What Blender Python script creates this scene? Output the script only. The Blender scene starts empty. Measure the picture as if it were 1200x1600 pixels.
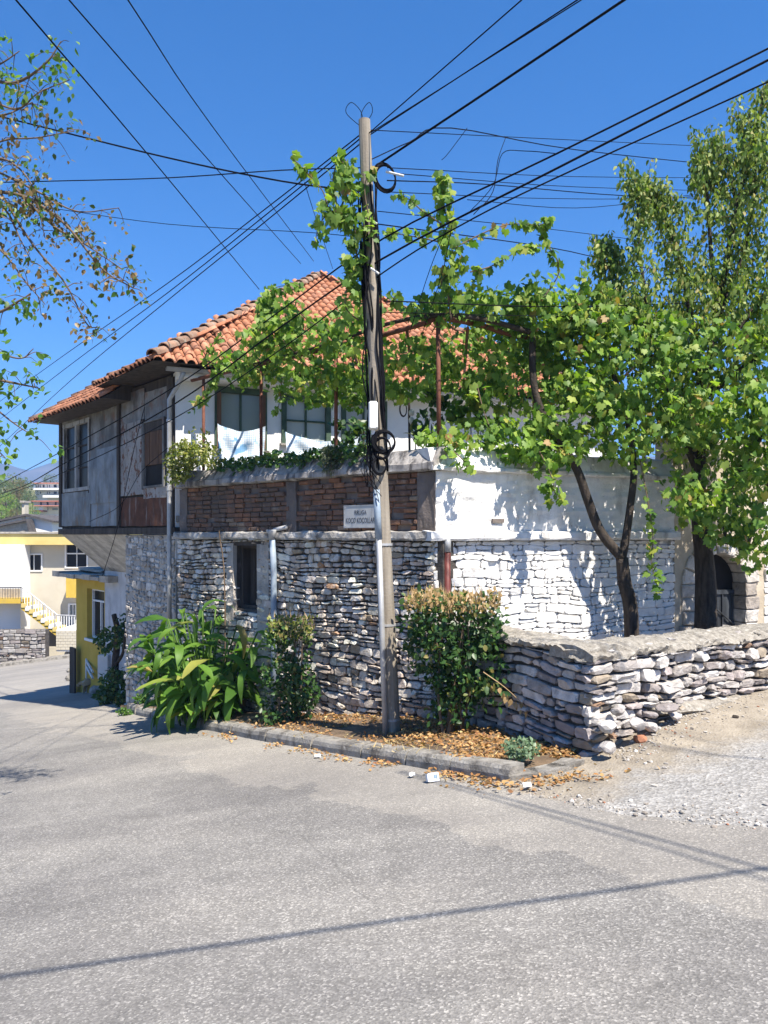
import bpy, math, random
import numpy as np
from mathutils import Vector, Matrix, noise

random.seed(7); np.random.seed(7)
R = random.random
U = random.uniform
sc = bpy.context.scene
COL = sc.collection

# ------------------------------------------------------------------ camera, sky, sun, exposure
EZ = 1.6            # eye height above the road under the camera
HOR, F = 835.0, 1200.0
cam_d = bpy.data.cameras.new('camera'); cam = bpy.data.objects.new('camera', cam_d); COL.objects.link(cam)
cam.location = (0, 0, EZ); cam.rotation_euler = (math.radians(90), 0, 0)
cam_d.sensor_fit = 'VERTICAL'; cam_d.sensor_height = 24; cam_d.sensor_width = 18; cam_d.lens = 18.0
cam_d.shift_y = 35 / 1600; cam_d.clip_start = 0.05; cam_d.clip_end = 6000
sc.camera = cam

SUN_AZ, SUN_EL = math.radians(144), math.radians(57)
SUN = Vector((math.sin(SUN_AZ) * math.cos(SUN_EL), math.cos(SUN_AZ) * math.cos(SUN_EL), math.sin(SUN_EL)))
w = bpy.data.worlds.new('World'); sc.world = w; w.use_nodes = True
nt = w.node_tree; bg = nt.nodes['Background']
sky = nt.nodes.new('ShaderNodeTexSky'); sky.sky_type = 'NISHITA'; sky.sun_disc = False
sky.sun_elevation = SUN_EL; sky.sun_rotation = SUN_AZ
sky.air_density = 1.0; sky.dust_density = 0.0; sky.ozone_density = 10.0; sky.altitude = 1000
hs = nt.nodes.new('ShaderNodeHueSaturation'); hs.inputs['Saturation'].default_value = 1.24
nt.links.new(sky.outputs[0], hs.inputs['Color']); nt.links.new(hs.outputs[0], bg.inputs[0]); bg.inputs[1].default_value = 0.088
sd = bpy.data.lights.new('sun', 'SUN'); sd.energy = 5.0; sd.angle = math.radians(0.53); sd.color = (1.0, 0.93, 0.82)
so = bpy.data.objects.new('sun', sd); COL.objects.link(so); so.location = (20, -20, 40)
so.rotation_euler = SUN.to_track_quat('Z', 'Y').to_euler()
vs = sc.view_settings; vs.view_transform = 'Standard'; vs.look = 'None'; vs.exposure = 1.24; vs.gamma = 1; vs.use_curve_mapping = False
sc.cycles.max_bounces = 6; sc.cycles.diffuse_bounces = 2; sc.cycles.glossy_bounces = 2
sc.cycles.transmission_bounces = 4; sc.cycles.transparent_max_bounces = 6; sc.cycles.volume_bounces = 0

# ------------------------------------------------------------------ helpers: space
def P(px, py, D):
    """a point seen in the photograph at distance D (metres ahead of the camera)"""
    return Vector(((px - 600) / F * D, D, EZ + (HOR - py) / F * D))

def sstep(a, b, x):
    t = min(1, max(0, (x - a) / (b - a))); return t * t * (3 - 2 * t)

def G(x, y):
    """height of the ground"""
    p = 0.1155 * x - 0.0736 * y
    p = max(-8.0, min(2.2, p))
    r = math.hypot(x, y)
    wgt = sstep(48, 80, r)
    far = -8 + 24 * sstep(70, 250, r) + 30 * sstep(260, 900, r)
    return p * (1 - wgt) + far * wgt

def nz(x, y, z=0.0, s=1.0):
    return noise.noise(Vector((x * s, y * s, z * s)))

class Wall:
    """a vertical plane: origin, direction along it, outward normal"""
    def __init__(self, o, d, flip=1):
        self.o = Vector((o[0], o[1])); self.d = Vector(d).normalized()
        self.n = Vector((self.d.y, -self.d.x)) * flip
    def pt(self, s, z, out=0.0):
        q = self.o + self.d * s + self.n * out
        return Vector((q.x, q.y, z))
    def hit(self, px, py, out=0.0):
        k = (px - 600) / F
        o = self.o + self.n * out
        s = -(o.x - k * o.y) / (self.d.x - k * self.d.y)
        D = (o + self.d * s).y
        return s, EZ + (HOR - py) / F * D
    def rect(self, x0, y0, x1, y1, out=0.0):
        ym = 0.5 * (y0 + y1); xm = 0.5 * (x0 + x1)
        sa = self.hit(x0, ym, out)[0]; sb = self.hit(x1, ym, out)[0]
        za = self.hit(xm, y0, out)[1]; zb = self.hit(xm, y1, out)[1]
        return min(sa, sb), max(sa, sb), min(za, zb), max(za, zb)

# ------------------------------------------------------------------ helpers: objects
ORG = {}
def put(o, parent, world):
    world = Vector(world)
    if parent is not None:
        o.parent = parent; o.location = world - ORG[parent.name]
    else:
        o.location = world
    COL.objects.link(o); ORG[o.name] = world
    return o

def thing(name, label, cat, loc, group=None):
    o = bpy.data.objects.new(name, None); o.empty_display_size = 0.2
    put(o, None, loc); o['label'] = label; o['category'] = cat
    if group: o['group'] = group
    return o

def tag(o, label, cat, group=None):
    o['label'] = label; o['category'] = cat
    if group: o['group'] = group
    return o

def mk(name, vf, mat, parent=None, smooth=False, kind=None, origin=None):
    verts, faces = (vf.v, vf.f) if isinstance(vf, MB) else vf
    A = np.array([tuple(v) for v in verts], dtype=float)
    if origin is None:
        lo, hi = A.min(0), A.max(0)
        origin = ((lo[0] + hi[0]) / 2, (lo[1] + hi[1]) / 2, lo[2])
    A = A - np.array(tuple(origin))
    me = bpy.data.meshes.new(name)
    me.from_pydata(A.tolist(), [], faces)
    if smooth: me.polygons.foreach_set('use_smooth', [True] * len(me.polygons))
    me.materials.append(mat)
    o = bpy.data.objects.new(name, me)
    if kind: o['kind'] = kind
    return put(o, parent, origin)

def mk_np(name, V, T, mat, parent=None, smooth=False, kind=None, origin=None):
    """big triangle meshes straight from numpy"""
    if origin is None:
        lo, hi = V.min(0), V.max(0); origin = ((lo[0] + hi[0]) / 2, (lo[1] + hi[1]) / 2, lo[2])
    V = V - np.array(tuple(origin))
    me = bpy.data.meshes.new(name)
    me.vertices.add(len(V)); me.vertices.foreach_set('co', V.astype(np.float32).ravel())
    me.loops.add(T.size); me.loops.foreach_set('vertex_index', T.astype(np.int32).ravel())
    me.polygons.add(len(T)); me.polygons.foreach_set('loop_start', np.arange(0, T.size, 3, dtype=np.int32))
    me.update(calc_edges=True)
    if smooth: me.polygons.foreach_set('use_smooth', np.ones(len(T), dtype=bool))
    me.materials.append(mat)
    o = bpy.data.objects.new(name, me)
    if kind: o['kind'] = kind
    return put(o, parent, origin)

class MB:
    def __init__(self): self.v = []; self.f = []
    def add(self, verts, faces):
        n = len(self.v); self.v += [Vector(q) for q in verts]; self.f += [tuple(i + n for i in f) for f in faces]
        return self
    def hexa(self, p):       # 8 corners: bottom 0-3 ccw, top 4-7
        return self.add(p, [(3, 2, 1, 0), (4, 5, 6, 7), (0, 1, 5, 4), (1, 2, 6, 5), (2, 3, 7, 6), (3, 0, 4, 7)])
    def box(self, a, b):
        (x0, y0, z0), (x1, y1, z1) = a, b
        return self.hexa([(x0, y0, z0), (x1, y0, z0), (x1, y1, z0), (x0, y1, z0), (x0, y0, z1), (x1, y0, z1), (x1, y1, z1), (x0, y1, z1)])
    def wbox(self, W, s0, s1, z0, z1, o0, o1):
        return self.hexa([W.pt(s0, z0, o1), W.pt(s1, z0, o1), W.pt(s1, z0, o0), W.pt(s0, z0, o0),
                          W.pt(s0, z1, o1), W.pt(s1, z1, o1), W.pt(s1, z1, o0), W.pt(s0, z1, o0)])
    def tube(self, pts, rad, seg=8, cap=True):
        pts = [Vector(p) for p in pts]
        n = len(pts); base = len(self.v)
        if not hasattr(rad, '__len__'): rad = [rad] * n
        up = None
        for i, p in enumerate(pts):
            t = (pts[min(n - 1, i + 1)] - pts[max(0, i - 1)]).normalized()
            if up is None:
                up = Vector((0, 0, 1)) if abs(t.z) < 0.9 else Vector((1, 0, 0))
            a = t.cross(up).normalized(); b = a.cross(t).normalized(); up = b
            for k in range(seg):
                an = 2 * math.pi * k / seg
                self.v.append(p + (a * math.cos(an) + b * math.sin(an)) * rad[i])
        for i in range(n - 1):
            for k in range(seg):
                k2 = (k + 1) % seg
                self.f.append((base + i * seg + k, base + i * seg + k2, base + (i + 1) * seg + k2, base + (i + 1) * seg + k))
        if cap:
            self.f.append(tuple(base + k for k in reversed(range(seg))))
            self.f.append(tuple(base + (n - 1) * seg + k for k in range(seg)))
        return self

def catmull(pts, sub=6):
    pts = [Vector(p) for p in pts]
    if len(pts) < 3: return pts
    q = [pts[0] * 2 - pts[1]] + pts + [pts[-1] * 2 - pts[-2]]
    out = []
    for i in range(1, len(q) - 2):
        for j in range(sub):
            t = j / sub
            out.append(0.5 * ((2 * q[i]) + (q[i + 1] - q[i - 1]) * t + (2 * q[i - 1] - 5 * q[i] + 4 * q[i + 1] - q[i + 2]) * t * t
                              + (3 * q[i] - q[i - 1] - 3 * q[i + 1] + q[i + 2]) * t ** 3))
    out.append(pts[-1]); return out

# ------------------------------------------------------------------ helpers: materials
def srgb(r, g, b):
    return tuple((c / 255 / 12.92 if c <= 10 else ((c / 255 + 0.055) / 1.055) ** 2.4) for c in (r, g, b))

class Mt:
    def __init__(self, name):
        self.m = bpy.data.materials.new(name); self.m.use_nodes = True
        self.t = self.m.node_tree; self.b = self.t.nodes['Principled BSDF']
        self.geo = None
    def n(self, ty, **kw):
        o = self.t.nodes.new(ty)
        for k, v in kw.items(): setattr(o, k, v)
        return o
    def l(self, a, b): self.t.links.new(a, b)
    def pos(self, scale=(1, 1, 1)):
        if self.geo is None: self.geo = self.n('ShaderNodeNewGeometry')
        mp = self.n('ShaderNodeMapping'); mp.inputs['Scale'].default_value = scale
        self.l(self.geo.outputs['Position'], mp.inputs['Vector']); return mp.outputs[0]
    def noise(self, scale, detail=4, rough=0.55, vec=(1, 1, 1), dist=0.0):
        o = self.n('ShaderNodeTexNoise'); o.inputs['Scale'].default_value = scale; o.inputs['Detail'].default_value = detail
        o.inputs['Roughness'].default_value = rough; o.inputs['Distortion'].default_value = dist
        self.l(self.pos(vec), o.inputs['Vector']); return o.outputs['Fac']
    def ramp(self, fac, stops, interp='LINEAR'):
        o = self.n('ShaderNodeValToRGB'); e = o.color_ramp.elements; o.color_ramp.interpolation = interp
        while len(e) < len(stops): e.new(0.5)
        for i, (p, c) in enumerate(stops):
            e[i].position = p; e[i].color = (*c, 1) if len(c) == 3 else c
        self.l(fac, o.inputs[0]); return o.outputs[0]
    def mix(self, fac, a, b, mode='MIX'):
        o = self.n('ShaderNodeMix'); o.data_type = 'RGBA'; o.blend_type = mode
        for s, v in ((o.inputs[0], fac), (o.inputs[6], a), (o.inputs[7], b)):
            if hasattr(v, 'links') or hasattr(v, 'is_linked'): self.l(v, s)
            elif isinstance(v, (int, float)): s.default_value = v
            else: s.default_value = (*v, 1)
        return o.outputs[2]
    def rnd(self):
        oi = self.n('ShaderNodeObjectInfo')
        if self.geo is None: self.geo = self.n('ShaderNodeNewGeometry')
        a = self.n('ShaderNodeMath', operation='ADD'); self.l(oi.outputs['Random'], a.inputs[0]); self.l(self.geo.outputs['Random Per Island'], a.inputs[1])
        f = self.n('ShaderNodeMath', operation='FRACT'); self.l(a.outputs[0], f.inputs[0]); return f.outputs[0]
    def value(self, col, fac, lo, hi):
        mr = self.n('ShaderNodeMapRange'); mr.inputs[3].default_value = lo; mr.inputs[4].default_value = hi; self.l(fac, mr.inputs[0])
        h = self.n('ShaderNodeHueSaturation'); self.l(col, h.inputs['Color']); self.l(mr.outputs[0], h.inputs['Value']); return h.outputs[0]
    def bump(self, fac, strength, dist=0.02, prev=None):
        o = self.n('ShaderNodeBump'); o.inputs['Strength'].default_value = strength; o.inputs['Distance'].default_value = dist
        self.l(fac, o.inputs['Height'])
        if prev is not None: self.l(prev, o.inputs['Normal'])
        return o.outputs[0]

def surf(name, stops, scale=6, detail=5, rough=0.85, bump=0.4, bscale=40, bdist=0.01, rnd=0.0, dirt=(), metal=0.0, spec=0.3, vec=(1, 1, 1), palette=None):
    """noise ramp + per-piece variation + overlaid stains + fine relief"""
    k = Mt(name)
    if palette:
        c = k.ramp(k.rnd(), palette, 'CONSTANT')
        nn = k.ramp(k.noise(scale, detail, vec=vec), [(0.25, (0.62, 0.62, 0.62)), (0.75, (1.25, 1.25, 1.25))])
        c = k.mix(1.0, c, nn, 'MULTIPLY')
    else:
        c = k.ramp(k.noise(scale, detail, vec=vec), stops)
    if rnd: c = k.value(c, k.rnd(), 1 - rnd, 1 + rnd)
    for (dc, ds, lo, hi, amt, dv) in dirt:
        f = k.ramp(k.noise(ds, 6, 0.65, vec=dv), [(lo, (0, 0, 0)), (hi, (amt, amt, amt))])
        c = k.mix(f, c, dc)
    k.l(c, k.b.inputs['Base Color']); k.b.inputs['Roughness'].default_value = rough
    k.b.inputs['Metallic'].default_value = metal; k.b.inputs['Specular IOR Level'].default_value = spec
    if bump: k.l(k.bump(k.noise(bscale, 6, 0.65), bump, bdist), k.b.inputs['Normal'])
    return k.m

def leaf_mat(name, stops, trans=0.35, rough=0.45, spec=0.4, tcol=1.5):
    k = Mt(name)
    c = k.ramp(k.rnd(), stops)
    c = k.mix(1.0, c, k.ramp(k.noise(3.0, 3), [(0.3, (0.75, 0.75, 0.75)), (0.7, (1.2, 1.2, 1.2))]), 'MULTIPLY')
    k.l(c, k.b.inputs['Base Color']); k.b.inputs['Roughness'].default_value = rough; k.b.inputs['Specular IOR Level'].default_value = spec
    tr = k.n('ShaderNodeBsdfTranslucent')
    tc = k.mix(1.0, c, (tcol, tcol * 1.12, tcol * 0.35), 'MULTIPLY'); k.l(tc, tr.inputs[0])
    mx = k.n('ShaderNodeMixShader'); mx.inputs[0].default_value = trans
    k.l(k.b.outputs[0], mx.inputs[1]); k.l(tr.outputs[0], mx.inputs[2])
    k.l(mx.outputs[0], k.t.nodes['Material Output'].inputs[0]); return k.m

V1 = (1, 1, 1); VS = (1, 1, 0.18)       # streaks run down
m = {}
def asphalt():
    k = Mt('asphalt')
    vo = k.n('ShaderNodeTexVoronoi'); vo.inputs['Scale'].default_value = 105; k.l(k.pos(), vo.inputs['Vector'])
    sep = k.n('ShaderNodeSeparateColor'); k.l(vo.outputs['Color'], sep.inputs[0])
    agg = k.ramp(sep.outputs[0], [(0.0, (0.155, 0.150, 0.144)), (0.5, (0.208, 0.202, 0.193)), (0.85, (0.26, 0.252, 0.24)), (1.0, (0.40, 0.388, 0.366))])
    big = k.ramp(k.noise(0.42, 5, 0.6, vec=(0.7, 1.1, 1)), [(0.34, (0.80, 0.79, 0.785)), (0.52, (1.0, 0.985, 0.96)), (0.68, (1.18, 1.15, 1.10))])
    c = k.mix(1.0, agg, big, 'MULTIPLY')
    mid = k.ramp(k.noise(4.0, 6, 0.7), [(0.3, (0.86, 0.86, 0.86)), (0.7, (1.1, 1.1, 1.1))]); c = k.mix(1.0, c, mid, 'MULTIPLY')
    trk = k.ramp(k.noise(0.30, 4, 0.55, vec=(0.9, 2.6, 1), dist=0.6), [(0.40, (0.87, 0.86, 0.855)), (0.56, (1.05, 1.04, 1.02))]); c = k.mix(1.0, c, trk, 'MULTIPLY')
    oil = k.ramp(k.noise(1.7, 4, 0.5), [(0.66, (0, 0, 0)), (0.76, (0.28, 0.28, 0.28))]); c = k.mix(oil, c, (0.085, 0.08, 0.075))
    # worn pale strip along the kerb: older, dustier surfacing with an uneven edge
    sx = k.n('ShaderNodeSeparateXYZ'); k.l(k.geo.outputs['Position'], sx.inputs[0])
    a1 = k.n('ShaderNodeMath', operation='MULTIPLY_ADD'); k.l(sx.outputs[0], a1.inputs[0]); a1.inputs[1].default_value = 0.79; a1.inputs[2].default_value = -4.15
    a2 = k.n('ShaderNodeMath', operation='MULTIPLY_ADD'); k.l(sx.outputs[1], a2.inputs[0]); a2.inputs[1].default_value = 0.613; k.l(a1.outputs[0], a2.inputs[2])
    nn = k.noise(1.1, 5, 0.6)
    a3 = k.n('ShaderNodeMath', operation='MULTIPLY_ADD'); k.l(nn, a3.inputs[0]); a3.inputs[1].default_value = 1.6; k.l(a2.outputs[0], a3.inputs[2])
    st = k.ramp(a3.outputs[0], [(0.0, (0, 0, 0)), (0.05, (0.75, 0.75, 0.75)), (1.0, (0.9, 0.9, 0.9))])
    pale = k.mix(1.0, c, (1.32, 1.27, 1.19), 'MULTIPLY')
    pale = k.mix(0.35, pale, (0.27, 0.258, 0.238))
    c = k.mix(st, c, pale)
    # hairline cracks
    v2 = k.n('ShaderNodeTexVoronoi', feature='DISTANCE_TO_EDGE'); v2.inputs['Scale'].default_value = 0.42
    mpn = k.n('ShaderNodeVectorMath', operation='MULTIPLY_ADD'); nc = k.n('ShaderNodeTexNoise'); nc.inputs['Scale'].default_value = 2.2; nc.inputs['Detail'].default_value = 6
    k.l(k.pos(), nc.inputs['Vector']); k.l(nc.outputs['Color'], mpn.inputs[0]); mpn.inputs[1].default_value = (0.22, 0.22, 0); k.l(k.pos(), mpn.inputs[2])
    k.l(mpn.outputs[0], v2.inputs['Vector'])
    cr = k.ramp(v2.outputs['Distance'], [(0.0, (1, 1, 1)), (0.0035, (0, 0, 0))])
    pm = k.ramp(k.noise(0.4, 2), [(0.44, (0, 0, 0)), (0.58, (0.28, 0.28, 0.28))])
    c = k.mix(k.mix(1.0, cr, pm, 'MULTIPLY'), c, (0.05, 0.05, 0.05))
    k.l(c, k.b.inputs['Base Color']); k.b.inputs['Roughness'].default_value = 0.85; k.b.inputs['Specular IOR Level'].default_value = 0.3
    b1 = k.bump(vo.outputs['Distance'], 0.4, 0.004); k.l(k.bump(k.noise(14, 5, 0.6), 0.25, 0.01, b1), k.b.inputs['Normal'])
    return k.m
m['asphalt'] = asphalt()
def driveway_mat():
    k = Mt('driveway_dirt')
    vo = k.n('ShaderNodeTexVoronoi'); vo.inputs['Scale'].default_value = 48; k.l(k.pos(), vo.inputs['Vector'])
    sep = k.n('ShaderNodeSeparateColor'); k.l(vo.outputs['Color'], sep.inputs[0])
    grav = k.ramp(sep.outputs[0], [(0.0, (0.23, 0.222, 0.21)), (0.5, (0.295, 0.285, 0.27)), (1.0, (0.42, 0.41, 0.39))])
    dust = k.ramp(k.noise(5, 6, 0.65), [(0.3, (0.245, 0.205, 0.155)), (0.7, (0.33, 0.285, 0.22))])
    sx = k.n('ShaderNodeSeparateXYZ'); k.l(k.geo.outputs['Position'], sx.inputs[0])
    a1 = k.n('ShaderNodeMath', operation='MULTIPLY_ADD'); k.l(sx.outputs[0], a1.inputs[0]); a1.inputs[1].default_value = -0.53; a1.inputs[2].default_value = -4.0
    a2 = k.n('ShaderNodeMath', operation='MULTIPLY_ADD'); k.l(sx.outputs[1], a2.inputs[0]); a2.inputs[1].default_value = 0.848; k.l(a1.outputs[0], a2.inputs[2])
    a3 = k.n('ShaderNodeMath', operation='MULTIPLY_ADD'); k.l(k.noise(1.4, 6, 0.65), a3.inputs[0]); a3.inputs[1].default_value = 1.7; k.l(a2.outputs[0], a3.inputs[2])
    f = k.ramp(a3.outputs[0], [(0.35, (0.08, 0.08, 0.08)), (0.8, (0.9, 0.9, 0.9))])
    c = k.mix(f, grav, dust)
    c = k.mix(1.0, c, k.ramp(k.noise(2.5, 6), [(0.3, (0.85, 0.85, 0.85)), (0.7, (1.1, 1.1, 1.1))]), 'MULTIPLY')
    k.l(c, k.b.inputs['Base Color']); k.b.inputs['Roughness'].default_value = 0.95; k.b.inputs['Specular IOR Level'].default_value = 0.15
    b1 = k.bump(vo.outputs['Distance'], 0.5, 0.012); k.l(k.bump(k.noise(9, 6, 0.65), 0.5, 0.03, b1), k.b.inputs['Normal'])
    return k.m
m['drive'] = driveway_mat()
m['ground'] = surf('dry_ground', [(0.3, (0.12, 0.14, 0.05)), (0.5, (0.20, 0.19, 0.09)), (0.7, (0.28, 0.24, 0.14))], scale=0.3, bscale=3, bdist=0.1)
m['soil'] = surf('soil', [(0.3, (0.10, 0.07, 0.045)), (0.7, (0.24, 0.17, 0.11))], scale=5, bscale=30, bump=0.8, bdist=0.03, rough=0.95)
m['concrete'] = surf('old_concrete', [(0.3, (0.21, 0.195, 0.17)), (0.7, (0.38, 0.355, 0.315))], scale=9, bscale=45, bump=0.9, bdist=0.02,
                     dirt=[((0.075, 0.066, 0.056), 5, 0.48, 0.64, 0.8, V1), ((0.46, 0.43, 0.38), 18, 0.60, 0.68, 0.6, V1)])
m['coping'] = surf('weathered_coping', [(0.3, (0.23, 0.21, 0.20)), (0.7, (0.50, 0.47, 0.44))], scale=6, bscale=50, bump=0.8, bdist=0.015,
                   dirt=[((0.055, 0.05, 0.05), 9, 0.46, 0.62, 0.85, (1, 1, 0.12)), ((0.34, 0.33, 0.27), 14, 0.62, 0.7, 0.6, V1)])
m['whitewash'] = surf('whitewash', [(0.3, (0.66, 0.645, 0.62)), (0.7, (0.80, 0.785, 0.76))], scale=7, bscale=26, bump=0.7, bdist=0.02,
                      dirt=[((0.36, 0.32, 0.28), 3.5, 0.56, 0.70, 0.7, (1, 1, 0.4)), ((0.24, 0.21, 0.18), 16, 0.64, 0.71, 0.7, V1)])
m['white_coping'] = surf('white_coping', [(0.3, (0.62, 0.60, 0.58)), (0.7, (0.82, 0.81, 0.79))], scale=7, bscale=40, bump=0.7, bdist=0.015,
                         dirt=[((0.16, 0.15, 0.14), 7, 0.54, 0.68, 0.75, (1, 1, 0.2))])
STP = [(0.0, (0.38, 0.345, 0.32)), (0.16, (0.50, 0.465, 0.435)), (0.34, (0.30, 0.265, 0.25)), (0.46, (0.58, 0.545, 0.51)), (0.66, (0.42, 0.37, 0.355)), (0.82, (0.33, 0.275, 0.21)), (0.87, (0.62, 0.59, 0.56)), (0.975, (0.28, 0.18, 0.12))]
m['old_stone'] = surf('old_grey_stone', None, palette=[(p_, tuple(c_ * 0.62 for c_ in q_)) for p_, q_ in STP], scale=5, bump=0.6, bscale=20)
m['ledge'] = surf('lime_streaked_ledge', [(0.3, (0.27, 0.25, 0.225)), (0.7, (0.46, 0.435, 0.40))], scale=7, bscale=45, bump=0.9, bdist=0.02, dirt=[((0.62, 0.60, 0.57), 4, 0.52, 0.62, 0.8, V1), ((0.08, 0.07, 0.06), 6, 0.54, 0.66, 0.8, V1)])
m['stone'] = surf('limestone', None, palette=STP, scale=9, bscale=32, bump=0.9, bdist=0.02, rough=0.9,
                  dirt=[((0.13, 0.12, 0.12), 6, 0.54, 0.7, 0.6, V1), ((0.66, 0.65, 0.63), 5, 0.60, 0.68, 0.6, V1)])
m['limed_stone'] = surf('limed_limestone', None, palette=[(p_, tuple(min(0.74, c_ * k_) for c_, k_ in zip(q_, (1.30, 1.22, 1.09)))) for p_, q_ in STP], scale=9, bscale=34, bump=1.0, bdist=0.02, rough=0.9,
                  dirt=[((0.17, 0.14, 0.115), 4, 0.50, 0.66, 0.75, V1), ((0.72, 0.69, 0.64), 3.2, 0.52, 0.60, 0.8, V1), ((0.74, 0.71, 0.66), 13, 0.60, 0.66, 0.6, V1)])
m['pier_stone'] = surf('limewashed_stone', None, palette=[(0, (0.46, 0.42, 0.375)), (0.3, (0.58, 0.535, 0.48)), (0.6, (0.37, 0.325, 0.285)), (0.8, (0.66, 0.615, 0.56))], scale=9, bscale=30, bump=0.9, bdist=0.02, rough=0.9,
                  dirt=[((0.2, 0.18, 0.165), 5, 0.54, 0.7, 0.6, V1)])
m['mortar'] = surf('old_mortar', [(0.3, (0.045, 0.04, 0.036)), (0.7, (0.12, 0.105, 0.092))], scale=7, bscale=25, bump=0.9, bdist=0.03, rough=0.95)
m['pier_plaster'] = surf('pier_plaster', [(0.3, (0.36, 0.325, 0.285)), (0.7, (0.54, 0.495, 0.445))], scale=4, bscale=25, bump=0.8, bdist=0.03,
                         dirt=[((0.20, 0.185, 0.17), 3, 0.5, 0.66, 0.7, (1, 1, 0.5))])
m['white_stone'] = surf('whitewashed_stone', [(0.3, (0.66, 0.645, 0.62)), (0.7, (0.80, 0.785, 0.76))], scale=7, bscale=22, bump=0.8, bdist=0.02, rnd=0.07,
                        dirt=[((0.36, 0.32, 0.285), 4, 0.58, 0.72, 0.6, V1), ((0.20, 0.175, 0.155), 15, 0.66, 0.72, 0.7, V1)])
m['brick'] = surf('old_brick', None, palette=[(0, (0.20, 0.10, 0.062)), (0.2, (0.155, 0.088, 0.062)), (0.42, (0.24, 0.118, 0.07)), (0.6, (0.17, 0.105, 0.077)), (0.82, (0.28, 0.138, 0.078)), (0.95, (0.30, 0.215, 0.15))],
                  scale=12, bscale=50, bump=0.8, bdist=0.01, dirt=[((0.11, 0.085, 0.07), 2.2, 0.42, 0.60, 0.8, (1, 1, 0.5)), ((0.34, 0.28, 0.23), 6, 0.60, 0.70, 0.55, V1)])  # grime, deepened so the colour also carries the shade on the brick band
m['brick_mortar'] = surf('brick_mortar', [(0.3, (0.13, 0.105, 0.09)), (0.7, (0.21, 0.17, 0.145))], scale=8, bscale=40, bump=0.7,
                         dirt=[((0.07, 0.06, 0.058), 3.5, 0.5, 0.65, 0.7, V1)])
m['dark_plaster'] = surf('dark_plaster', [(0.3, (0.10, 0.082, 0.072)), (0.7, (0.21, 0.175, 0.155))], scale=4, bscale=30, bump=0.7, bdist=0.02,
                         dirt=[((0.5, 0.48, 0.46), 7, 0.62, 0.7, 0.7, (1, 1, 0.4))])
m['plaster'] = surf('white_plaster', [(0.3, (0.74, 0.735, 0.72)), (0.7, (0.82, 0.815, 0.80))], scale=3, bscale=60, bump=0.2,
                    dirt=[((0.5, 0.48, 0.45), 3, 0.62, 0.8, 0.5, VS)])
m['blue_plaster'] = surf('faded_plaster', [(0.3, (0.42, 0.43, 0.45)), (0.7, (0.60, 0.60, 0.61))], scale=3, bscale=30, bump=0.5,
                         dirt=[((0.25, 0.23, 0.22), 4, 0.55, 0.7, 0.7, VS)])
m['tin'] = surf('weathered_tin', [(0.3, (0.15, 0.145, 0.14)), (0.7, (0.29, 0.28, 0.265))], scale=3, rough=0.6, bump=0.25, bscale=12, spec=0.4,
                dirt=[((0.05, 0.042, 0.036), 2.2, 0.42, 0.62, 0.85, (1, 1, 0.5)), ((0.16, 0.075, 0.04), 3.5, 0.54, 0.66, 0.8, V1)])
m['rusty_tin'] = surf('rusty_tin', [(0.3, (0.24, 0.225, 0.21)), (0.7, (0.38, 0.355, 0.33))], scale=3, rough=0.75, bump=0.35, bscale=18,
                      dirt=[((0.14, 0.05, 0.022), 6, 0.53, 0.60, 0.95, V1), ((0.17, 0.065, 0.03), 22, 0.60, 0.66, 0.9, V1), ((0.07, 0.05, 0.045), 7, 0.55, 0.68, 0.8, VS)])
m['rust_sheet'] = surf('rust_sheet', [(0.3, (0.075, 0.03, 0.018)), (0.7, (0.16, 0.065, 0.035))], scale=5, rough=0.85, bump=0.35, bscale=22,
                       dirt=[((0.24, 0.20, 0.18), 7, 0.55, 0.64, 0.8, VS), ((0.06, 0.045, 0.04), 6, 0.55, 0.7, 0.8, VS)])
m['blue_tin'] = surf('bluish_tin', [(0.3, (0.13, 0.155, 0.185)), (0.7, (0.25, 0.28, 0.31))], scale=2.5, rough=0.55, bump=0.2, bscale=10, spec=0.4,
                     dirt=[((0.045, 0.045, 0.048), 2.2, 0.44, 0.66, 0.85, (1, 1, 0.45)), ((0.17, 0.095, 0.05), 4, 0.56, 0.66, 0.8, (1, 1, 0.35))])
m['dark_wood'] = surf('dark_wood', [(0.3, (0.035, 0.028, 0.024)), (0.7, (0.085, 0.07, 0.06))], scale=10, vec=(1, 1, 0.1), bump=0.4, bscale=30)
m['plank'] = surf('grey_plank', [(0.3, (0.36, 0.335, 0.30)), (0.7, (0.56, 0.53, 0.48))], scale=14, vec=(0.25, 0.25, 1.0), bump=0.4, bscale=30, rnd=0.18,
                  dirt=[((0.11, 0.10, 0.09), 4, 0.55, 0.7, 0.6, V1)])
m['brown_board'] = surf('brown_board', [(0.3, (0.09, 0.045, 0.025)), (0.7, (0.18, 0.10, 0.06))], scale=8, vec=(1, 1, 0.12), bump=0.3, bscale=25,
                        dirt=[((0.06, 0.04, 0.03), 5, 0.5, 0.68, 0.7, VS)])
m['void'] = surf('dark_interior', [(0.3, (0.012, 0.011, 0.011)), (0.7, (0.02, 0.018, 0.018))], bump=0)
m['tile'] = surf('terracotta', None, palette=[(0, (0.46, 0.195, 0.105)), (0.25, (0.50, 0.22, 0.125)), (0.5, (0.43, 0.18, 0.095)), (0.72, (0.53, 0.25, 0.15)), (0.94, (0.36, 0.17, 0.105))],
                 scale=8, bscale=60, bump=0.3, rough=0.85, dirt=[((0.22, 0.15, 0.11), 3, 0.58, 0.74, 0.6, V1), ((0.10, 0.085, 0.07), 9, 0.66, 0.74, 0.6, V1)])
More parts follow.
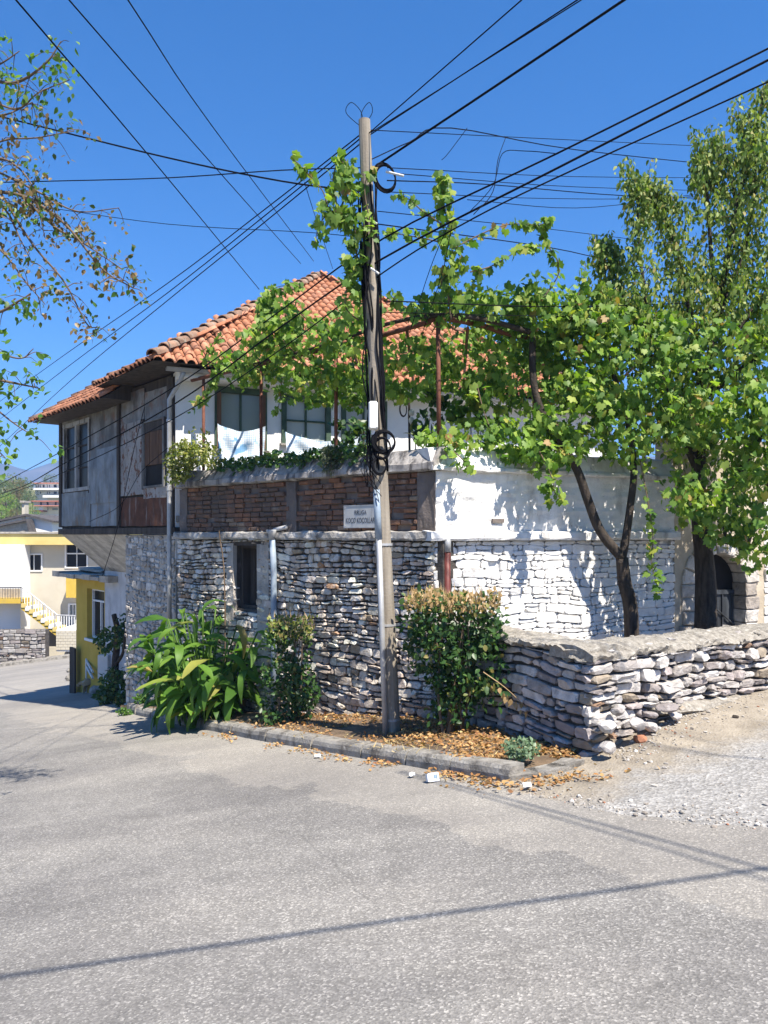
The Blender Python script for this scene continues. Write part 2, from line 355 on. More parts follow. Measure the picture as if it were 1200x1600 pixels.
m['old_tile'] = surf('lichen_tile', [(0.3, (0.17, 0.11, 0.08)), (0.7, (0.36, 0.21, 0.14))], scale=7, bscale=50, bump=0.6, rnd=0.15,
                     dirt=[((0.30, 0.27, 0.22), 9, 0.52, 0.64, 0.8, V1), ((0.05, 0.045, 0.04), 12, 0.58, 0.68, 0.7, V1)])
m['pole'] = surf('weathered_pole', [(0.3, (0.17, 0.145, 0.115)), (0.7, (0.35, 0.305, 0.245))], scale=18, vec=(1, 1, 0.06), bump=0.6, bscale=35, bdist=0.01,
                 dirt=[((0.09, 0.07, 0.055), 14, 0.58, 0.68, 0.7, (1, 1, 0.05))])
m['galv'] = surf('galvanised', [(0.3, (0.34, 0.345, 0.35)), (0.7, (0.50, 0.50, 0.505))], scale=6, rough=0.5, metal=0.35, bump=0.15, dirt=[((0.3, 0.28, 0.26), 8, 0.58, 0.7, 0.5, V1)])
m['blue_pipe'] = surf('grey_blue_pipe', [(0.3, (0.20, 0.26, 0.33)), (0.7, (0.34, 0.40, 0.46))], scale=6, rough=0.5, bump=0.15, dirt=[((0.4, 0.4, 0.4), 8, 0.55, 0.7, 0.6, V1)])
m['rust'] = surf('rusted_steel', [(0.3, (0.11, 0.04, 0.025)), (0.7, (0.20, 0.08, 0.05))], scale=12, bump=0.4, bscale=50, rough=0.8)
m['maroon'] = surf('maroon_pipe', [(0.3, (0.12, 0.03, 0.025)), (0.7, (0.17, 0.05, 0.04))], scale=5, bump=0.1, rough=0.5)
m['cable'] = surf('black_cable', [(0.3, (0.004, 0.004, 0.006)), (0.7, (0.008, 0.008, 0.010))], bump=0, rough=0.7, spec=0.08)
m['plasticw'] = surf('off_white_plastic', [(0.3, (0.60, 0.60, 0.58)), (0.7, (0.68, 0.68, 0.66))], bump=0.05, rough=0.5, dirt=[((0.35, 0.33, 0.3), 20, 0.6, 0.75, 0.4, VS)])
m['sign'] = surf('sign_plate', [(0.3, (0.44, 0.44, 0.43)), (0.7, (0.52, 0.52, 0.51))], bump=0.05, rough=0.4, dirt=[((0.32, 0.30, 0.28), 18, 0.58, 0.75, 0.5, VS)])
m['ink'] = surf('sign_ink', [(0.3, (0.06, 0.065, 0.075)), (0.7, (0.11, 0.115, 0.13))], bump=0)
m['green_paint'] = surf('green_paint', [(0.3, (0.035, 0.065, 0.045)), (0.7, (0.07, 0.11, 0.075))], scale=8, rough=0.6, bump=0.2, dirt=[((0.22, 0.20, 0.17), 9, 0.62, 0.7, 0.6, VS)])
m['bark'] = surf('bark', [(0.3, (0.018, 0.014, 0.011)), (0.7, (0.075, 0.058, 0.045))], scale=22, vec=(1, 1, 0.25), bump=1.0, bscale=40, bdist=0.02)
m['twig'] = surf('twig', [(0.3, (0.10, 0.07, 0.045)), (0.7, (0.17, 0.12, 0.08))], scale=10, bump=0.2)
m['drytwig'] = surf('dry_twig', [(0.3, (0.30, 0.20, 0.10)), (0.7, (0.48, 0.34, 0.18))], scale=10, bump=0.2, rnd=0.25)
m['black_metal'] = surf('black_gate_metal', [(0.3, (0.02, 0.022, 0.026)), (0.7, (0.075, 0.085, 0.10))], scale=6, vec=(1, 1, 0.2), rough=0.45, bump=0.2, spec=0.5)
m['stucco_beige'] = surf('beige_stucco', [(0.3, (0.42, 0.35, 0.26)), (0.7, (0.58, 0.50, 0.39))], scale=4, bscale=30, bump=0.6, dirt=[((0.25, 0.2, 0.15), 5, 0.56, 0.7, 0.6, V1)])
m['cream'] = surf('cream_render', [(0.3, (0.50, 0.455, 0.36)), (0.7, (0.56, 0.515, 0.42))], scale=1.5, bump=0.1, dirt=[((0.55, 0.5, 0.42), 1.2, 0.6, 0.8, 0.5, VS)])
m['white'] = surf('white_paint', [(0.3, (0.74, 0.74, 0.73)), (0.7, (0.80, 0.80, 0.79))], scale=1.5, bump=0.1)
m['yellow'] = surf('yellow_render', [(0.3, (0.50, 0.34, 0.05)), (0.7, (0.58, 0.40, 0.075))], scale=3, bump=0.25, bscale=60, dirt=[((0.40, 0.28, 0.09), 2.5, 0.55, 0.75, 0.5, VS)])
m['pale_yellow'] = surf('pale_yellow', [(0.3, (0.58, 0.44, 0.15)), (0.7, (0.64, 0.50, 0.19))], scale=2, bump=0.1)
m['roof_dark'] = surf('dark_roofing', [(0.3, (0.05, 0.045, 0.045)), (0.7, (0.11, 0.10, 0.095))], scale=4, bump=0.3)
m['slab'] = surf('roof_slab', [(0.3, (0.28, 0.25, 0.21)), (0.7, (0.48, 0.44, 0.38))], scale=6, bump=0.6, bscale=20)
m['apt_red'] = surf('apartment_red', [(0.3, (0.40, 0.16, 0.11)), (0.7, (0.50, 0.22, 0.16))], scale=1, bump=0)
m['mountain'] = surf('mountain_rock', [(0.40, (0.035, 0.045, 0.035)), (0.66, (0.14, 0.125, 0.11))], scale=0.012, detail=8, bump=0)
m['peeling'] = surf('peeling_white', [(0.3, (0.26, 0.26, 0.255)), (0.7, (0.42, 0.42, 0.41))], scale=5, bump=0.3, dirt=[((0.06, 0.055, 0.05), 7, 0.52, 0.64, 0.8, VS)])
m['netting'] = None
def glass(name, col, rough=0.08, spec=0.6):
    k = Mt(name); k.b.inputs['Base Color'].default_value = (*col, 1); k.b.inputs['Roughness'].default_value = rough; k.b.inputs['Specular IOR Level'].default_value = spec
    return k.m
m['pane'] = glass('window_pane', (0.24, 0.28, 0.30), 0.12)
m['curtain_pane'] = glass('curtained_pane', (0.42, 0.45, 0.45), 0.2)
m['dark_pane'] = glass('dark_pane', (0.014, 0.014, 0.016), 0.3, 0.15)
def netting():
    k = Mt('tarp_weave')
    wv = []
    for v in ((1, 0), (0, 1)):
        t = k.n('ShaderNodeTexWave'); t.bands_direction = 'X' if v[0] else 'Z'; t.inputs['Scale'].default_value = 11; t.inputs['Distortion'].default_value = 0.6
        k.l(k.pos(), t.inputs['Vector']); wv.append(t.outputs['Fac'])
    mx = k.n('ShaderNodeMath', operation='MAXIMUM'); k.l(wv[0], mx.inputs[0]); k.l(wv[1], mx.inputs[1])
    c = k.ramp(mx.outputs[0], [(0.80, (0.80, 0.81, 0.82)), (0.93, (0.30, 0.48, 0.66))])
    bl = k.ramp(k.noise(3.5, 3), [(0.55, (0, 0, 0)), (0.63, (0.9, 0.9, 0.9))]); c = k.mix(bl, c, (0.10, 0.27, 0.48))
    k.l(c, k.b.inputs['Base Color']); k.b.inputs['Roughness'].default_value = 0.6
    return k.m
m['netting'] = netting()
GR = lambda *a: [(p, c) for p, c in a]
m['vine_leaf'] = leaf_mat('vine_leaf', GR((0, (0.06, 0.135, 0.025)), (0.30, (0.115, 0.215, 0.037)), (0.60, (0.19, 0.30, 0.055)), (0.92, (0.30, 0.39, 0.08)), (0.975, (0.34, 0.36, 0.07)), (0.995, (0.36, 0.22, 0.09))), 0.38, rough=0.5, spec=0.28)
m['pear_leaf'] = leaf_mat('pear_leaf', GR((0, (0.06, 0.12, 0.026)), (0.35, (0.125, 0.195, 0.042)), (0.7, (0.22, 0.285, 0.075)), (0.92, (0.32, 0.36, 0.12)), (1.0, (0.36, 0.28, 0.10))), 0.36, rough=0.5, spec=0.22)
m['dry_leaf'] = leaf_mat('half_dry_leaf', GR((0, (0.05, 0.095, 0.022)), (0.34, (0.08, 0.13, 0.03)), (0.40, (0.17, 0.12, 0.05)), (0.75, (0.24, 0.16, 0.07)), (1.0, (0.14, 0.085, 0.04))), 0.3)
m['green_leaf'] = leaf_mat('green_leaf', GR((0, (0.05, 0.13, 0.02)), (0.6, (0.10, 0.20, 0.035)), (1.0, (0.16, 0.27, 0.05))), 0.38)
m['hedge_leaf'] = leaf_mat('hedge_leaf', GR((0, (0.022, 0.058, 0.016)), (0.5, (0.04, 0.095, 0.025)), (0.9, (0.075, 0.145, 0.035)), (1.0, (0.25, 0.2, 0.06))), 0.22, rough=0.4, spec=0.35)
m['burnt_leaf'] = leaf_mat('sunburnt_leaf', GR((0, (0.36, 0.23, 0.10)), (0.5, (0.45, 0.31, 0.15)), (0.8, (0.28, 0.18, 0.08)), (0.92, (0.26, 0.27, 0.07)), (1.0, (0.12, 0.17, 0.04))), 0.25)
m['canna'] = leaf_mat('broad_leaf', GR((0, (0.05, 0.125, 0.02)), (0.5, (0.09, 0.19, 0.028)), (0.9, (0.15, 0.27, 0.04)), (0.98, (0.30, 0.31, 0.07)), (1.0, (0.36, 0.26, 0.10))), 0.38, rough=0.5, spec=0.3)
m['ivy'] = leaf_mat('ivy_leaf', GR((0, (0.03, 0.08, 0.02)), (0.6, (0.07, 0.145, 0.035)), (1.0, (0.14, 0.20, 0.05))), 0.25, rough=0.35)
m['yellow_green'] = leaf_mat('yellow_green_leaf', GR((0, (0.14, 0.18, 0.04)), (0.6, (0.23, 0.26, 0.06)), (1.0, (0.36, 0.33, 0.12))), 0.35)
m['grey_green'] = leaf_mat('grey_green_leaf', GR((0, (0.10, 0.17, 0.09)), (0.6, (0.17, 0.25, 0.14)), (1.0, (0.26, 0.33, 0.20))), 0.2)
m['lavender'] = leaf_mat('dull_tuft_leaf', GR((0, (0.06, 0.085, 0.04)), (1.0, (0.13, 0.15, 0.08))), 0.2)
m['litter'] = leaf_mat('fallen_leaf', GR((0, (0.30, 0.14, 0.055)), (0.3, (0.42, 0.23, 0.09)), (0.6, (0.50, 0.33, 0.15)), (0.85, (0.24, 0.10, 0.05)), (1.0, (0.58, 0.45, 0.22))), 0.2, rough=0.7, spec=0.15)
m['straw'] = leaf_mat('straw', GR((0, (0.45, 0.33, 0.15)), (1.0, (0.58, 0.46, 0.24))), 0.2, rough=0.8, spec=0.1)
m['far_leaf'] = leaf_mat('far_leaf', GR((0, (0.05, 0.085, 0.03)), (0.6, (0.09, 0.13, 0.045)), (1.0, (0.15, 0.18, 0.06))), 0.2)
m['paper'] = surf('paper', [(0.3, (0.70, 0.71, 0.72)), (0.7, (0.78, 0.79, 0.80))], bump=0)
m['print_blue'] = surf('print_blue', [(0.3, (0.20, 0.32, 0.42)), (0.7, (0.28, 0.40, 0.50))], bump=0)
m['gravel'] = surf('gravel_bits', None, palette=[(0, (0.33, 0.30, 0.26)), (0.3, (0.42, 0.39, 0.35)), (0.6, (0.27, 0.235, 0.20)), (0.85, (0.52, 0.49, 0.45)), (0.96, (0.36, 0.16, 0.09))], scale=12, bump=0.5)
m['fur'] = surf('tan_fur', [(0.3, (0.26, 0.17, 0.09)), (0.6, (0.42, 0.30, 0.18)), (0.75, (0.6, 0.55, 0.48))], scale=7, bump=0.3, bscale=80)

# ------------------------------------------------------------------ helpers: leaves
def T_(v, f): return np.array(v, float), np.array(f, int)
def fan_leaf(outline, c, cup):
    v = [(c[0], c[1], 0.0)] + [(x, y, -cup * (abs(x) ** 1.2 + max(0, y - c[1]) * 0.5)) for x, y in outline]
    n = len(outline); return T_(v, [(0, 1 + i, 1 + (i + 1) % n) for i in range(n)])
right = [(0.10, -0.12), (0.36, -0.20), (0.44, 0.02), (0.56, 0.20), (0.40, 0.32), (0.42, 0.58), (0.20, 0.56)]
GRAPE = fan_leaf([(0, 0)] + right + [(0, 0.95)] + [(-x, y) for x, y in reversed(right)], (0, 0.22), 0.22)
def blade(wd, fold, curl):
    v = [(0, 0, 0), (wd, 0.3, fold), (wd * 0.9, 0.6, fold * 0.8 - curl * 0.3), (0, 1, -curl), (-wd * 0.9, 0.6, fold * 0.8 - curl * 0.3), (-wd, 0.3, fold), (0, 0.55, -curl * 0.25)]
    return T_(v, [(0, 1, 6), (1, 2, 6), (2, 3, 6), (3, 4, 6), (4, 5, 6), (5, 0, 6)])
PEAR = blade(0.24, 0.07, 0.18)
OVAL = blade(0.30, 0.06, 0.10)
NEEDLE = T_([(-0.06, 0, 0), (0.06, 0, 0), (0, 1, 0)], [(0, 1, 2)])
BLADE2 = T_([(0, 0, 0), (0.25, 0.45, 0.05), (0, 1, -0.1), (-0.25, 0.45, 0.05)], [(0, 1, 2), (0, 2, 3)])

def unit(A): return A / np.maximum(1e-6, np.linalg.norm(A, axis=1, keepdims=True))
def leaf_mesh(tpl, pos, tip, nrm, size):
    tv, tf = tpl
    tip = unit(tip); x = unit(np.cross(tip, nrm)); nr = np.cross(x, tip)
    V = pos[:, None, :] + size[:, None, None] * (tv[None, :, 0:1] * x[:, None, :] + tv[None, :, 1:2] * tip[:, None, :] + tv[None, :, 2:3] * nr[:, None, :])
    N, k = len(pos), len(tv)
    Tt = tf[None] + (np.arange(N) * k)[:, None, None]
    return V.reshape(-1, 3), Tt.reshape(-1, 3)
def orient(n, droop=0.6, spread=1.0, out=None, face=None):
    tip = np.random.normal(size=(n, 3)) * spread; tip[:, 2] -= droop * 1.5
    if out is not None: tip += out
    nr = np.random.normal(size=(n, 3)) * 0.55 + np.array(face if face is not None else (0.25, -0.45, 0.75))
    return tip, nr
def ball(n, shell=0.5):
    d = unit(np.random.normal(size=(n, 3))); r = np.random.rand(n, 1) ** (1 / 3.0)
    r = shell * (0.75 + 0.25 * r) + (1 - shell) * r
    return d * r
def foliage(name, tpl, pos, mat, parent, size, droop=0.6, spread=1.0, face=None, kind='stuff'):
    n = len(pos); tip, nr = orient(n, droop, spread, face=face)
    V, Tt = leaf_mesh(tpl, pos, tip, nr, np.random.uniform(size[0], size[1], n))
    return mk_np(name, V, Tt, mat, parent, kind=kind)
def clumps(centres, per, spread):
    C = np.array([tuple(c) for c in centres]); n = len(C)
    idx = np.repeat(np.arange(n), per)
    s = np.array(spread) if hasattr(spread, '__len__') else np.array([spread] * 3)
    return C[idx] + ball(len(idx), 0.4) * s

# ------------------------------------------------------------------ the setting: ground, road, driveway, verge, mountains
def sheet(xs, ys, zf):
    v = [(x, y, zf(x, y)) for y in ys for x in xs]; nx = len(xs)
    f = [(j * nx + i, j * nx + i + 1, (j + 1) * nx + i + 1, (j + 1) * nx + i) for j in range(len(ys) - 1) for i in range(nx - 1)]
    return v, f
ax = [math.copysign(abs(t) ** 2.6 * 2200, t) for t in np.linspace(-1, 1, 130)]
o = mk('ground', sheet(ax, ax, lambda x, y: G(x, y) - 0.10 - 0.9 * sstep(20, 46, abs(math.hypot(x, y)))), m['ground'], smooth=True, origin=(0, 0, 0)); o['kind'] = 'structure'

KERB = [Vector(q) for q in ((0.98, 5.92), (0.54, 6.50), (-0.25, 7.49), (-1.53, 9.17), (-2.6, 10.65), (-3.62, 12.07), (-4.55, 13.45))]
def kerb_at(u):
    u = max(0, min(len(KERB) - 1.001, u)); i = int(u); return KERB[i].lerp(KERB[i + 1], u - i)
def road_z(x, y):
    return G(x, y) + 0.012 * nz(x, y, 0, 0.5) + 0.004 * nz(x, y, 3, 2.5)
xs = list(np.linspace(-46, -8, 39)) + list(np.linspace(-7.7, 7, 60)) + list(np.linspace(7.5, 16, 12))
ys = list(np.linspace(-9, 0, 14)) + list(np.linspace(0.3, 18, 60)) + list(np.linspace(18.5, 56, 50))
o = mk('road', sheet(xs, ys, road_z), m['asphalt'], smooth=True, origin=(0, 0, 0)); o['kind'] = 'structure'

C = Vector((0.57, 8.70)); Q = Vector((1.74, 6.42))
LW = Wall(C, (-0.741, 0.672), -1)          # stone and brick terrace wall along the street
WW = Wall(C, (0.90, 0.436))                # whitewashed wall facing the driveway
H = Vector((-3.35, 12.35))
HF = Wall(H, (0.905, 0.425)); HS = Wall(H, (-0.656, 0.755), -1)
QL = Wall(C, (Q.x - C.x, Q.y - C.y)); QR = Wall(Q, (0.848, 0.53))
QLL = (Q - C).length

# driveway: a thin layer of dust and gravel lying on the road's edge and rising to the low wall
EDGE = [(0.90, 5.78), (1.22, 5.25), (1.58, 4.76), (2.14, 4.31), (3.0, 3.75), (5.0, 2.7), (8.0, 1.3), (12, 0.2)]
def edge_y(x):
    for (x0, y0), (x1, y1) in zip(EDGE, EDGE[1:]):
        if x <= x1: return y0 + (y1 - y0) * (x - x0) / (x1 - x0)
    return EDGE[-1][1]
def drive_z(x, y):
    d = y - edge_y(x)
    q = (Vector((x, y)) - QR.o); s = q.dot(QR.d); n = q.dot(QR.n)
    bank = 0.16 * math.exp(-(max(0, n) / 0.5) ** 2) * sstep(0.0, 0.9, s)
    return G(x, y) + 0.018 * min(1, max(-0.6, d / 0.25)) + 0.012 * nz(x, y, 1, 1.6) * min(1, max(0, d)) + 0.007 * nz(x, y, 5, 6) + bank
dx = list(np.linspace(0.92, 5.2, 64)) + list(np.linspace(5.4, 12, 16))
v = []; f = []; nd = 40
for x in dx:
    y0 = edge_y(x) + 0.16 * nz(x, 0, 2, 2.2) + 0.07 * nz(x, 0, 8, 8) - 0.05
    top = 6.4 + (x - 1.6) * 0.625 + 0.35 if x > 1.74 else 6.6
    for j in range(nd):
        y = y0 + (top - y0) * (j / (nd - 1)) ** 1.2
        v.append((x, y, drive_z(x, y) if j else G(x, y) - 0.02))
f = [(i * nd + j, (i + 1) * nd + j, (i + 1) * nd + j + 1, i * nd + j + 1) for i in range(len(dx) - 1) for j in range(nd - 1)]
o = mk('driveway', (v, f), m['drive'], smooth=True); o['kind'] = 'structure'

# planting strip behind the kerb
v = []; nu, nv = 60, 14
def verge_z(x, y, t): return G(x, y) + 0.085 + 0.05 * math.sin(math.pi * t) + 0.03 * nz(x, y, 0, 3)
for i in range(nu):
    u = i / (nu - 1) * (len(KERB) - 1); a = kerb_at(u)
    s = max(-0.4, (a - LW.o).dot(LW.d)); b = LW.o + LW.d * s - LW.n * 0.05
    if i < 14:
        s2 = 2.5 * (1 - i / 13.0); b = C.lerp(Q, min(1, s2 / 2.5)) if i < 13 else b
    d = (b - a).normalized() * 0.08; a = a + d
    for j in range(nv):
        t = j / (nv - 1); q = a.lerp(b, t); e_ = sstep(0, 9, i); v.append((q.x, q.y, verge_z(q.x, q.y, t) * e_ + (G(q.x, q.y) + (0.035 if i else -0.03)) * (1 - e_)))
f = [(i * nv + j, (i + 1) * nv + j, (i + 1) * nv + j + 1, i * nv + j + 1) for i in range(nu - 1) for j in range(nv - 1)]
o = mk('verge', (v, f), m['soil'], smooth=True); o['kind'] = 'structure'
VERGE_V = v

# mountains far behind
def ridge(nm, y0, x0, x1, base, hgt, seed):
    v = []; n = 90; rows = 16
    for i in range(n):
        x = x0 + (x1 - x0) * i / (n - 1)
        top = hgt * (0.72 + 0.32 * noise.noise(Vector((x * 0.0028, seed, 0))) + 0.16 * noise.noise(Vector((x * 0.011, seed, 4))) + 0.05 * noise.noise(Vector((x * 0.05, seed, 4))))
        for j in range(rows):
            t = j / (rows - 1)
            zz = base + (top - base) * t + (8 * noise.noise(Vector((x * 0.02, t * 5, seed)))) * math.sin(math.pi * t)
            v.append((x, y0 + 420 * t + 30 * noise.noise(Vector((x * 0.015, t * 3, seed + 9))), zz))
    f = [(i * rows + j, (i + 1) * rows + j, (i + 1) * rows + j + 1, i * rows + j + 1) for i in range(n - 1) for j in range(rows - 1)]
    o = mk(nm, (v, f), m['mountain'], smooth=True); o['kind'] = 'structure'
ridge('mountain', 1200, -1500, 900, 30, 205, 1.7)

# kerb
kb = thing('kerb', 'grey weathered concrete kerb along the planting strip under the stone wall', 'kerb', (KERB[0].x, KERB[0].y, G(*KERB[0]) - 0.05))
def kerb_piece(u0, u1, name='kerb_stone', wid=0.17, hgt=0.125, mat='concrete', lab=None):
    n = 9; mb = MB(); rows = []
    for i in range(n):
        u = u0 + (u1 - u0) * i / (n - 1); a = kerb_at(u); b = kerb_at(min(len(KERB) - 1.001, u + 0.02)); c0 = kerb_at(max(0, u - 0.02))
        t = (b - c0).normalized(); nn = Vector((-t.y, t.x)) * -1
        if nn.x < 0: nn = -nn                     # towards the wall
        g = G(a.x, a.y); w = 0.010 * nz(a.x, a.y, 2, 5); hz = hgt + 0.012 * nz(a.x, a.y, 7, 4)
        sh = 0.0
        prof = [(0.0 + w, -0.10), (0.0 + w, hz * 0.45), (0.012 + w, hz * 0.8), (0.04 + w, hz), (wid, hz + 0.006), (wid + 0.01, -0.06)]
        rows.append([Vector((a.x + nn.x * p, a.y + nn.y * p, g + h)) for p, h in prof])
    k = len(rows[0]); vv = [p for r in rows for p in r]
    ff = [(i * k + j, i * k + j + 1, (i + 1) * k + j + 1, (i + 1) * k + j) for i in range(n - 1) for j in range(k - 1)]
    ff += [tuple(range(k)), tuple((n - 1) * k + j for j in reversed(range(k)))]
    o = mk(name, (vv, ff), m[mat], kb)
    return o
cuts = [0.03, 0.98, 1.45, 1.98, 2.42, 2.9, 3.4, 3.93, 4.5, 5.1, 5.6]
for a, b in zip(cuts, cuts[1:]): kerb_piece(a, b - 0.018)
for a, b in ((5.62, 5.97),): kerb_piece(a, b, hgt=0.16)
# flush concrete lip from the kerb's end to the low wall
v = []; pts = [(0.97, 5.93), (1.2, 5.93), (1.45, 6.02), (1.62, 6.2)]
mb = MB()
for (x0, y0), (x1, y1) in zip(pts, pts[1:]):
    a, b = Vector((x0, y0)), Vector((x1, y1)); t = (b - a).normalized(); nn = Vector((-t.y, t.x)) * 0.2
    c = [a, b, b + nn, a + nn]
    mb.hexa([(q.x, q.y, G(q.x, q.y) - 0.08) for q in c] + [(q.x, q.y, G(q.x, q.y) + 0.055) for q in c])
mk('kerb_lip', mb, m['concrete'], kb)

# ------------------------------------------------------------------ masonry
PHI = (1 + 5 ** .5) / 2
IV = [Vector(q).normalized() for q in ((-1, PHI, 0), (1, PHI, 0), (-1, -PHI, 0), (1, -PHI, 0), (0, -1, PHI), (0, 1, PHI), (0, -1, -PHI), (0, 1, -PHI), (PHI, 0, -1), (PHI, 0, 1), (-PHI, 0, -1), (-PHI, 0, 1))]
IF = [(0, 11, 5), (0, 5, 1), (0, 1, 7), (0, 7, 10), (0, 10, 11), (1, 5, 9), (5, 11, 4), (11, 10, 2), (10, 7, 6), (7, 1, 8), (3, 9, 4), (3, 4, 2), (3, 2, 6), (3, 6, 8), (3, 8, 9), (4, 9, 5), (2, 4, 11), (6, 2, 10), (8, 6, 7), (9, 8, 1)]
IV2, IF2, _mid = [q.copy() for q in IV], [], {}
def _m(a, b):
    k_ = (min(a, b), max(a, b))
    if k_ not in _mid: IV2.append((IV[a] + IV[b]).normalized()); _mid[k_] = len(IV2) - 1
    return _mid[k_]
for a, b, c in IF:
    ab, bc, ca = _m(a, b), _m(b, c), _m(c, a); IF2 += [(a, ab, ca), (b, bc, ab), (c, ca, bc), (ab, bc, ca)]
def pebble(c, r, fl=0.6, big=True):
    """an angular lump of stone: a ball cut by a few random planes"""
    vs0, fs0 = (IV2, IF2) if r > 0.025 else (IV, IF)
    cuts_ = [(Vector((U(-1, 1), U(-1, 1), U(-1, 1))).normalized(), U(0.55, 0.85)) for _ in range(7)]; az = U(0, 3.14); ex_ = U(1.0, 1.5)
    vv = []
    for q in vs0:
        p = q * U(0.92, 1.08)
        for n_, d_ in cuts_:
            t = p.dot(n_) - d_
            if t > 0: p = p - n_ * t
        p = Vector((p.x * ex_, p.y / ex_ ** .5, p.z * fl * 1.15)); p = Matrix.Rotation(az, 3, 'Z') @ (Matrix.Rotation(0.25, 3, 'X') @ p)
        vv.append(Vector(c) + p * r)
    return vv, list(fs0)

def stone_geo(W, cs, cz, outline, proud, depth=0.07, soft=0.80):
    """a hand-split stone: uneven arris, a tilted and slightly hollowed face"""
    n = len(outline); vv = []
    w_ = max(p[0] for p in outline) - min(p[0] for p in outline); h_ = max(p[1] for p in outline) - min(p[1] for p in outline)
    tx, tz = U(-0.5, 0.5) * proud / max(0.05, w_), U(-0.7, 0.7) * proud / max(0.05, h_)
    ox, oz = U(-0.22, 0.22) * w_, U(-0.18, 0.18) * h_
    face = lambda s, z: max(0.1 * proud, proud + (s - cs) * tx + (z - cz) * tz)
    for (s, z) in outline: vv.append(W.pt(s, z, -depth))
    for (s, z) in outline: vv.append(W.pt(s, z, face(s, z) * U(0.35, 0.8)))
    for (s, z) in outline:
        k = min(0.985, soft * U(0.9, 1.16)); a, b = cs + (s - cs) * k, cz + (z - cz) * k
        vv.append(W.pt(a, b, face(a, b) * U(0.86, 1.06)))
    vv.append(W.pt(cs + ox, cz + oz, face(cs + ox, cz + oz) * U(0.82, 1.16)))
    ff = []
    for i in range(n):
        j = (i + 1) % n
        ff += [(i, j, n + j, n + i), (n + i, n + j, 2 * n + j, 2 * n + i), (2 * n + i, 2 * n + j, 3 * n)]
    return vv, ff

def rubble(parent, W, s0, s1, zb, zt, mat, rowh=(0.08, 0.15), wid=(0.14, 0.34), gap=0.012, proud=(0.02, 0.05), limit=300, holes=(), name='stone', soft=0.8, cut=0.2, wob=0.03, keep=1.0, taper=None):
    zmin = min(zb(s0), zb(s1), zb(0.5 * (s0 + s1))) - 0.06
    rows = [zmin]
    while rows[-1] < zt - rowh[0] * 0.6: rows.append(rows[-1] + U(*rowh))
    rows[-1] = zt
    seed = U(0, 90)
    def bz(j, s):
        if j == len(rows) - 1: return zt
        return rows[j] + wob * 2.2 * nz(s * 1.15, rows[j] * 1.7, seed) + wob * 0.55 * nz(s, j * 9.1, seed, 4)
    stones = []
    def emit(a, b, lo, hi):
        cs = 0.5 * (a + b); cz = 0.5 * (lo(cs) + hi(cs))
        if cz < zb(cs) - 0.03 or R() > keep: return
        for (h0, h1, z0, z1) in holes:
            if h0 - 0.03 < cs < h1 + 0.03 and z0 - 0.03 < cz < z1 + 0.03: return
            if a < h0 < b and z0 < cz < z1: b = h0
            if a < h1 < b and z0 < cz < z1: a = h1
        g = gap * random.choice((0.35, 0.6, 0.9, 1.2, 1.9)); j = lambda: U(-1, 1) * 0.011
        a += g; b -= g; w_ = b - a
        if w_ < 0.03: return
        ca, cb, cc, cd = (U(0.3, 1) * cut * min(w_, 0.16) for _ in range(4))
        hh = [min(0.45 * (hi(s) - lo(s)), U(0.2, 1) * cut * 0.14) for s in (a, b, b, a)]
        L = lambda s: lo(s) + g; Hh = lambda s: hi(s) - g
        ol = [(a + ca, L(a + ca) + j() * .5), (cs + j() * 2, L(cs) + j() * .6), (b - cb, L(b - cb) + j() * .5), (b + j(), L(b) + hh[1]),
              (b + j(), Hh(b) - hh[2]), (b - cc, Hh(b - cc) + j() * .5), (cs + j() * 2, Hh(cs) + j() * .6), (a + cd, Hh(a + cd) + j() * .5), (a + j(), Hh(a) - hh[3]), (a + j(), L(a) + hh[0])]
        c0 = sum(p[0] for p in ol) / len(ol), sum(p[1] for p in ol) / len(ol)
        pr = U(*proud)
        if taper: pr *= taper(cs, cz)
        vv, ff = stone_geo(W, c0[0], c0[1], ol, pr, soft=soft)
        D = max(2, W.pt(cs, cz).y); stones.append((w_ * (hi(cs) - lo(cs)) / D / D, vv, ff))
    for jr in range(len(rows) - 1):
        s = s0
        tall = rows[jr + 1] - rows[jr]
        while s < s1 - 1e-4:
            b = s + U(*wid) * (0.7 + 0.5 * tall / rowh[1])
            if s1 - b < wid[0] * 0.6: b = s1
            lo = lambda q, j=jr: bz(j, q); hi = lambda q, j=jr: bz(j + 1, q)
            if tall > rowh[1] * 0.72 and R() < 0.22:
                fr = U(0.38, 0.62); md = lambda q, lo=lo, hi=hi, fr=fr: lo(q) + (hi(q) - lo(q)) * fr
                emit(s, b, lo, md)
                if R() < 0.5:
                    h_ = s + (b - s) * U(0.4, 0.6); emit(s, h_, md, hi); emit(h_, b, md, hi)
                else: emit(s, b, md, hi)
            else: emit(s, b, lo, hi)
            s = b
    stones.sort(key=lambda q: -q[0])
    for (_, vv, ff) in stones[:limit]:
        mk(name, (vv, ff), mat, parent)
    if len(stones) > limit:
        mb = MB()
        for (_, vv, ff) in stones[limit:]: mb.add(vv, ff)
        mk(name + 's', mb, mat, parent, kind='stuff')
    return len(stones)

def pierced(W, s0, s1, z0, z1, o0, o1, holes):
    mb = MB(); ss = sorted({s0, s1, *[h[0] for h in holes], *[h[1] for h in holes]})
    for a, b in zip(ss, ss[1:]):
        hs = sorted([h for h in holes if h[0] <= a + 1e-6 and h[1] >= b - 1e-6], key=lambda h: h[2]); z = z0
        for h in hs:
            if h[2] > z: mb.wbox(W, a, b, z, h[2], o0, o1)
            z = h[3]
        if z1 > z: mb.wbox(W, a, b, z, z1, o0, o1)
    return mb

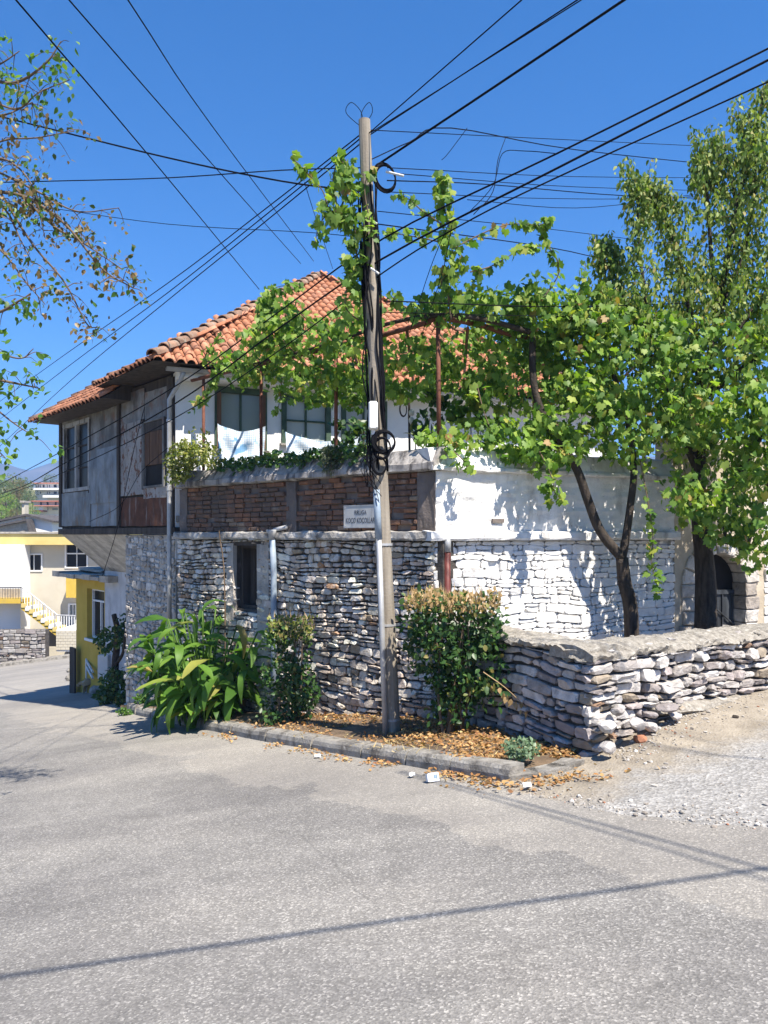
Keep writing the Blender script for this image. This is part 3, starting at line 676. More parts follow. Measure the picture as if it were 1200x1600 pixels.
def rough_band(W, s0, s1, prof, seg=0.12, amp=0.012, seed=0.0, tile=4.0):
    """a long moulded strip along a wall; prof = list of (out, z), uneven along its length"""
    n = max(2, int((s1 - s0) / seg) + 1); k = len(prof); vv = []
    for i in range(n):
        s = s0 + (s1 - s0) * i / (n - 1)
        for j, (o_, z_) in enumerate(prof):
            vv.append(W.pt(s, z_ + amp * nz(s, j * 2.3, seed, tile), o_ + amp * nz(s, j * 1.7, seed + 5, tile)))
    ff = [(i * k + j, i * k + (j + 1) % k, (i + 1) * k + (j + 1) % k, (i + 1) * k + j) for i in range(n - 1) for j in range(k)]
    ff += [tuple(range(k)), tuple((n - 1) * k + j for j in reversed(range(k)))]
    return vv, ff

ZL0, ZL1, ZC0, ZC1 = 1.525, 1.635, 2.33, 2.60     # ledge and coping heights
LEN = 5.15
gl = lambda s: G(*LW.pt(s, 0)[:2])
# --- terrace wall on the street
tw = thing('terrace_wall', 'grey rubble stone wall with brick parapet and streaked concrete coping beside the pole', 'stone wall', LW.pt(2.5, gl(2.5)))
win = LW.rect(368, 852, 404, 952)
core = pierced(LW, -0.10, LEN, gl(LEN) - 0.4, ZL0, -0.45, -0.03, [(win[0], win[1], win[2], win[3])])
mk('wall_core', core, m['mortar'], tw)
rubble(tw, LW, 0.0, LEN, gl, ZL0 - 0.01, m['limed_stone'], rowh=(0.045, 0.115), wid=(0.07, 0.24), gap=0.0085, proud=(0.012, 0.055), holes=[win], wob=0.034, cut=0.24, soft=0.88)
mk('ledge', rough_band(LW, -0.06, LEN + 0.02, [(-0.1, ZL0), (0.085, ZL0 + 0.004), (0.10, ZL0 + 0.03), (0.095, ZL1 - 0.012), (0.07, ZL1), (-0.1, ZL1 + 0.01)], amp=0.02, seg=0.06, tile=7), m['ledge'], tw)
mk('parapet_core', MB().wbox(LW, 0.0, LEN, ZL0 + 0.02, ZC0 + 0.02, -0.33, -0.05), m['brick_mortar'], tw)
mk('coping', rough_band(LW, -0.05, LEN + 0.03, [(-0.36, ZC0 - 0.01), (0.05, ZC0 - 0.005), (0.075, ZC0 + 0.012), (0.07, ZC0 + 0.085), (0.045, ZC0 + 0.10), (-0.06, ZC1 - 0.02), (-0.10, ZC1), (-0.36, ZC1 - 0.02)], amp=0.018), m['coping'], tw)
# bricks, with worn and missing ones
bh, bw = 0.068, 0.205
cols = [(0.0, 0.26), (LW.hit(462, 790)[0], LW.hit(446, 790)[0]), (LEN - 0.2, LEN)]
for (a, b) in cols:
    mk('pillar', rough_band(LW, a + 0.002, b - 0.002, [(-0.1, ZL1), (-0.012, ZL1), (-0.008, 1.8), (-0.014, 2.0), (-0.008, 2.2), (-0.01, ZC0 - 0.02), (-0.1, ZC0 - 0.02)], seg=0.05, amp=0.02, seed=a, tile=7), m['dark_plaster'], tw)
row = 0; z = ZL1 + 0.014
rest = []
while z + bh < ZC0 + 0.01:
    s = 0.26 - (bw / 2 if row % 2 else 0) + U(-0.03, 0.03)
    while s < LEN - 0.2:
        w_ = bw * (U(0.92, 1.02) if R() > 0.14 else 0.5)
        a, b = max(s + 0.006, 0.26), min(s + w_ - 0.008, LEN - 0.2)
        mid = 0.5 * (a + b); inp = any(c0 - 0.02 < mid < c1 + 0.02 for c0, c1 in cols)
        if b - a > 0.05 and not inp and R() > 0.05:
            pr = U(-0.022, -0.002) if R() > 0.10 else U(-0.045, -0.034)
            j = lambda q=0.0055: U(-q, q)
            zz0, zz1 = z + j(), z + bh - 0.011 + j()
            e = U(0.004, 0.012)
            vv = [LW.pt(a, zz0, -0.06), LW.pt(b, zz0, -0.06), LW.pt(b, zz1, -0.06), LW.pt(a, zz1, -0.06),
                  LW.pt(a + j(), zz0 + j(), pr - e), LW.pt(b + j(), zz0 + j(), pr - e), LW.pt(b + j(), zz1 + j(), pr - e), LW.pt(a + j(), zz1 + j(), pr - e),
                  LW.pt(a + e + j(), zz0 + e, pr + j(.003)), LW.pt(b - e + j(), zz0 + e, pr + j(.003)), LW.pt(b - e + j(), zz1 - e, pr + j(.003)), LW.pt(a + e + j(), zz1 - e, pr + j(.003))]
            ff = [(0, 1, 5, 4), (1, 2, 6, 5), (2, 3, 7, 6), (3, 0, 4, 7), (4, 5, 9, 8), (5, 6, 10, 9), (6, 7, 11, 10), (7, 4, 8, 11), (8, 9, 10, 11)]
            mk('brick', (vv, ff), m['brick'], tw)
        s += w_
    z += bh; row += 1
# narrow boarded window in the stone
wn = mk('window', pierced(LW, win[0], win[1], win[2], win[3], -0.30, -0.10, [(win[0] + 0.05, win[1] - 0.05, win[2] + 0.05, win[3] - 0.05)]), m['dark_wood'], tw)
n_ = 4
for i in range(n_):
    a = win[0] + 0.055 + (win[1] - win[0] - 0.11) * i / n_; b = win[0] + 0.055 + (win[1] - win[0] - 0.11) * (i + 1) / n_ - 0.006
    mk('board', MB().wbox(LW, a, b, win[2] + 0.055, win[3] - 0.055, -0.26 + 0.01 * (i % 2), -0.235 + 0.01 * (i % 2)), m['dark_wood'], wn)
mk('lintel', MB().wbox(LW, win[0] - 0.08, win[1] + 0.08, win[3] - 0.005, win[3] + 0.06, -0.2, 0.02), m['dark_wood'], tw)
jamb = rough_band(LW, win[1] + 0.012, win[1] + 0.17, [(-0.2, win[2] - 0.2), (0.035, win[2] - 0.2), (0.035, win[3] + 0.02), (-0.2, win[3] + 0.02)], seg=0.05, amp=0.02, seed=3)
mk('plaster_jamb', jamb, m['pier_plaster'], tw)
jamb = rough_band(LW, win[0] - 0.26, win[0] - 0.012, [(-0.2, win[2] - 0.9), (0.03, win[2] - 0.9), (0.04, win[3] + 0.02), (-0.2, win[3] + 0.02)], seg=0.05, amp=0.02, seed=8)
mk('plaster_jamb', jamb, m['pier_plaster'], tw)
# drain pipes on the wall
s_, _ = LW.hit(427, 900, 0.1)
pp = MB().tube([LW.pt(s_, 1.60, 0.12), LW.pt(s_, 1.1, 0.09), LW.pt(s_, 0.2, 0.09), LW.pt(s_, gl(s_) + 0.05, 0.09)], 0.042, 10)
dp = mk('drain_pipe', pp, m['blue_pipe'], tw, smooth=True)
fn = MB().tube([LW.pt(s_, 1.53, 0.12), LW.pt(s_, 1.60, 0.12), LW.pt(s_, 1.66, 0.125), LW.pt(s_, 1.665, 0.125)], [0.045, 0.05, 0.085, 0.07], 10)
mk('funnel', fn, m['galv'], dp, smooth=True)
mk('spout', MB().tube([LW.pt(s_ - 0.02, 1.66, 0.10), LW.pt(s_ - 0.22, 1.70, 0.04)], 0.03, 8), m['galv'], dp, smooth=True)
s_, _ = LW.hit(348, 900, 0.08)
mk('thin_pipe', MB().tube(catmull([LW.pt(s_ + 0.02, 1.66, 0.04), LW.pt(s_ + 0.02, 1.67, 0.12), LW.pt(s_, 1.55, 0.13), LW.pt(s_ - 0.10, 0.9, 0.12), LW.pt(s_ - 0.22, gl(s_) + 0.1, 0.2)], 4), 0.010, 6), m['twig'], tw, smooth=True)

# --- whitewashed wall
WL = 3.70
gw = lambda s: G(*WW.pt(s, 0)[:2])
ww = thing('whitewashed_wall', 'whitewashed rubble garden wall with ledge and coping behind the low wall', 'stone wall', WW.pt(1.8, gw(1.8)))
mk('wall_core', MB().wbox(WW, 0.0, WL, gw(0) - 0.4, ZL0, -0.5, -0.028), m['whitewash'], ww)
rubble(ww, WW, 0.0, WL, gw, ZL0 - 0.006, m['white_stone'], rowh=(0.045, 0.12), wid=(0.09, 0.32), gap=0.0036, proud=(0.004, 0.026), soft=0.90, cut=0.24, wob=0.03, keep=0.985)
mk('ledge', rough_band(WW, -0.10, WL, [(-0.1, ZL0), (0.10, ZL0 + 0.004), (0.115, ZL0 + 0.03), (0.11, ZL1 - 0.012), (0.08, ZL1), (-0.1, ZL1 + 0.01)], amp=0.014, seed=3), m['white_coping'], ww)
pp_ = [(-0.34, ZL1 - 0.05)] + [(0.008 * nz(z_ * 9, 3, 1), z_) for z_ in np.linspace(ZL1 - 0.05, ZC0 + 0.01, 16)] + [(-0.34, ZC0 + 0.01)]
mk('parapet', rough_band(WW, 0.02, WL, pp_, seg=0.045, amp=0.017, seed=6, tile=5.5), m['whitewash'], ww)
mk('coping', rough_band(WW, -0.06, WL, [(-0.36, ZC0 - 0.01), (0.05, ZC0 - 0.005), (0.075, ZC0 + 0.012), (0.07, ZC0 + 0.04), (0.03, ZC0 + 0.07), (-0.04, ZC1 - 0.02), (-0.10, ZC1), (-0.36, ZC1 - 0.02)], amp=0.02, seed=2), m['white_coping'], ww)
s_, z_ = WW.hit(776, 814)
mk('broken_hole', MB().wbox(WW, s_ - 0.07, s_ + 0.09, z_ - 0.02, z_ + 0.025, -0.02, 0.028), m['dark_plaster'], ww)
s_, _ = WW.hit(698, 880, 0.06)
dp = mk('drain_pipe', MB().tube([WW.pt(s_, 1.47, 0.075), WW.pt(s_, 0.6, 0.075), WW.pt(s_, gw(s_), 0.075)], 0.036, 10), m['maroon'], ww, smooth=True)
mk('pipe_collar', MB().tube([WW.pt(s_, 1.40, 0.075), WW.pt(s_, 1.60, 0.075)], 0.042, 10), m['galv'], dp, smooth=True)

# --- low rubble wall round the little yard
lw = thing('low_wall', 'low dry rubble wall with mortar top bounding the yard beside the driveway', 'stone wall', (Q.x, Q.y, G(Q.x, Q.y)))
ZT = 0.60
g1 = lambda s: G(*QL.pt(s, 0)[:2]); g2 = lambda s: G(*QR.pt(s, 0)[:2]) + 0.15 * sstep(0, 0.9, s)
mk('wall_core', MB().wbox(QL, 0.05, QLL - 0.03, G(*C) - 0.4, ZT - 0.03, -0.42, -0.02), m['mortar'], lw)
mk('wall_core', MB().hexa([QR.pt(0.06, -0.9, -0.03), QR.pt(5.2, -0.9, -0.03), QR.pt(5.2, -0.9, -0.45), QR.pt(0.62, -0.9, -0.45), QR.pt(0.06, ZT - 0.03, -0.03), QR.pt(5.2, ZT - 0.03, -0.03), QR.pt(5.2, ZT - 0.03, -0.45), QR.pt(0.62, ZT - 0.03, -0.45)]), m['mortar'], lw)
rubble(lw, QL, 0.05, QLL + 0.02, g1, ZT - 0.05, m['stone'], rowh=(0.055, 0.125), wid=(0.10, 0.32), gap=0.010, proud=(0.012, 0.06), cut=0.26, wob=0.03, limit=150, soft=0.86)
rubble(lw, QR, -0.03, 5.2, g2, ZT - 0.05, m['stone'], rowh=(0.05, 0.12), wid=(0.08, 0.30), gap=0.010, proud=(0.012, 0.08), cut=0.28, wob=0.035, limit=150, soft=0.84)
def low_top(W, s0, s1, wdt, seed):
    vv = []; n = int((s1 - s0) / 0.03) + 1; cross = [(0.04, -0.05), (0.06, -0.022), (0.045, 0.006), (-0.04, 0.035), (-wdt * .35, 0.05), (-wdt * .7, 0.045), (-wdt, 0.01), (-wdt - 0.02, -0.08)]
    for i in range(n):
        s = s0 + (s1 - s0) * i / (n - 1)
        for j, (o_, h_) in enumerate(cross):
            vv.append(W.pt(s, ZT + h_ + 0.03 * nz(s, o_ * 3, seed, 2.1) + 0.02 * nz(s, o_ * 8, seed, 11) + U(-.009, .009), o_ + (0.06 * nz(s, j * 5, seed + 3, 4.3) + 0.035 * nz(s, j, seed, 14) + U(-.008, .008) if j < 3 else 0)))
    k = len(cross); ff = [(i * k + j, i * k + j + 1, (i + 1) * k + j + 1, (i + 1) * k + j) for i in range(n - 1) for j in range(k - 1)]
    ff += [tuple(range(k)), tuple((n - 1) * k + j for j in reversed(range(k)))]
    return vv, ff
m['gravel_mortar'] = surf('gravelly_mortar', [(0.3, (0.24, 0.215, 0.18)), (0.55, (0.40, 0.365, 0.31)), (0.75, (0.56, 0.53, 0.47))], scale=24, detail=8, bscale=70, bump=1.0, bdist=0.025, rough=0.95,
                          dirt=[((0.14, 0.125, 0.11), 7, 0.55, 0.68, 0.6, V1)])
mk('mortar_top', low_top(QL, 0.0, QLL - 0.02, 0.42, 2.0), m['gravel_mortar'], lw)
mk('mortar_top', low_top(QR, -0.04, 5.2, 0.45, 7.0), m['gravel_mortar'], lw)
random.seed(55)
for (W_, L_, n0) in ((QL, QLL - 0.1, 26), (QR, 4.4, 46)):
    for i in range(n0):
        s_ = 0.08 + (L_ - 0.1) * (i + U(-.3, .3)) / n0; o_ = U(-0.40, 0.02); r_ = U(0.035, 0.07)
        vv, ff = pebble(W_.pt(s_, ZT + 0.018 + 0.02 * nz(s_, o_ * 3, 2 if W_ is QL else 7, 2.1), o_), r_, 0.42); mk('cap_stone', (vv, ff), m['stone' if i % 3 else 'gravel_mortar'], lw)
sA, zA = QR.hit(1010, 1100); sB, zB = QR.hit(1200, 1083)
vv = []; n = 46
for i in range(n):
    s = sA + (5.2 - sA) * i / (n - 1); zc = zA - 0.055 + (zB - zA) * (s - sA) / (sB - sA) * 0.8
    for o_, h_ in ((-0.05, -0.055), (0.08, -0.055), (0.12, -0.02), (0.105, 0.03), (0.06, 0.05), (-0.05, 0.055)):
        vv.append(QR.pt(s, zc + h_ * min(1, 0.55 + i * 0.12) + 0.02 * nz(s, h_ * 30, 4, 7), o_ + 0.03 * nz(s, o_ * 9, 2, 6)))
ff = [(i * 6 + j, i * 6 + (j + 1) % 6, (i + 1) * 6 + (j + 1) % 6, (i + 1) * 6 + j) for i in range(n - 1) for j in range(6)] + [tuple(range(6)), tuple((n - 1) * 6 + j for j in range(6))]
mk('footing', (vv, ff), m['gravel_mortar'], lw)

# --- gate wall and arched metal gate
W0 = WW.pt(WL, 0); GW = Wall((W0.x, W0.y), (0.95, 0.31))
gg = thing('gate_wall', 'beige and white stone wall with an arched gateway behind the tree trunk', 'wall', GW.pt(0.7, G(*GW.pt(0.7, 0)[:2]) - 0.3))
gc = GW.hit(1126, 930)[0]; gwid = 0.44; spring = 0.92; ztop = 1.36; zb_ = -0.75
arc = [(gc + gwid * math.cos(a), spring + (ztop - spring) * math.sin(a)) for a in np.linspace(math.pi, 0, 15)]
mb = MB()
mb.wbox(GW, 0.0, gc - gwid, zb_, 2.9, -0.4, 0.0); mb.wbox(GW, gc + gwid, 6.0, zb_, 2.9, -0.4, 0.0)
for (a, za), (b, zb2) in zip(arc, arc[1:]):
    mb.hexa([GW.pt(a, za, 0), GW.pt(b, zb2, 0), GW.pt(b, zb2, -0.4), GW.pt(a, za, -0.4), GW.pt(a, 2.9, 0), GW.pt(b, 2.9, 0), GW.pt(b, 2.9, -0.4), GW.pt(a, 2.9, -0.4)])
mk('wall_body', mb, m['stucco_beige'], gg)
for i in range(9):                                     # jamb stones up both sides of the opening
    for sd_ in (-1, 1):
        z0 = zb_ + 0.02 + i * 0.185; ex = U(0.16, 0.28)
        if z0 > spring: continue
        a, b = (gc - gwid - ex, gc - gwid + 0.03) if sd_ < 0 else (gc + gwid - 0.03, gc + gwid + ex)
        vv, ff = stone_geo(GW, (a + b) / 2, z0 + 0.085, [(a, z0), ((a + b) / 2, z0 - .004), (b, z0), (b, z0 + 0.085), (b, z0 + 0.17), ((a + b) / 2, z0 + 0.172), (a, z0 + 0.17), (a, z0 + 0.08)], U(0.03, 0.05), depth=0.3)
        mk('jamb_stone', (vv, ff), m['pier_stone'], gg)
for i in range(9):                                     # voussoirs
    a0, a1 = math.pi * (1 - i / 9) - 0.02, math.pi * (1 - (i + 1) / 9) + 0.02
    def ap(an, rr): return (gc + (gwid + rr) * math.cos(an), spring + (ztop - spring + rr) * math.sin(an))
    ol = [ap(a0, -0.02), ap((a0 + a1) / 2, -0.02), ap(a1, -0.02), ap(a1, 0.1), ap(a1, 0.2), ap((a0 + a1) / 2, 0.21), ap(a0, 0.2), ap(a0, 0.1)]
    c0 = sum(p[0] for p in ol) / 8, sum(p[1] for p in ol) / 8
    vv, ff = stone_geo(GW, c0[0], c0[1], ol, 0.035, depth=0.3); mk('arch_stone', (vv, ff), m['pier_stone'], gg)
rubble(gg, GW, gc + gwid + 0.30, 3.4, lambda s: zb_, 2.2, m['white_stone'], rowh=(0.12, 0.2), wid=(0.2, 0.45), gap=0.006, proud=(0.01, 0.03), soft=0.88, limit=120)
gt = thing('metal_gate', 'dark metal double gate with diamond bars in the arched gateway', 'gate', GW.pt(gc, zb_, -0.2))
for sd_ in (-1, 1):
    a, b = (gc - gwid + 0.02, gc - 0.004) if sd_ < 0 else (gc + 0.004, gc + gwid - 0.02)
    lf = mk('gate_leaf', MB().wbox(GW, a, b, zb_ + 0.02, spring - 0.15, -0.24, -0.215), m['black_metal'], gt)
    for k in range(3):
        q = a + (b - a) * (0.08 + 0.42 * k); mk('gate_rib', MB().wbox(GW, q - 0.012, q + 0.012, zb_ + 0.03, spring - 0.16, -0.214, -0.195), m['black_metal'], lf)
    z0, z1 = 0.0, 0.62; zm = 0.31; e = a if sd_ < 0 else b; c_ = gc + sd_ * 0.01
    for (p, q) in (((c_, z1), (e, zm)), ((e, zm), (c_, z0))):
        mk('diamond_bar', MB().tube([GW.pt(p[0], p[1], -0.188), GW.pt(q[0], q[1], -0.188)], 0.011, 6), m['black_metal'], lf)
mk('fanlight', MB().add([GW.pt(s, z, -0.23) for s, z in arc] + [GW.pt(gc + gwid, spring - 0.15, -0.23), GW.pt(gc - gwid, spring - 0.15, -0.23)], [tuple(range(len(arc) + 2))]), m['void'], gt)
mk('cross_rail', MB().wbox(GW, gc - gwid + 0.01, gc + gwid - 0.01, spring - 0.16, spring - 0.10, -0.225, -0.19), m['black_metal'], gt)
mk('knob', MB().tube([GW.pt(gc + 0.03, 0.33, -0.21), GW.pt(gc + 0.03, 0.33, -0.16), GW.pt(gc + 0.03, 0.33, -0.15)], [0.018, 0.03, 0.015], 10), m['galv'], gt, smooth=True)

# ------------------------------------------------------------------ the house
hz = lambda s: G(*HS.pt(s, 0)[:2])
house = thing('old_house', 'old two-storey house with terracotta hipped roof and jettied tin-clad upper floor', 'house', HS.pt(2, hz(2)))
ZF, ZE = 1.72, 4.22                       # upper floor and eaves
SA, SB = HS.hit(188, 700)[0], HS.hit(95, 740)[0]
w1 = HF.rect(340, 612, 412, 700); w2 = HF.rect(444, 624, 512, 692); w3 = HF.rect(537, 630, 600, 694)
wins = [w1, w2, w3]
mk('wall', pierced(HF, 0.0, 9.0, 1.2, ZE, -0.22, 0.0, wins), m['plaster'], house)
mk('wall', MB().wbox(HS, 0.24, SA + 0.0, ZF, ZE - 0.02, -0.22, -0.03), m['dark_wood'], house)
mk('back_wall', MB().wbox(HF, 0.3, 9.0, 0.5, ZE, -6.0, -5.8).wbox(HF, 8.8, 9.0, 1.2, ZE, -5.8, -0.22), m['plaster'], house)
wA = HS.rect(226, 655, 258, 762); wB = HS.rect(101, 662, 139, 766)
mk('wall', pierced(HS, SA, SB, ZF, ZE - 0.15, -0.20, -0.03, [wB]), m['dark_wood'], house)
mk('wall', MB().add([HS.pt(SB, ZF, -0.03), HS.pt(SB, ZF, -4.5), HS.pt(SB, ZE, -4.5), HS.pt(SB, ZE - .15, -0.03)], [(0, 1, 2, 3)]), m['dark_wood'], house)
mk('terrace_floor', MB().hexa([LW.pt(0, 1.8, -0.3), LW.pt(LEN, 1.8, -0.3), HF.pt(0, 1.8, 0.01), HF.pt(6.0, 1.8, 0.01), LW.pt(0, 1.9, -0.3), LW.pt(LEN, 1.9, -0.3), HF.pt(0, 1.9, 0.01), HF.pt(6.0, 1.9, 0.01)]).hexa(
    [WW.pt(0.0, 1.79, -0.3), WW.pt(WL, 1.79, -0.3), HF.pt(8.5, 1.79, 0.01), HF.pt(3.5, 1.79, 0.01), WW.pt(0.0, 1.895, -0.3), WW.pt(WL, 1.895, -0.3), HF.pt(8.5, 1.895, 0.01), HF.pt(3.5, 1.895, 0.01)]), m['concrete'], house)

# windows on the terrace side: green frames, curtained panes
for i, (a, b, z0, z1) in enumerate(wins):
    fr = 0.06
    wd = mk('window', pierced(HF, a - 0.05, b + 0.05, z0 - 0.03, z1 + 0.06, -0.06, 0.035, [(a + fr * .6, b - fr * .6, z0 + fr * .5, z1 - fr * .6)]), m['green_paint'], house)
    if i == 0: wd['label'] = 'green framed window with blue woven sheeting across its foot'
    if i == 0:
        mk('reveal_board', MB().wbox(HF, a - 0.02, a + 0.05, z0, z1 - 0.04, 0.036, 0.05), m['brown_board'], wd); mk('reveal_board', MB().wbox(HF, b - 0.05, b + 0.02, z0, z1 - 0.04, 0.036, 0.05), m['brown_board'], wd)
    cm = (a + b) / 2; zm = z0 + (z1 - z0) * 0.5
    for (p, q) in ((a + fr * .6, cm - 0.014), (cm + 0.014, b - fr * .6)):
        for (r, t) in (((z0 + fr * .5, zm - 0.014), (zm + 0.014, z1 - fr * .6)) if i else ((z0 + fr * .5, z1 - fr * .6),)):
            mk('pane', MB().wbox(HF, p, q, r, t, -0.045, -0.04), m['curtain_pane' if i else 'pane'], wd)
    mk('mullion', MB().wbox(HF, cm - 0.016, cm + 0.016, z0 + fr * .5, z1 - fr * .6, -0.05, -0.01), m['green_paint'], wd)
    if i: mk('transom', MB().wbox(HF, a + fr * .6, b - fr * .6, zm - 0.014, zm + 0.014, -0.05, -0.012), m['green_paint'], wd)
    mk('sill', MB().wbox(HF, a - 0.08, b + 0.08, z0 - 0.07, z0 - 0.032, -0.02, 0.08), m['concrete'], wd)

# tin-clad street front: every sheet is a piece
def sheet_piece(x0, y0, x1, y1, mat, out, lab=None, par=None, name='metal_sheet'):
    a, b, z0, z1 = HS.rect(x0, y0, x1, y1)
    n = 7; vv = []; sd_ = U(0, 50)
    for i in range(n):
        for j in range(n):
            s = a + (b - a) * i / (n - 1); z = z0 + (z1 - z0) * j / (n - 1)
            e = 0.0 if 0 < i < n - 1 and 0 < j < n - 1 else 1.0
            vv.append(HS.pt(s + e * 0.012 * nz(s, z, sd_, 6), z + e * 0.012 * nz(s, z, sd_ + 3, 6), out + 0.012 * nz(s, z, sd_ + 7, 3) + 0.004 * e * R()))
    ff = [(i * n + j, (i + 1) * n + j, (i + 1) * n + j + 1, i * n + j + 1) for i in range(n - 1) for j in range(n - 1)]
    k = len(vv)
    rim = [i * n for i in range(n)] + [(n - 1) * n + j for j in range(1, n)] + [i * n + n - 1 for i in range(n - 2, -1, -1)] + [j for j in range(n - 2, 0, -1)]
    vv += [vv[i] - Vector((HS.n.x, HS.n.y, 0)) * 0.012 for i in rim]; L = len(rim)
    ff += [(rim[i], rim[(i + 1) % L], k + (i + 1) % L, k + i) for i in range(L)]
    o = mk(name, (vv, ff), m[mat], par or house)
    if lab: o['label'] = lab
    return o
sheet_piece(140, 640, 186.5, 706, 'tin', 0.0); sheet_piece(141, 700, 186, 786, 'blue_tin', 0.02, 'bluish grey metal sheet with a torn edge')
sheet_piece(96, 769, 142, 822, 'blue_tin', 0.005); sheet_piece(143, 784, 186.5, 822, 'blue_tin', 0.004)
sheet_piece(189, 612, 225, 662, 'tin', 0.0); sheet_piece(189, 660, 225, 774, 'rusty_tin', 0.012, 'rust-spotted pale metal sheet beside the doorway'); sheet_piece(226, 608, 262, 656, 'tin', -0.004)
sheet_piece(190, 776, 262, 822, 'rust_sheet', 0.008, 'deeply rusted metal sheet under the doorway'); sheet_piece(226, 761, 262, 778, 'rusty_tin', 0.016)
sheet_piece(96, 652, 140, 662, 'tin', 0.0)
for (x0, x1, y0, y1, o0) in ((186.2, 189.6, 606, 824, 0.05), (94, 97, 655, 824, 0.03), (139, 141.5, 655, 770, 0.02), (262, 272, 590, 826, 0.02), (223.8, 226, 655, 765, 0.03)):
    a, b, z0, z1 = HS.rect(x0, y0, x1, y1); mk('post', MB().wbox(HS, a, b, z0, z1, -0.04, o0), m['dark_wood'], house)
# doorway-like window closed with brown board, dark below
a, b, z0, z1 = wA
wd = mk('window', pierced(HS, a - 0.01, b + 0.03, z0, z1, -0.035, 0.03, [(a + 0.05, b - 0.01, z0 + 0.04, z1 - 0.03)]), m['tin'], house); wd['label'] = 'tall opening closed with brown boards, dark at its foot'
zz = z0 + (z1 - z0) * 0.34
nb = 4
for i in range(nb):
    p = a + 0.052 + (b - a - 0.064) * i / nb; q = a + 0.052 + (b - a - 0.064) * (i + 1) / nb - 0.006
    mk('board', MB().wbox(HS, p, q, zz, z1 - 0.2, -0.03, 0.0 + 0.006 * (i % 2)), m['brown_board'], wd)
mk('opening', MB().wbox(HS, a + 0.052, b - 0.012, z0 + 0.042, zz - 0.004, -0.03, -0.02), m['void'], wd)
mk('head_board', MB().wbox(HS, a + 0.052, b - 0.012, z1 - 0.196, z1 - 0.034, -0.03, 0.01), m['dark_wood'], wd)
# paired dark windows at the far end
a, b, z0, z1 = wB; cm = (a + b) / 2
wd = mk('window', pierced(HS, a - 0.06, b + 0.06, z0 - 0.02, z1 + 0.05, -0.06, 0.02, [(a + 0.02, cm - 0.05, z0 + 0.05, z1 - 0.03), (cm + 0.05, b - 0.02, z0 + 0.05, z1 - 0.03)]), m['peeling'], house); wd['label'] = 'pair of tall dark windows in peeling white frames'
for (p, q) in ((a + 0.02, cm - 0.05), (cm + 0.05, b - 0.02)):
    mk('pane', MB().wbox(HS, p, q, z0 + 0.05, z1 - 0.03, -0.05, -0.045), m['dark_pane'], wd)
    for t in (0.33, 0.66): mk('glazing_bar', MB().wbox(HS, p, q, z0 + (z1 - z0) * t - 0.012, z0 + (z1 - z0) * t + 0.012, -0.044, -0.02), m['dark_wood'], wd)
mk('floor_beam', MB().wbox(HS, -0.05, SB + 0.02, ZF - 0.12, ZF - 0.004, -0.3, 0.05), m['dark_wood'], house)

# soffit planks running back under the jetty, recessed ground floor, stone pier
REC = 0.95; ZR = 0.78; SP = HS.hit(196, 950)[0]
n_ = 15
for i in range(n_):
    sa_, sb_ = SP + (SB - SP) * i / n_ + 0.004, SP + (SB - SP) * (i + 1) / n_ - 0.006
    def lp(fr, s_): return HS.pt(s_, ZF - 0.125 + (ZR - ZF + 0.125) * fr, -0.02 - REC * fr)
    p = [lp(0, sa_), lp(0, sb_), lp(1, sb_), lp(1, sa_)]; up = Vector((HS.n.x * -0.02, HS.n.y * -0.02, 0.025 + U(0, .012)))
    mk('soffit_plank', MB().hexa(p + [q + up for q in p]), m['plank'], house)
mk('side_gable', MB().add([HS.pt(SB - 0.02, ZF - .12, -0.04), HS.pt(SB - 0.02, ZR, -REC), HS.pt(SB - 0.02, ZF - .12, -REC - 0.3)], [(0, 1, 2)]), m['plank'], house)
mk('ground_wall', MB().wbox(HS, SP - 0.1, SB, hz(SB) - 0.8, ZR + 0.05, -REC - 0.3, -REC), m['blue_plaster'], house)
pier = mk('pier_core', MB().wbox(HS, 0.02, SP, hz(SP) - 0.5, ZF - 0.13, -1.2, -0.01), m['pier_plaster'], house)
rubble(house, HS, 0.02, SP, hz, ZF - 0.14, m['pier_stone'], rowh=(0.07, 0.12), wid=(0.09, 0.2), gap=0.012, proud=(0.004, 0.034), limit=220, wob=0.04, keep=0.86, cut=0.3, taper=lambda s, z: 1.25 - 0.3 * (z + 1))

# ---- roof
def eave(W1, s, out1, z): return W1.pt(s, z, out1)
ZEV = 4.24
E0 = H + HF.n * 0.45 + HS.n * 0.45; E0 = Vector((E0.x, E0.y, ZEV))
ER = HF.pt(9.3, ZEV, 0.45); EB = HF.pt(9.3, ZEV, -7.2); ES = HS.pt(2.25, ZEV, 0.45); PK = Vector((-1.5, 18.0, 7.62))
roof = mk('roof', MB().add([E0, ER, EB, ES, PK], [(0, 1, 2, 3), (0, 1, 4), (1, 2, 4), (2, 3, 4), (3, 0, 4)]), m['dark_wood'], house)
prof = [(0.0, 0.0), (0.012, 0.034), (0.045, 0.064), (0.085, 0.070), (0.120, 0.056), (0.145, 0.026), (0.155, 0.0), (0.175, -0.010), (0.198, 0.004)]
def tile_mesh(sc_=0.845, L=0.34, tilt=0.017):
    vv = []; k = len(prof)
    for x, h in prof: vv.append((x * sc_, 0, h * sc_ + tilt))
    for x, h in prof: vv.append(((x - 0.08) * 0.94 * sc_ + 0.08 * sc_, L, h * sc_ * 0.9))
    for x, h in prof: vv.append((x * sc_, 0.004, h * sc_ + tilt - 0.016))
    ff = [(i, i + 1, k + i + 1, k + i) for i in range(k - 1)] + [(2 * k + i, 2 * k + i + 1, i + 1, i) for i in range(k - 1)]
    return vv, ff
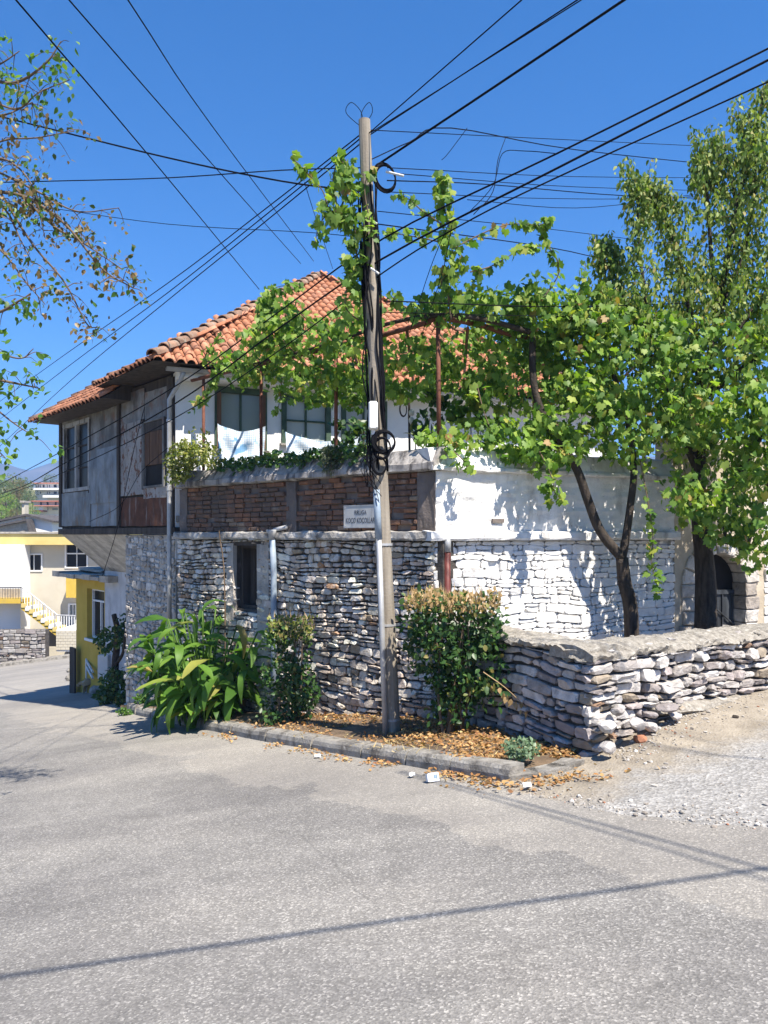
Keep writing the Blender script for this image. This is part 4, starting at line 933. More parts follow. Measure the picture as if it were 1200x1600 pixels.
def tile_data(nm, sc_=1.0):
    vv, ff = tile_mesh(sc_); me = bpy.data.meshes.new(nm); me.from_pydata(vv, [], ff); me.polygons.foreach_set('use_smooth', [True] * len(ff)); me.materials.append(m['tile']); return me
TM = [tile_data('roof_tile', s) for s in (0.845, 0.835, 0.86)]
def roof_face(A, B, apex, par, nind, pitch=0.168, exp=0.275, name='roof_tile', top=None, seed=1):
    """tiles over a triangle (or trapezoid when top = (p, q))"""
    random.seed(seed)
    e = (B - A).normalized(); Lb = (B - A).length
    nn = e.cross((apex - A)).normalized()
    if nn.z < 0: nn = -nn
    u = nn.cross(e).normalized()
    if u.z < 0: u = -u
    hgt = (apex - A).dot(u); t0, t1 = ((apex - A).dot(e),) * 2
    if top: t0, t1 = (top[0] - A).dot(e), (top[1] - A).dot(e)
    M0 = Matrix((e, u, nn)).transposed()
    spots = []
    r = 0; b = -0.05
    while b < hgt - 0.12:
        fr = max(0, b) / hgt; a0, a1 = t0 * fr, Lb + (t1 - Lb) * fr
        a = math.floor(a0 / pitch) * pitch
        while a < a1 - 0.06:
            if a > a0 - 0.12: spots.append(A + e * (a + U(-.008, .008)) + u * (b + U(-.018, .018)) + nn * (0.012 + U(0, 0.008)))
            a += pitch
        b += exp; r += 1
    spots.sort(key=lambda p: p.length)
    for p in spots[:nind]:
        o = bpy.data.objects.new(name, random.choice(TM)); put(o, par, p)
        o.rotation_mode = 'QUATERNION'
        o.rotation_quaternion = (M0 @ Matrix.Rotation(U(-.03, .03), 3, 'Z') @ Matrix.Rotation(U(-.02, .02), 3, 'X')).to_quaternion()
    if len(spots) > nind:
        tv, tf = tile_mesh(); mb = MB()
        for p in spots[nind:]: mb.add([p + M0 @ Vector(q) for q in tv], tf)
        mk(name + 's', mb, m['tile'], par, smooth=True, kind='stuff')
roof_face(E0, ER, PK, roof, 284)
roof_face(ES, E0, PK, roof, 14, seed=2)
roof_face(ER, EB, PK, roof, 0, seed=3)
def hip(A, B, par, n=None, r=0.095, mat='old_tile', name='ridge_tile'):
    d = (B - A); L = d.length; n = n or int(L / 0.33); t = d.normalized(); sd_ = t.cross(Vector((0, 0, 1))).normalized(); up = sd_.cross(t)
    for i in range(n):
        p = A + d * (i / n); l = L / n * 1.22; vv = []; off = up * U(-0.005, 0.012) + sd_ * U(-.012, .012)
        for q, rr, zz in ((0, r, 0.035), (1, r * 0.82, 0.0)):
            for k in range(8):
                an = math.pi * k / 7; vv.append(p + t * (l * q) + sd_ * (math.cos(an) * rr) + up * (math.sin(an) * rr * 0.95 + zz) + off)
        for k in range(8):
            an = math.pi * k / 7; vv.append(p + t * 0.004 + sd_ * (math.cos(an) * r * 0.82) + up * (math.sin(an) * r * 0.8 + 0.03) + off)
        ff = [(k, k + 1, 9 + k, 8 + k) for k in range(7)] + [(16 + k, 17 + k, k + 1, k) for k in range(7)]
        mk(name, (vv, ff), m[mat], par, smooth=True)
hip(E0 + Vector((0, 0, .045)), PK + Vector((0, 0, .045)), roof, r=0.108); hip(ER + Vector((0, 0, .03)), PK + Vector((0, 0, .03)), roof); hip(ES + Vector((0, 0, .0)), PK + Vector((0, 0, -.05)), roof)
# lower roof over the far bay
A_, B_ = HS.pt(5.75, 3.98, 0.5), HS.pt(1.78, 3.98, 0.5); RT = 4.84
T0, T1 = HS.pt(5.0, RT, -0.7), HS.pt(1.78, RT, -0.7); EBk = HS.pt(5.75, 3.98, -2.6)
rf2 = mk('bay_roof', MB().add([A_, B_, T1, T0, EBk, HS.pt(1.78, 3.98, -2.6)], [(0, 1, 2, 3), (0, 3, 4), (3, 2, 5, 4), (0, 4, 5, 1), (1, 5, 2)]), m['dark_wood'], house)
roof_face(A_, B_, T1, rf2, 150, pitch=0.165, exp=0.27, top=(T0, T1), seed=4)
hip(A_, T0, rf2); hip(T0, T1, rf2)
# gutter and down-pipe
def half_gutter(W, s0, s1, z, out, r=0.06, drop=0.0):
    vv = []; ff = []; n = 12; k = 9
    for i in range(n):
        s = s0 + (s1 - s0) * i / (n - 1)
        for rr in (r, r * 0.86):
            for j in range(k):
                an = math.pi * (1 + j / (k - 1)); vv.append(W.pt(s, z + math.sin(an) * rr - drop * i / (n - 1), out + math.cos(an) * rr))
    K = 2 * k
    for i in range(n - 1):
        for j in range(k - 1):
            ff += [(i * K + j, i * K + j + 1, (i + 1) * K + j + 1, (i + 1) * K + j), (i * K + k + j, (i + 1) * K + k + j, (i + 1) * K + k + j + 1, i * K + k + j + 1)]
        for j in (0, k - 1): ff.append((i * K + j, (i + 1) * K + j, (i + 1) * K + k + j, i * K + k + j))
    ff += [tuple(list(range(k)) + [k + j for j in reversed(range(k))]), tuple((n - 1) * K + j for j in range(k))]
    return vv, ff
mk('gutter', half_gutter(HF, -0.22, 8.9, ZEV - 0.05, 0.42, drop=0.03), m['galv'], house, smooth=True)
mk('soffit_board', MB().wbox(HF, 0.0, 8.9, ZEV - 0.16, ZEV - 0.02, 0.002, 0.36), m['plaster'], house)
s_, z_ = HS.hit(264.5, 957, 0.12)
dpp = [HF.pt(0.05, ZEV - 0.1, 0.42), HF.pt(0.02, ZEV - 0.22, 0.3)]
q = HS.pt(s_, 0, 0.12)
mk('down_pipe', MB().tube(dpp + [Vector((q.x, q.y, 3.75)), Vector((q.x, q.y, 2.5)), Vector((q.x, q.y, 1.0)), Vector((q.x, q.y, z_ - 0.1))], 0.036, 10), m['galv'], house, smooth=True)
for zc in (3.4, 2.3, 1.4): mk('pipe_bracket', MB().tube([Vector((q.x, q.y, zc)), Vector((q.x, q.y, zc + 0.04))], 0.046, 10), m['galv'], house)

# blue-white woven sheeting hung along the terrace
def tarp(x0, y0, x1, y1, sag, lab):
    vv = []; n, k = 22, 12
    a, b, z0, z1 = HF.rect(x0, y0, x1, y1, 0.5)
    for i in range(n):
        for j in range(k):
            u, t = i / (n - 1), j / (k - 1); s = a + (b - a) * u; top = z1 - sag * math.sin(math.pi * u)
            vv.append(HF.pt(s + 0.02 * nz(u * 9, t * 9, 3), z0 + (top - z0) * t, 0.5 + 0.05 * nz(u * 5, t * 3, 2) + 0.03 * math.sin(u * 17 + t * 3)))
    N = len(vv); vv += [p + Vector((HF.n.x, HF.n.y, 0)) * -0.006 for p in vv]
    ff = [(i * k + j, (i + 1) * k + j, (i + 1) * k + j + 1, i * k + j + 1) for i in range(n - 1) for j in range(k - 1)]
    ff += [tuple(N + q for q in reversed(f_)) for f_ in ff]
    o = mk('woven_sheet', (vv, ff), m['netting'], smooth=True); tag(o, lab, 'tarp')
tarp(340, 664, 414, 735, 0.10, 'blue and white woven plastic sheet hanging under the first terrace window')
tarp(446, 678, 560, 725, 0.12, 'blue and white woven plastic sheet slung under the second terrace window')

# ------------------------------------------------------------------ utility pole with its fittings
PB = Vector((0.085, 8.0)); pz = G(PB.x, PB.y) + 0.02
pole = thing('utility_pole', 'leaning weathered wooden utility pole wrapped in black cables', 'utility pole', (PB.x, PB.y, pz))
PT = P(569, 188, 8.0); PBv = Vector((PB.x, PB.y, pz))
def on_pole(z): return PBv.lerp(PT, (z - pz) / (PT.z - pz))
pth = [on_pole(pz - 0.15)] + [on_pole(pz + (PT.z - pz) * t) for t in np.linspace(0, 1, 14)]
mb = MB(); mb.tube([p + Vector((0.008 * nz(p.z, 0, 1, 2), 0, 0)) for p in pth], [0.098 - 0.036 * i / 14 for i in range(15)], 14)
mk('shaft', mb, m['pole'], pole, smooth=False)
# steel conduit
c0 = P(602.5, 1152, 7.9); c1 = P(592, 835, 7.9); c2 = P(588, 765, 7.9)
cd = mk('conduit', MB().tube([c0, c0.lerp(c1, 0.5), c1], 0.030, 10), m['galv'], pole, smooth=True)
mk('conduit_sleeve', MB().tube([c1 - Vector((0, 0, .05)), c2], 0.036, 10), m['blue_pipe'], pole, smooth=True)
for t in (0.08, 0.55, 0.95):
    q = c0.lerp(c1, t); p = on_pole(q.z); mk('band', MB().tube([p + Vector((0, 0, -0.012)), p + Vector((0, 0, 0.012))], 0.096, 12), m['galv'], pole)
# junction box
bx0 = P(576, 673, 7.86); bx1 = P(590.5, 628, 7.80)
def rbox(a, b, r):
    vv = []; ff = []
    for y, k in ((b.y, 0), (a.y + 0.02, 0), (a.y, r)):
        for (x, z) in ((a.x, a.z), (b.x, a.z), (b.x, b.z), (a.x, b.z)):
            sx = 1 if x == a.x else -1; sz = 1 if z == a.z else -1
            vv += [(x + sx * (k + (0.018 if k == 0 else 0.01)), y, z + sz * k), (x + sx * k, y, z + sz * (k + (0.018 if k == 0 else 0.01)))]
    order = [1, 0, 2, 3, 5, 4, 6, 7]
    for l in range(2):
        for i in range(8):
            p, q = order[i], order[(i + 1) % 8]; ff.append((l * 8 + p, l * 8 + q, (l + 1) * 8 + q, (l + 1) * 8 + p))
    ff.append(tuple(16 + i for i in order)); ff.append(tuple(reversed(order)))
    return vv, ff
jb = mk('junction_box', rbox(Vector((bx0.x, bx1.y - 0.07, bx0.z)), Vector((bx1.x, bx1.y + 0.05, bx1.z)), 0.012), m['plasticw'], pole)
mk('box_gland', MB().tube([Vector(((bx0.x + bx1.x) / 2, bx1.y, bx0.z)), Vector(((bx0.x + bx1.x) / 2, bx1.y, bx0.z - 0.05))], 0.02, 8), m['plasticw'], jb)
def coil(px, py, D, r, turns, tilt, rad=0.011, squash=1.0):
    c = P(px, py, D); pts = []
    for i in range(int(turns * 22)):
        an = i / 22 * 2 * math.pi; rr = r * (0.88 + 0.34 * nz(i * 0.045, px, 0)); pts.append(c + Vector((math.cos(an) * rr * squash, tilt * math.cos(an) * rr + 0.02 * nz(i * .1, 2, 5), math.sin(an) * rr)))
    mk('cable_coil', MB().tube(pts, rad, 6), m['cable'], pole, smooth=True)
coil(600, 690, 7.82, 0.125, 8, 0.3, 0.008); coil(593, 728, 7.84, 0.10, 8, 0.6, 0.007, 0.75); coil(597, 700, 7.80, 0.12, 5, -0.2, 0.008, 0.8)
coil(602, 278, 7.90, 0.155, 8, 0.4, 0.008, 0.78); coil(630, 640, 11.6, 0.12, 3, 0.3, 0.008, 0.5)
random.seed(21)
for i in range(14):                                  # cables strapped down the shaft
    z0 = U(2.2, 3.0); z1 = U(4.6, 5.4); an = U(2.6, 6.0); pts = []
    for k in range(10):
        z = z0 + (z1 - z0) * k / 9; p = on_pole(z); rr = 0.085 + 0.02 * R() + (0.05 * math.sin(k * 1.3 + i) if i % 3 == 0 else 0); an += U(-.35, .35)
        pts.append(p + Vector((math.cos(an) * rr, math.sin(an) * rr, 0)))
    mk('strapped_cable', MB().tube(catmull(pts, 3), U(0.006, 0.013), 6), m['cable'], pole, smooth=True)
for i in range(12):                                  # loose loops under the box
    p = P(U(574, 592), U(655, 700), 7.85); q = P(U(570, 598), U(720, 790), 7.84); mid = (p + q) / 2 + Vector((U(-.16, .02), U(-.08, 0), U(-.05, .05)))
    mk('loose_cable', MB().tube(catmull([p, mid, q], 6), 0.004, 5), m['cable'], pole, smooth=True)
for (x0, sx) in ((553, -1), (573, 1)):               # two wire loops above the head
    c = P(566, 200, 8.0); tp = P(x0 + sx * 4, 160, 8.0)
    mk('wire_loop', MB().tube(catmull([c, c.lerp(tp, 0.6) + Vector((-0.10 if sx < 0 else -0.05, 0, 0)), tp, c.lerp(tp, 0.6) + Vector((0.06, 0, 0)), c], 6), 0.004, 5), m['cable'], pole, smooth=True)
mk('insulator', MB().tube([P(603, 268, 7.9), P(631, 275, 7.9)], 0.012, 6), m['plasticw'], pole)
for (x, y) in ((586, 423), (583, 345)): mk('tie', MB().tube([P(x - 7, y - 4, 7.86), P(x + 6, y + 5, 7.86)], 0.012, 5), m['plasticw'], pole)

# ------------------------------------------------------------------ street sign
sa, sb, z0, z1 = LW.rect(538, 790, 590, 824, 0.03)
sg = thing('street_sign', 'small white street name plate on the brick parapet', 'sign', LW.pt((sa + sb) / 2, z0, 0.03))
mk('plate', MB().wbox(LW, sa, sb, z0, z1, 0.012, 0.03), m['sign'], sg)
mk('border', pierced(LW, sa - 0.008, sb + 0.008, z0 - 0.008, z1 + 0.008, 0.010, 0.034, [(sa + 0.004, sb - 0.004, z0 + 0.004, z1 - 0.004)]), m['galv'], sg)
ru = Vector((-LW.d.x, -LW.d.y, 0)); rn = Vector((LW.n.x, LW.n.y, 0)); RM = Matrix((ru, Vector((0, 0, 1)), rn)).transposed()
def lettering(txt, cz, wid_, hgt_):
    cu = bpy.data.curves.new('lettering', 'FONT'); cu.body = txt; cu.align_x = 'CENTER'; cu.align_y = 'CENTER'; cu.extrude = 0.02; cu.offset = 0.004; cu.resolution_u = 3
    to = bpy.data.objects.new('lettering', cu); COL.objects.link(to)
    dg = bpy.context.evaluated_depsgraph_get(); me = bpy.data.meshes.new_from_object(to.evaluated_get(dg)); bpy.data.objects.remove(to)
    co = np.array([tuple(q.co) for q in me.vertices]); lo, hi = co.min(0), co.max(0)
    fs = [tuple(p.vertices) for p in me.polygons]
    co = (co - (lo + hi) / 2) * np.array([wid_ / (hi[0] - lo[0]), hgt_ / (hi[1] - lo[1]), 0.05])
    c_ = LW.pt((sa + sb) / 2, cz, 0.0315)
    mk('lettering', ([c_ + RM @ Vector(q) for q in co], fs), m['ink'], sg)
hh = z1 - z0; ll = sb - sa
lettering('RRUGA', z0 + hh * 0.69, ll * 0.36, hh * 0.20)
lettering('KOÇO KOÇOLLARI', z0 + hh * 0.30, ll * 0.88, hh * 0.29)
for (s, z) in ((sa + 0.02, z0 + 0.02), (sb - 0.02, z0 + 0.02), (sa + 0.02, z1 - 0.02), (sb - 0.02, z1 - 0.02)):
    mk('screw', MB().tube([LW.pt(s, z, 0.029), LW.pt(s, z, 0.037)], 0.007, 8), m['galv'], sg)

# ------------------------------------------------------------------ pergola of rusty pipe on the terrace
pg = thing('pergola', 'rusty steel pipe pergola standing on the terrace parapet', 'pergola', LW.pt(2, ZC1 - 0.05, -0.25))
ZP = 4.07
for px, o_ in ((318, -.22), (408, -.22), (525, -.22)):
    s, _ = LW.hit(px, 640, o_); mk('post', MB().tube([LW.pt(s, 2.2, o_), LW.pt(s, ZP, o_)], 0.024, 8), m['rust'], pg, smooth=True)
mk('post', MB().tube([P(686, 700, 8.95), P(684.5, 503, 8.95)], 0.026, 8), m['rust'], pg, smooth=True)
s3 = WW.hit(835, 560, -.25)[0]
for s in (s3, 3.4): mk('post', MB().tube([WW.pt(s, 2.2, -.25), WW.pt(s, ZP, -.25)], 0.026, 8), m['rust'], pg, smooth=True)
sL = LW.hit(300, 600, -.22)[0]
mk('beam', MB().tube(catmull([LW.pt(sL, ZP, -.22), LW.pt(3, ZP, -.22), LW.pt(1.2, ZP + .0, -.22), LW.pt(0.4, ZP + 0.03, -.24), WW.pt(0.25, ZP + 0.08, -.3), WW.pt(0.8, ZP + 0.06, -.27), WW.pt(1.5, ZP - 0.03, -.25), WW.pt(3.6, ZP - 0.04, -.25)], 5), 0.032, 8), m['rust'], pg, smooth=True)
for s, t in ((4.6, 0.4), (3.6, 1.3), (2.6, 2.2), (1.6, 3.1), (0.6, 4.0)):
    mk('cross_bar', MB().tube([LW.pt(s, ZP + .02, -.22), HF.pt(t, 4.16, 0.6)], 0.02, 6), m['rust'], pg)
for s, t in ((0.6, 5.0), (1.6, 6.0), (2.6, 7.0), (3.5, 8.0)):
    mk('cross_bar', MB().tube([WW.pt(s, ZP, -.25), HF.pt(t, 4.16, 0.6)], 0.02, 6), m['rust'], pg)

# ------------------------------------------------------------------ overhead cables
def cable(pts, rad, label, group, sub=5, ext0=0.0, ext1=0.0, name='overhead_cable'):
    q = [P(*p) for p in pts]
    if ext0: q = [q[0] + (q[0] - q[1]).normalized() * ext0] + q
    if ext1: q = q + [q[-1] + (q[-1] - q[-2]).normalized() * ext1]
    q = catmull(q, sub) if len(q) > 2 else [q[0].lerp(q[1], i / 8) for i in range(9)]
    o = mk(name, MB().tube(q, rad, 6), m['cable'], smooth=True)
    tag(o, label, 'cable', group)
gA = 'thick cables from the pole across the tin-clad front'; lA = 'thick black cable sagging past the pole across the tin-clad upper floor'
cable([(1200, 76, 6.3), (870, 240, 6.9), (600, 372, 7.86), (440, 484, 9.6), (270, 606, 11.4), (95, 706, 15.5), (0, 757, 22)], 0.0085, 'topmost of the three thick black cables sagging past the pole across the tin-clad floor', gA, ext0=4, ext1=30)
cable([(1200, 94, 6.3), (880, 258, 6.9), (598, 404, 7.86), (440, 510, 9.6), (270, 633, 11.3), (95, 727, 15.5), (40, 758, 19), (0, 772, 23)], 0.0102, 'thickest, middle one of the three thick cables sagging past the pole across the tin-clad floor', gA, ext0=4, ext1=30)
cable([(1200, 128, 6.3), (860, 282, 6.9), (720, 352, 7.3), (600, 425, 7.86), (440, 545, 9.6), (270, 655, 11.3), (95, 740, 15.5), (0, 778, 23)], 0.0072, 'lowest of the three thick black cables sagging past the pole across the tin-clad floor', gA, ext0=4, ext1=30)
gB = 'wires from the pole head over the street'; lB = 'black wire rising from the pole head over the street towards the sun side'
cable([(572, 212, 8.0), (815, 0, 6.2)], 0.006, lB, gB, ext1=5)
cable([(576, 212, 8.0), (902, 0, 6.2)], 0.006, lB, gB, ext1=5); cable([(578, 208, 8.0), (908, 0, 6.3)], 0.005, lB, gB, ext1=5)
cable([(592, 256, 7.95), (760, 144, 7.0), (975, 0, 6.0)], 0.011, lB, gB, ext1=5)
gC = 'wires descending to the tiled roof'; lC = 'thin black wire descending from over the street to the tiled roof'
cable([(25, 0, 5.5), (230, 240, 8.5), (405, 452, 14.5)], 0.007, lC, gC, ext0=4); cable([(108, 0, 5.5), (310, 232, 8.5), (470, 412, 15)], 0.006, lC, gC, ext0=4)
cable([(200, 0, 5.5), (330, 195, 8.5), (490, 408, 15.5)], 0.006, lC, gC, ext0=4)
gD = 'wires leaving the pole above the roof towards the open street'; lD = 'thin wire running level from the pole into the half-bare tree'
cable([(572, 300, 8.0), (440, 283, 8.2), (260, 246, 8.6), (0, 182, 9)], 0.009, lD, gD, ext1=6)
cable([(570, 262, 8.0), (440, 266, 8.2), (260, 278, 8.6), (80, 283, 9), (0, 285, 9.2)], 0.006, lD, gD, ext1=6)
cable([(572, 372, 8.0), (480, 363, 8.4), (260, 350, 9), (60, 322, 9.6), (0, 312, 10)], 0.004, lD, gD, ext1=6)
gE = 'wires fanning down the street from the pole head'; lE = 'thin wire slanting down from the pole head past the far roof corner'
cable([(566, 208, 8.0), (410, 330, 9.5), (260, 444, 12), (110, 548, 17), (0, 627, 25)], 0.007, lE, gE, ext1=40)
cable([(566, 214, 8.0), (410, 340, 9.5), (260, 459, 12), (110, 570, 17), (0, 655, 25)], 0.007, lE, gE, ext1=40)
cable([(566, 222, 8.0), (410, 350, 9.5), (260, 471, 12), (110, 595, 17), (0, 697, 25)], 0.007, lE, gE, ext1=40)
gF = 'thin wires from the pole into the pear tree'; lF = 'thin wire running from the pole towards the tall leafy tree'
for i, pts in enumerate([[(574, 203, 8), (900, 219, 11), (1200, 233, 14)], [(574, 252, 8), (640, 222, 8.5), (705, 200, 9), (900, 234, 11.5), (1200, 266, 14)],
            [(605, 262, 8), (900, 276, 11), (1200, 278, 14)], [(605, 270, 8), (900, 292, 11), (1200, 300, 14)], [(605, 282, 8), (760, 288, 10), (980, 306, 12), (1200, 312, 14)],
            [(610, 300, 8), (850, 310, 11), (1050, 308, 12.5), (1200, 285, 14)], [(730, 312, 9.5), (900, 325, 11), (1050, 310, 12.5)], [(590, 330, 8), (850, 357, 11), (1000, 375, 12.5), (1200, 396, 14)],
            [(590, 350, 8), (860, 387, 11), (1000, 417, 12.5), (1200, 446, 14)], [(600, 470, 8), (850, 479, 9), (1060, 474, 9.5), (1200, 464, 10)], [(600, 488, 8), (850, 494, 9), (1060, 497, 9.5), (1200, 490, 10)]]):
    cable(pts, 0.0065 if i in (1, 4, 8, 9) else 0.0045, lF, gF, ext1=3)
gG = 'slack wires between the pergola and the pole'; lG = 'slack thin wire hanging from the overhead cables to the pergola'
for pts in ([(700, 352, 7.3), (672, 420, 8), (640, 520, 8.8)], [(706, 352, 7.3), (690, 430, 8), (660, 520, 8.8)], [(476, 285, 8.3), (490, 330, 9), (520, 420, 12)], [(730, 200, 9), (700, 240, 9), (690, 250, 9)],
            [(790, 215, 9), (778, 250, 8), (770, 300, 7), (740, 335, 6.8)], [(870, 240, 6.9), (820, 236, 7.3), (785, 240, 8), (770, 290, 8), (730, 335, 8)]):
    cable(pts, 0.004, lG, gG)
lH = 'black wire looping down over the rusty metal sheets'; gH = 'wires hanging down the tin front'
cable([(226, 636, 12.6), (212, 690, 12.9), (200, 745, 13.2), (182, 830, 13.6), (160, 900, 14.2)], 0.006, lH, gH); cable([(262, 700, 12.0), (220, 738, 12.6), (187, 790, 13.3), (140, 815, 14.5)], 0.005, lH, gH)
# cable crossing the street overhead; only its shadow falls into the picture
def shadow_cable(a, b, h, rad, lab):
    pts = []
    for (x, y) in (a, b):
        g = Vector((x, y, G(x, y))); pts.append(g + SUN * (h / SUN.z))
    d = pts[1] - pts[0]; o = mk('overhead_cable', MB().tube([pts[0] - d * 0.9, pts[0], pts[0].lerp(pts[1], .5), pts[1], pts[1] + d * 0.9], rad, 8), m['cable'], smooth=True); tag(o, lab, 'cable')
def ground_at(px, py):
    k = (px - 600) / F; y = 1.6 / ((py - HOR) / F + 0.1155 * k - 0.0736); return (k * y, y)
shadow_cable(ground_at(0, 1526), ground_at(1200, 1356), 5.2, 0.015, 'heavy black cable crossing high over the road, its shadow lying across the asphalt')
shadow_cable(ground_at(820, 1256), ground_at(1200, 1358), 5.6, 0.011, 'pair cable high over the road casting a shadow towards the kerb end')
shadow_cable(ground_at(800, 1258), ground_at(1150, 1360), 5.7, 0.009, 'slim cable high over the road beside the heavier pair')

# ------------------------------------------------------------------ plants
def tree_tubes(name, paths, mat, par, seg=7):
    mb = MB()
    for pts, r0, r1 in paths:
        c = catmull(pts, 5); n = len(c); mb.tube(c, [r0 + (r1 - r0) * i / (n - 1) for i in range(n)], seg)
    return mk(name, mb, mat, par, smooth=True)

# --- grape vine over the pergola
random.seed(5); np.random.seed(5)
vb = P(987, 1003, 9.45); vb.z = G(vb.x, vb.y)
vine = thing('grape_vine', 'grape vine with twisted dark trunk climbing over the pergola and up the pole', 'vine', vb)
fork = P(972, 872, 9.35)
tree_tubes('trunk', [([vb + Vector((0, 0, -.1)), P(986, 960, 9.4), P(976, 910, 9.38), fork], 0.095, 0.075)], m['bark'], vine, 9)
tree_tubes('branch', [([fork, P(938, 830, 9.3), P(918, 780, 9.25), P(902, 735, 9.2), P(875, 690, 9.15), P(845, 640, 9.15), P(833, 590, 9.2), P(832, 520, 9.25)], 0.065, 0.04)], m['bark'], vine, 8)
tree_tubes('branch', [([fork, P(978, 840, 9.35), P(985, 790, 9.35), P(990, 740, 9.4), P(985, 680, 9.4), P(970, 620, 9.4), P(950, 560, 9.3)], 0.055, 0.03)], m['bark'], vine, 8)
tree_tubes('branch', [([P(832, 520, 9.25), P(760, 500, 9.0), P(690, 492, 8.9), P(610, 505, 9.0), P(520, 535, 9.8), P(430, 560, 10.6), P(330, 585, 11.4)], 0.035, 0.012)], m['bark'], vine, 6)
shoots = [  # hanging and climbing shoots: path in the photograph (x, y, distance), leaves per metre, spread
    ([(600, 505, 8.6), (575, 470, 8.3), (560, 420, 8.05), (555, 360, 7.9), (548, 300, 7.9), (540, 250, 7.9)], 150, 0.16),
    ([(556, 350, 7.9), (520, 340, 7.9), (505, 300, 7.9), (480, 270, 7.9), (455, 245, 7.9)], 55, 0.08),
    ([(550, 340, 7.9), (520, 330, 7.85), (500, 350, 7.85), (492, 380, 7.85)], 110, 0.12),
    ([(545, 270, 7.9), (530, 250, 7.9), (520, 285, 7.9), (530, 330, 7.9)], 55, 0.09),
    ([(590, 390, 7.8), (575, 330, 7.8), (570, 290, 7.8), (582, 260, 7.8)], 30, 0.05),
    ([(560, 500, 8.2), (540, 480, 8.0), (545, 440, 7.95), (565, 400, 7.9)], 90, 0.13),
    ([(705, 500, 8.8), (700, 450, 8.7), (708, 400, 8.6), (700, 350, 8.5), (692, 310, 8.5), (693, 280, 8.5)], 130, 0.14),
    ([(705, 470, 8.8), (690, 440, 8.6), (715, 420, 8.6)], 110, 0.16),
    ([(695, 380, 8.5), (660, 372, 8.4), (625, 366, 8.3), (605, 362, 8.2)], 60, 0.08),
    ([(690, 350, 8.5), (660, 330, 8.4), (640, 312, 8.4), (620, 306, 8.4)], 45, 0.08),
    ([(705, 390, 8.6), (760, 362, 8.7), (800, 350, 8.8), (840, 352, 8.8), (858, 345, 8.8)], 48, 0.06),
    ([(735, 425, 8.6), (770, 415, 8.7), (810, 392, 8.8), (845, 385, 8.8)], 55, 0.06),
    ([(845, 470, 9.0), (872, 430, 9.0), (868, 400, 8.9), (848, 372, 8.9), (855, 345, 8.9)], 48, 0.07),
    ([(890, 500, 9.0), (900, 470, 9.0), (912, 435, 9.0), (915, 412, 9.0)], 70, 0.08),
    ([(640, 485, 8.7), (620, 470, 8.5), (605, 458, 8.4)], 60, 0.08),
    ([(470, 560, 10.3), (430, 520, 10.4), (410, 480, 10.3), (430, 450, 10.2), (470, 445, 10.1)], 70, 0.11),
    ([(520, 520, 9.6), (480, 500, 9.8), (455, 470, 9.9)], 60, 0.11),
    ([(400, 570, 10.8), (370, 560, 11.0), (340, 575, 11.2), (325, 610, 11.3), (300, 640, 11.4)], 70, 0.10),
    ([(350, 570, 11.1), (320, 560, 11.3), (345, 520, 11.1)], 50, 0.10),
    ([(440, 590, 10.5), (438, 620, 10.5), (432, 650, 10.5)], 60, 0.07),
    ([(700, 700, 8.75), (720, 715, 8.6), (735, 735, 8.55)], 90, 0.10),
    ([(840, 700, 8.9), (860, 740, 8.8), (868, 775, 8.75)], 100, 0.15),
    ([(1000, 720, 9.2), (1010, 770, 9.1), (1020, 840, 9.05), (1018, 880, 9.05), (1030, 925, 9.05)], 42, 0.09),
    ([(745, 600, 9.2), (755, 640, 9.1), (770, 680, 9.0)], 80, 0.14),
]
VP = []
for pts, dens, spr in shoots:
    c = catmull([P(*q) for q in pts], 8); L = sum((b - a).length for a, b in zip(c, c[1:])); n = int(L * dens)
    tree_tubes('shoot', [(c[::4] + [c[-1]], 0.009, 0.003)], m['twig'], vine, 5)
    for i in range(n):
        t = R() ** 0.9; q = c[min(len(c) - 1, int(t * len(c)))]; k = spr * (1.1 - 0.55 * t)
        VP.append(q + Vector((U(-1, 1) * k, U(-1, 1) * k, U(-1, 1) * k)))
masses = [  # centre x, y, distance; half width, half height in photo pixels; half depth m; leaves
    (465, 530, 10.3, 80, 42, 0.5, 560), (545, 515, 9.5, 42, 45, 0.4, 250), (520, 600, 10.4, 85, 32, 0.8, 680), (430, 490, 10.3, 36, 26, 0.3, 130), (640, 575, 9.9, 70, 48, 0.8, 520),
    (760, 480, 9.3, 90, 32, 0.45, 560), (675, 482, 9.0, 40, 22, 0.35, 170), (740, 570, 10.3, 95, 55, 0.9, 860), (850, 500, 9.4, 60, 58, 0.5, 700), (930, 500, 9.5, 55, 50, 0.5, 420), (830, 590, 10.0, 60, 60, 0.7, 420),
    (900, 560, 9.4, 65, 90, 0.55, 860), (980, 560, 9.3, 90, 90, 0.6, 980), (900, 650, 9.2, 70, 60, 0.5, 520), (1010, 670, 9.3, 100, 55, 0.5, 620), (1110, 600, 9.2, 90, 110, 0.6, 860), (1170, 680, 9.0, 60, 90, 0.5, 480),
    (700, 690, 8.95, 50, 22, 0.25, 160), (790, 690, 9.1, 65, 28, 0.3, 300), (860, 690, 9.0, 45, 45, 0.3, 300), (395, 572, 11.1, 65, 26, 0.4, 330), (580, 575, 9.3, 40, 45, 0.4, 220), (1090, 770, 9.1, 60, 40, 0.4, 230), (1170, 790, 9.1, 40, 60, 0.4, 200), (1265, 650, 8.7, 85, 95, 0.7, 620), (1250, 520, 9.0, 70, 70, 0.6, 380), (1125, 825, 9.3, 42, 30, 0.3, 150), (1178, 850, 9.2, 28, 40, 0.3, 110), (1075, 800, 9.2, 25, 30, 0.3, 60),
]
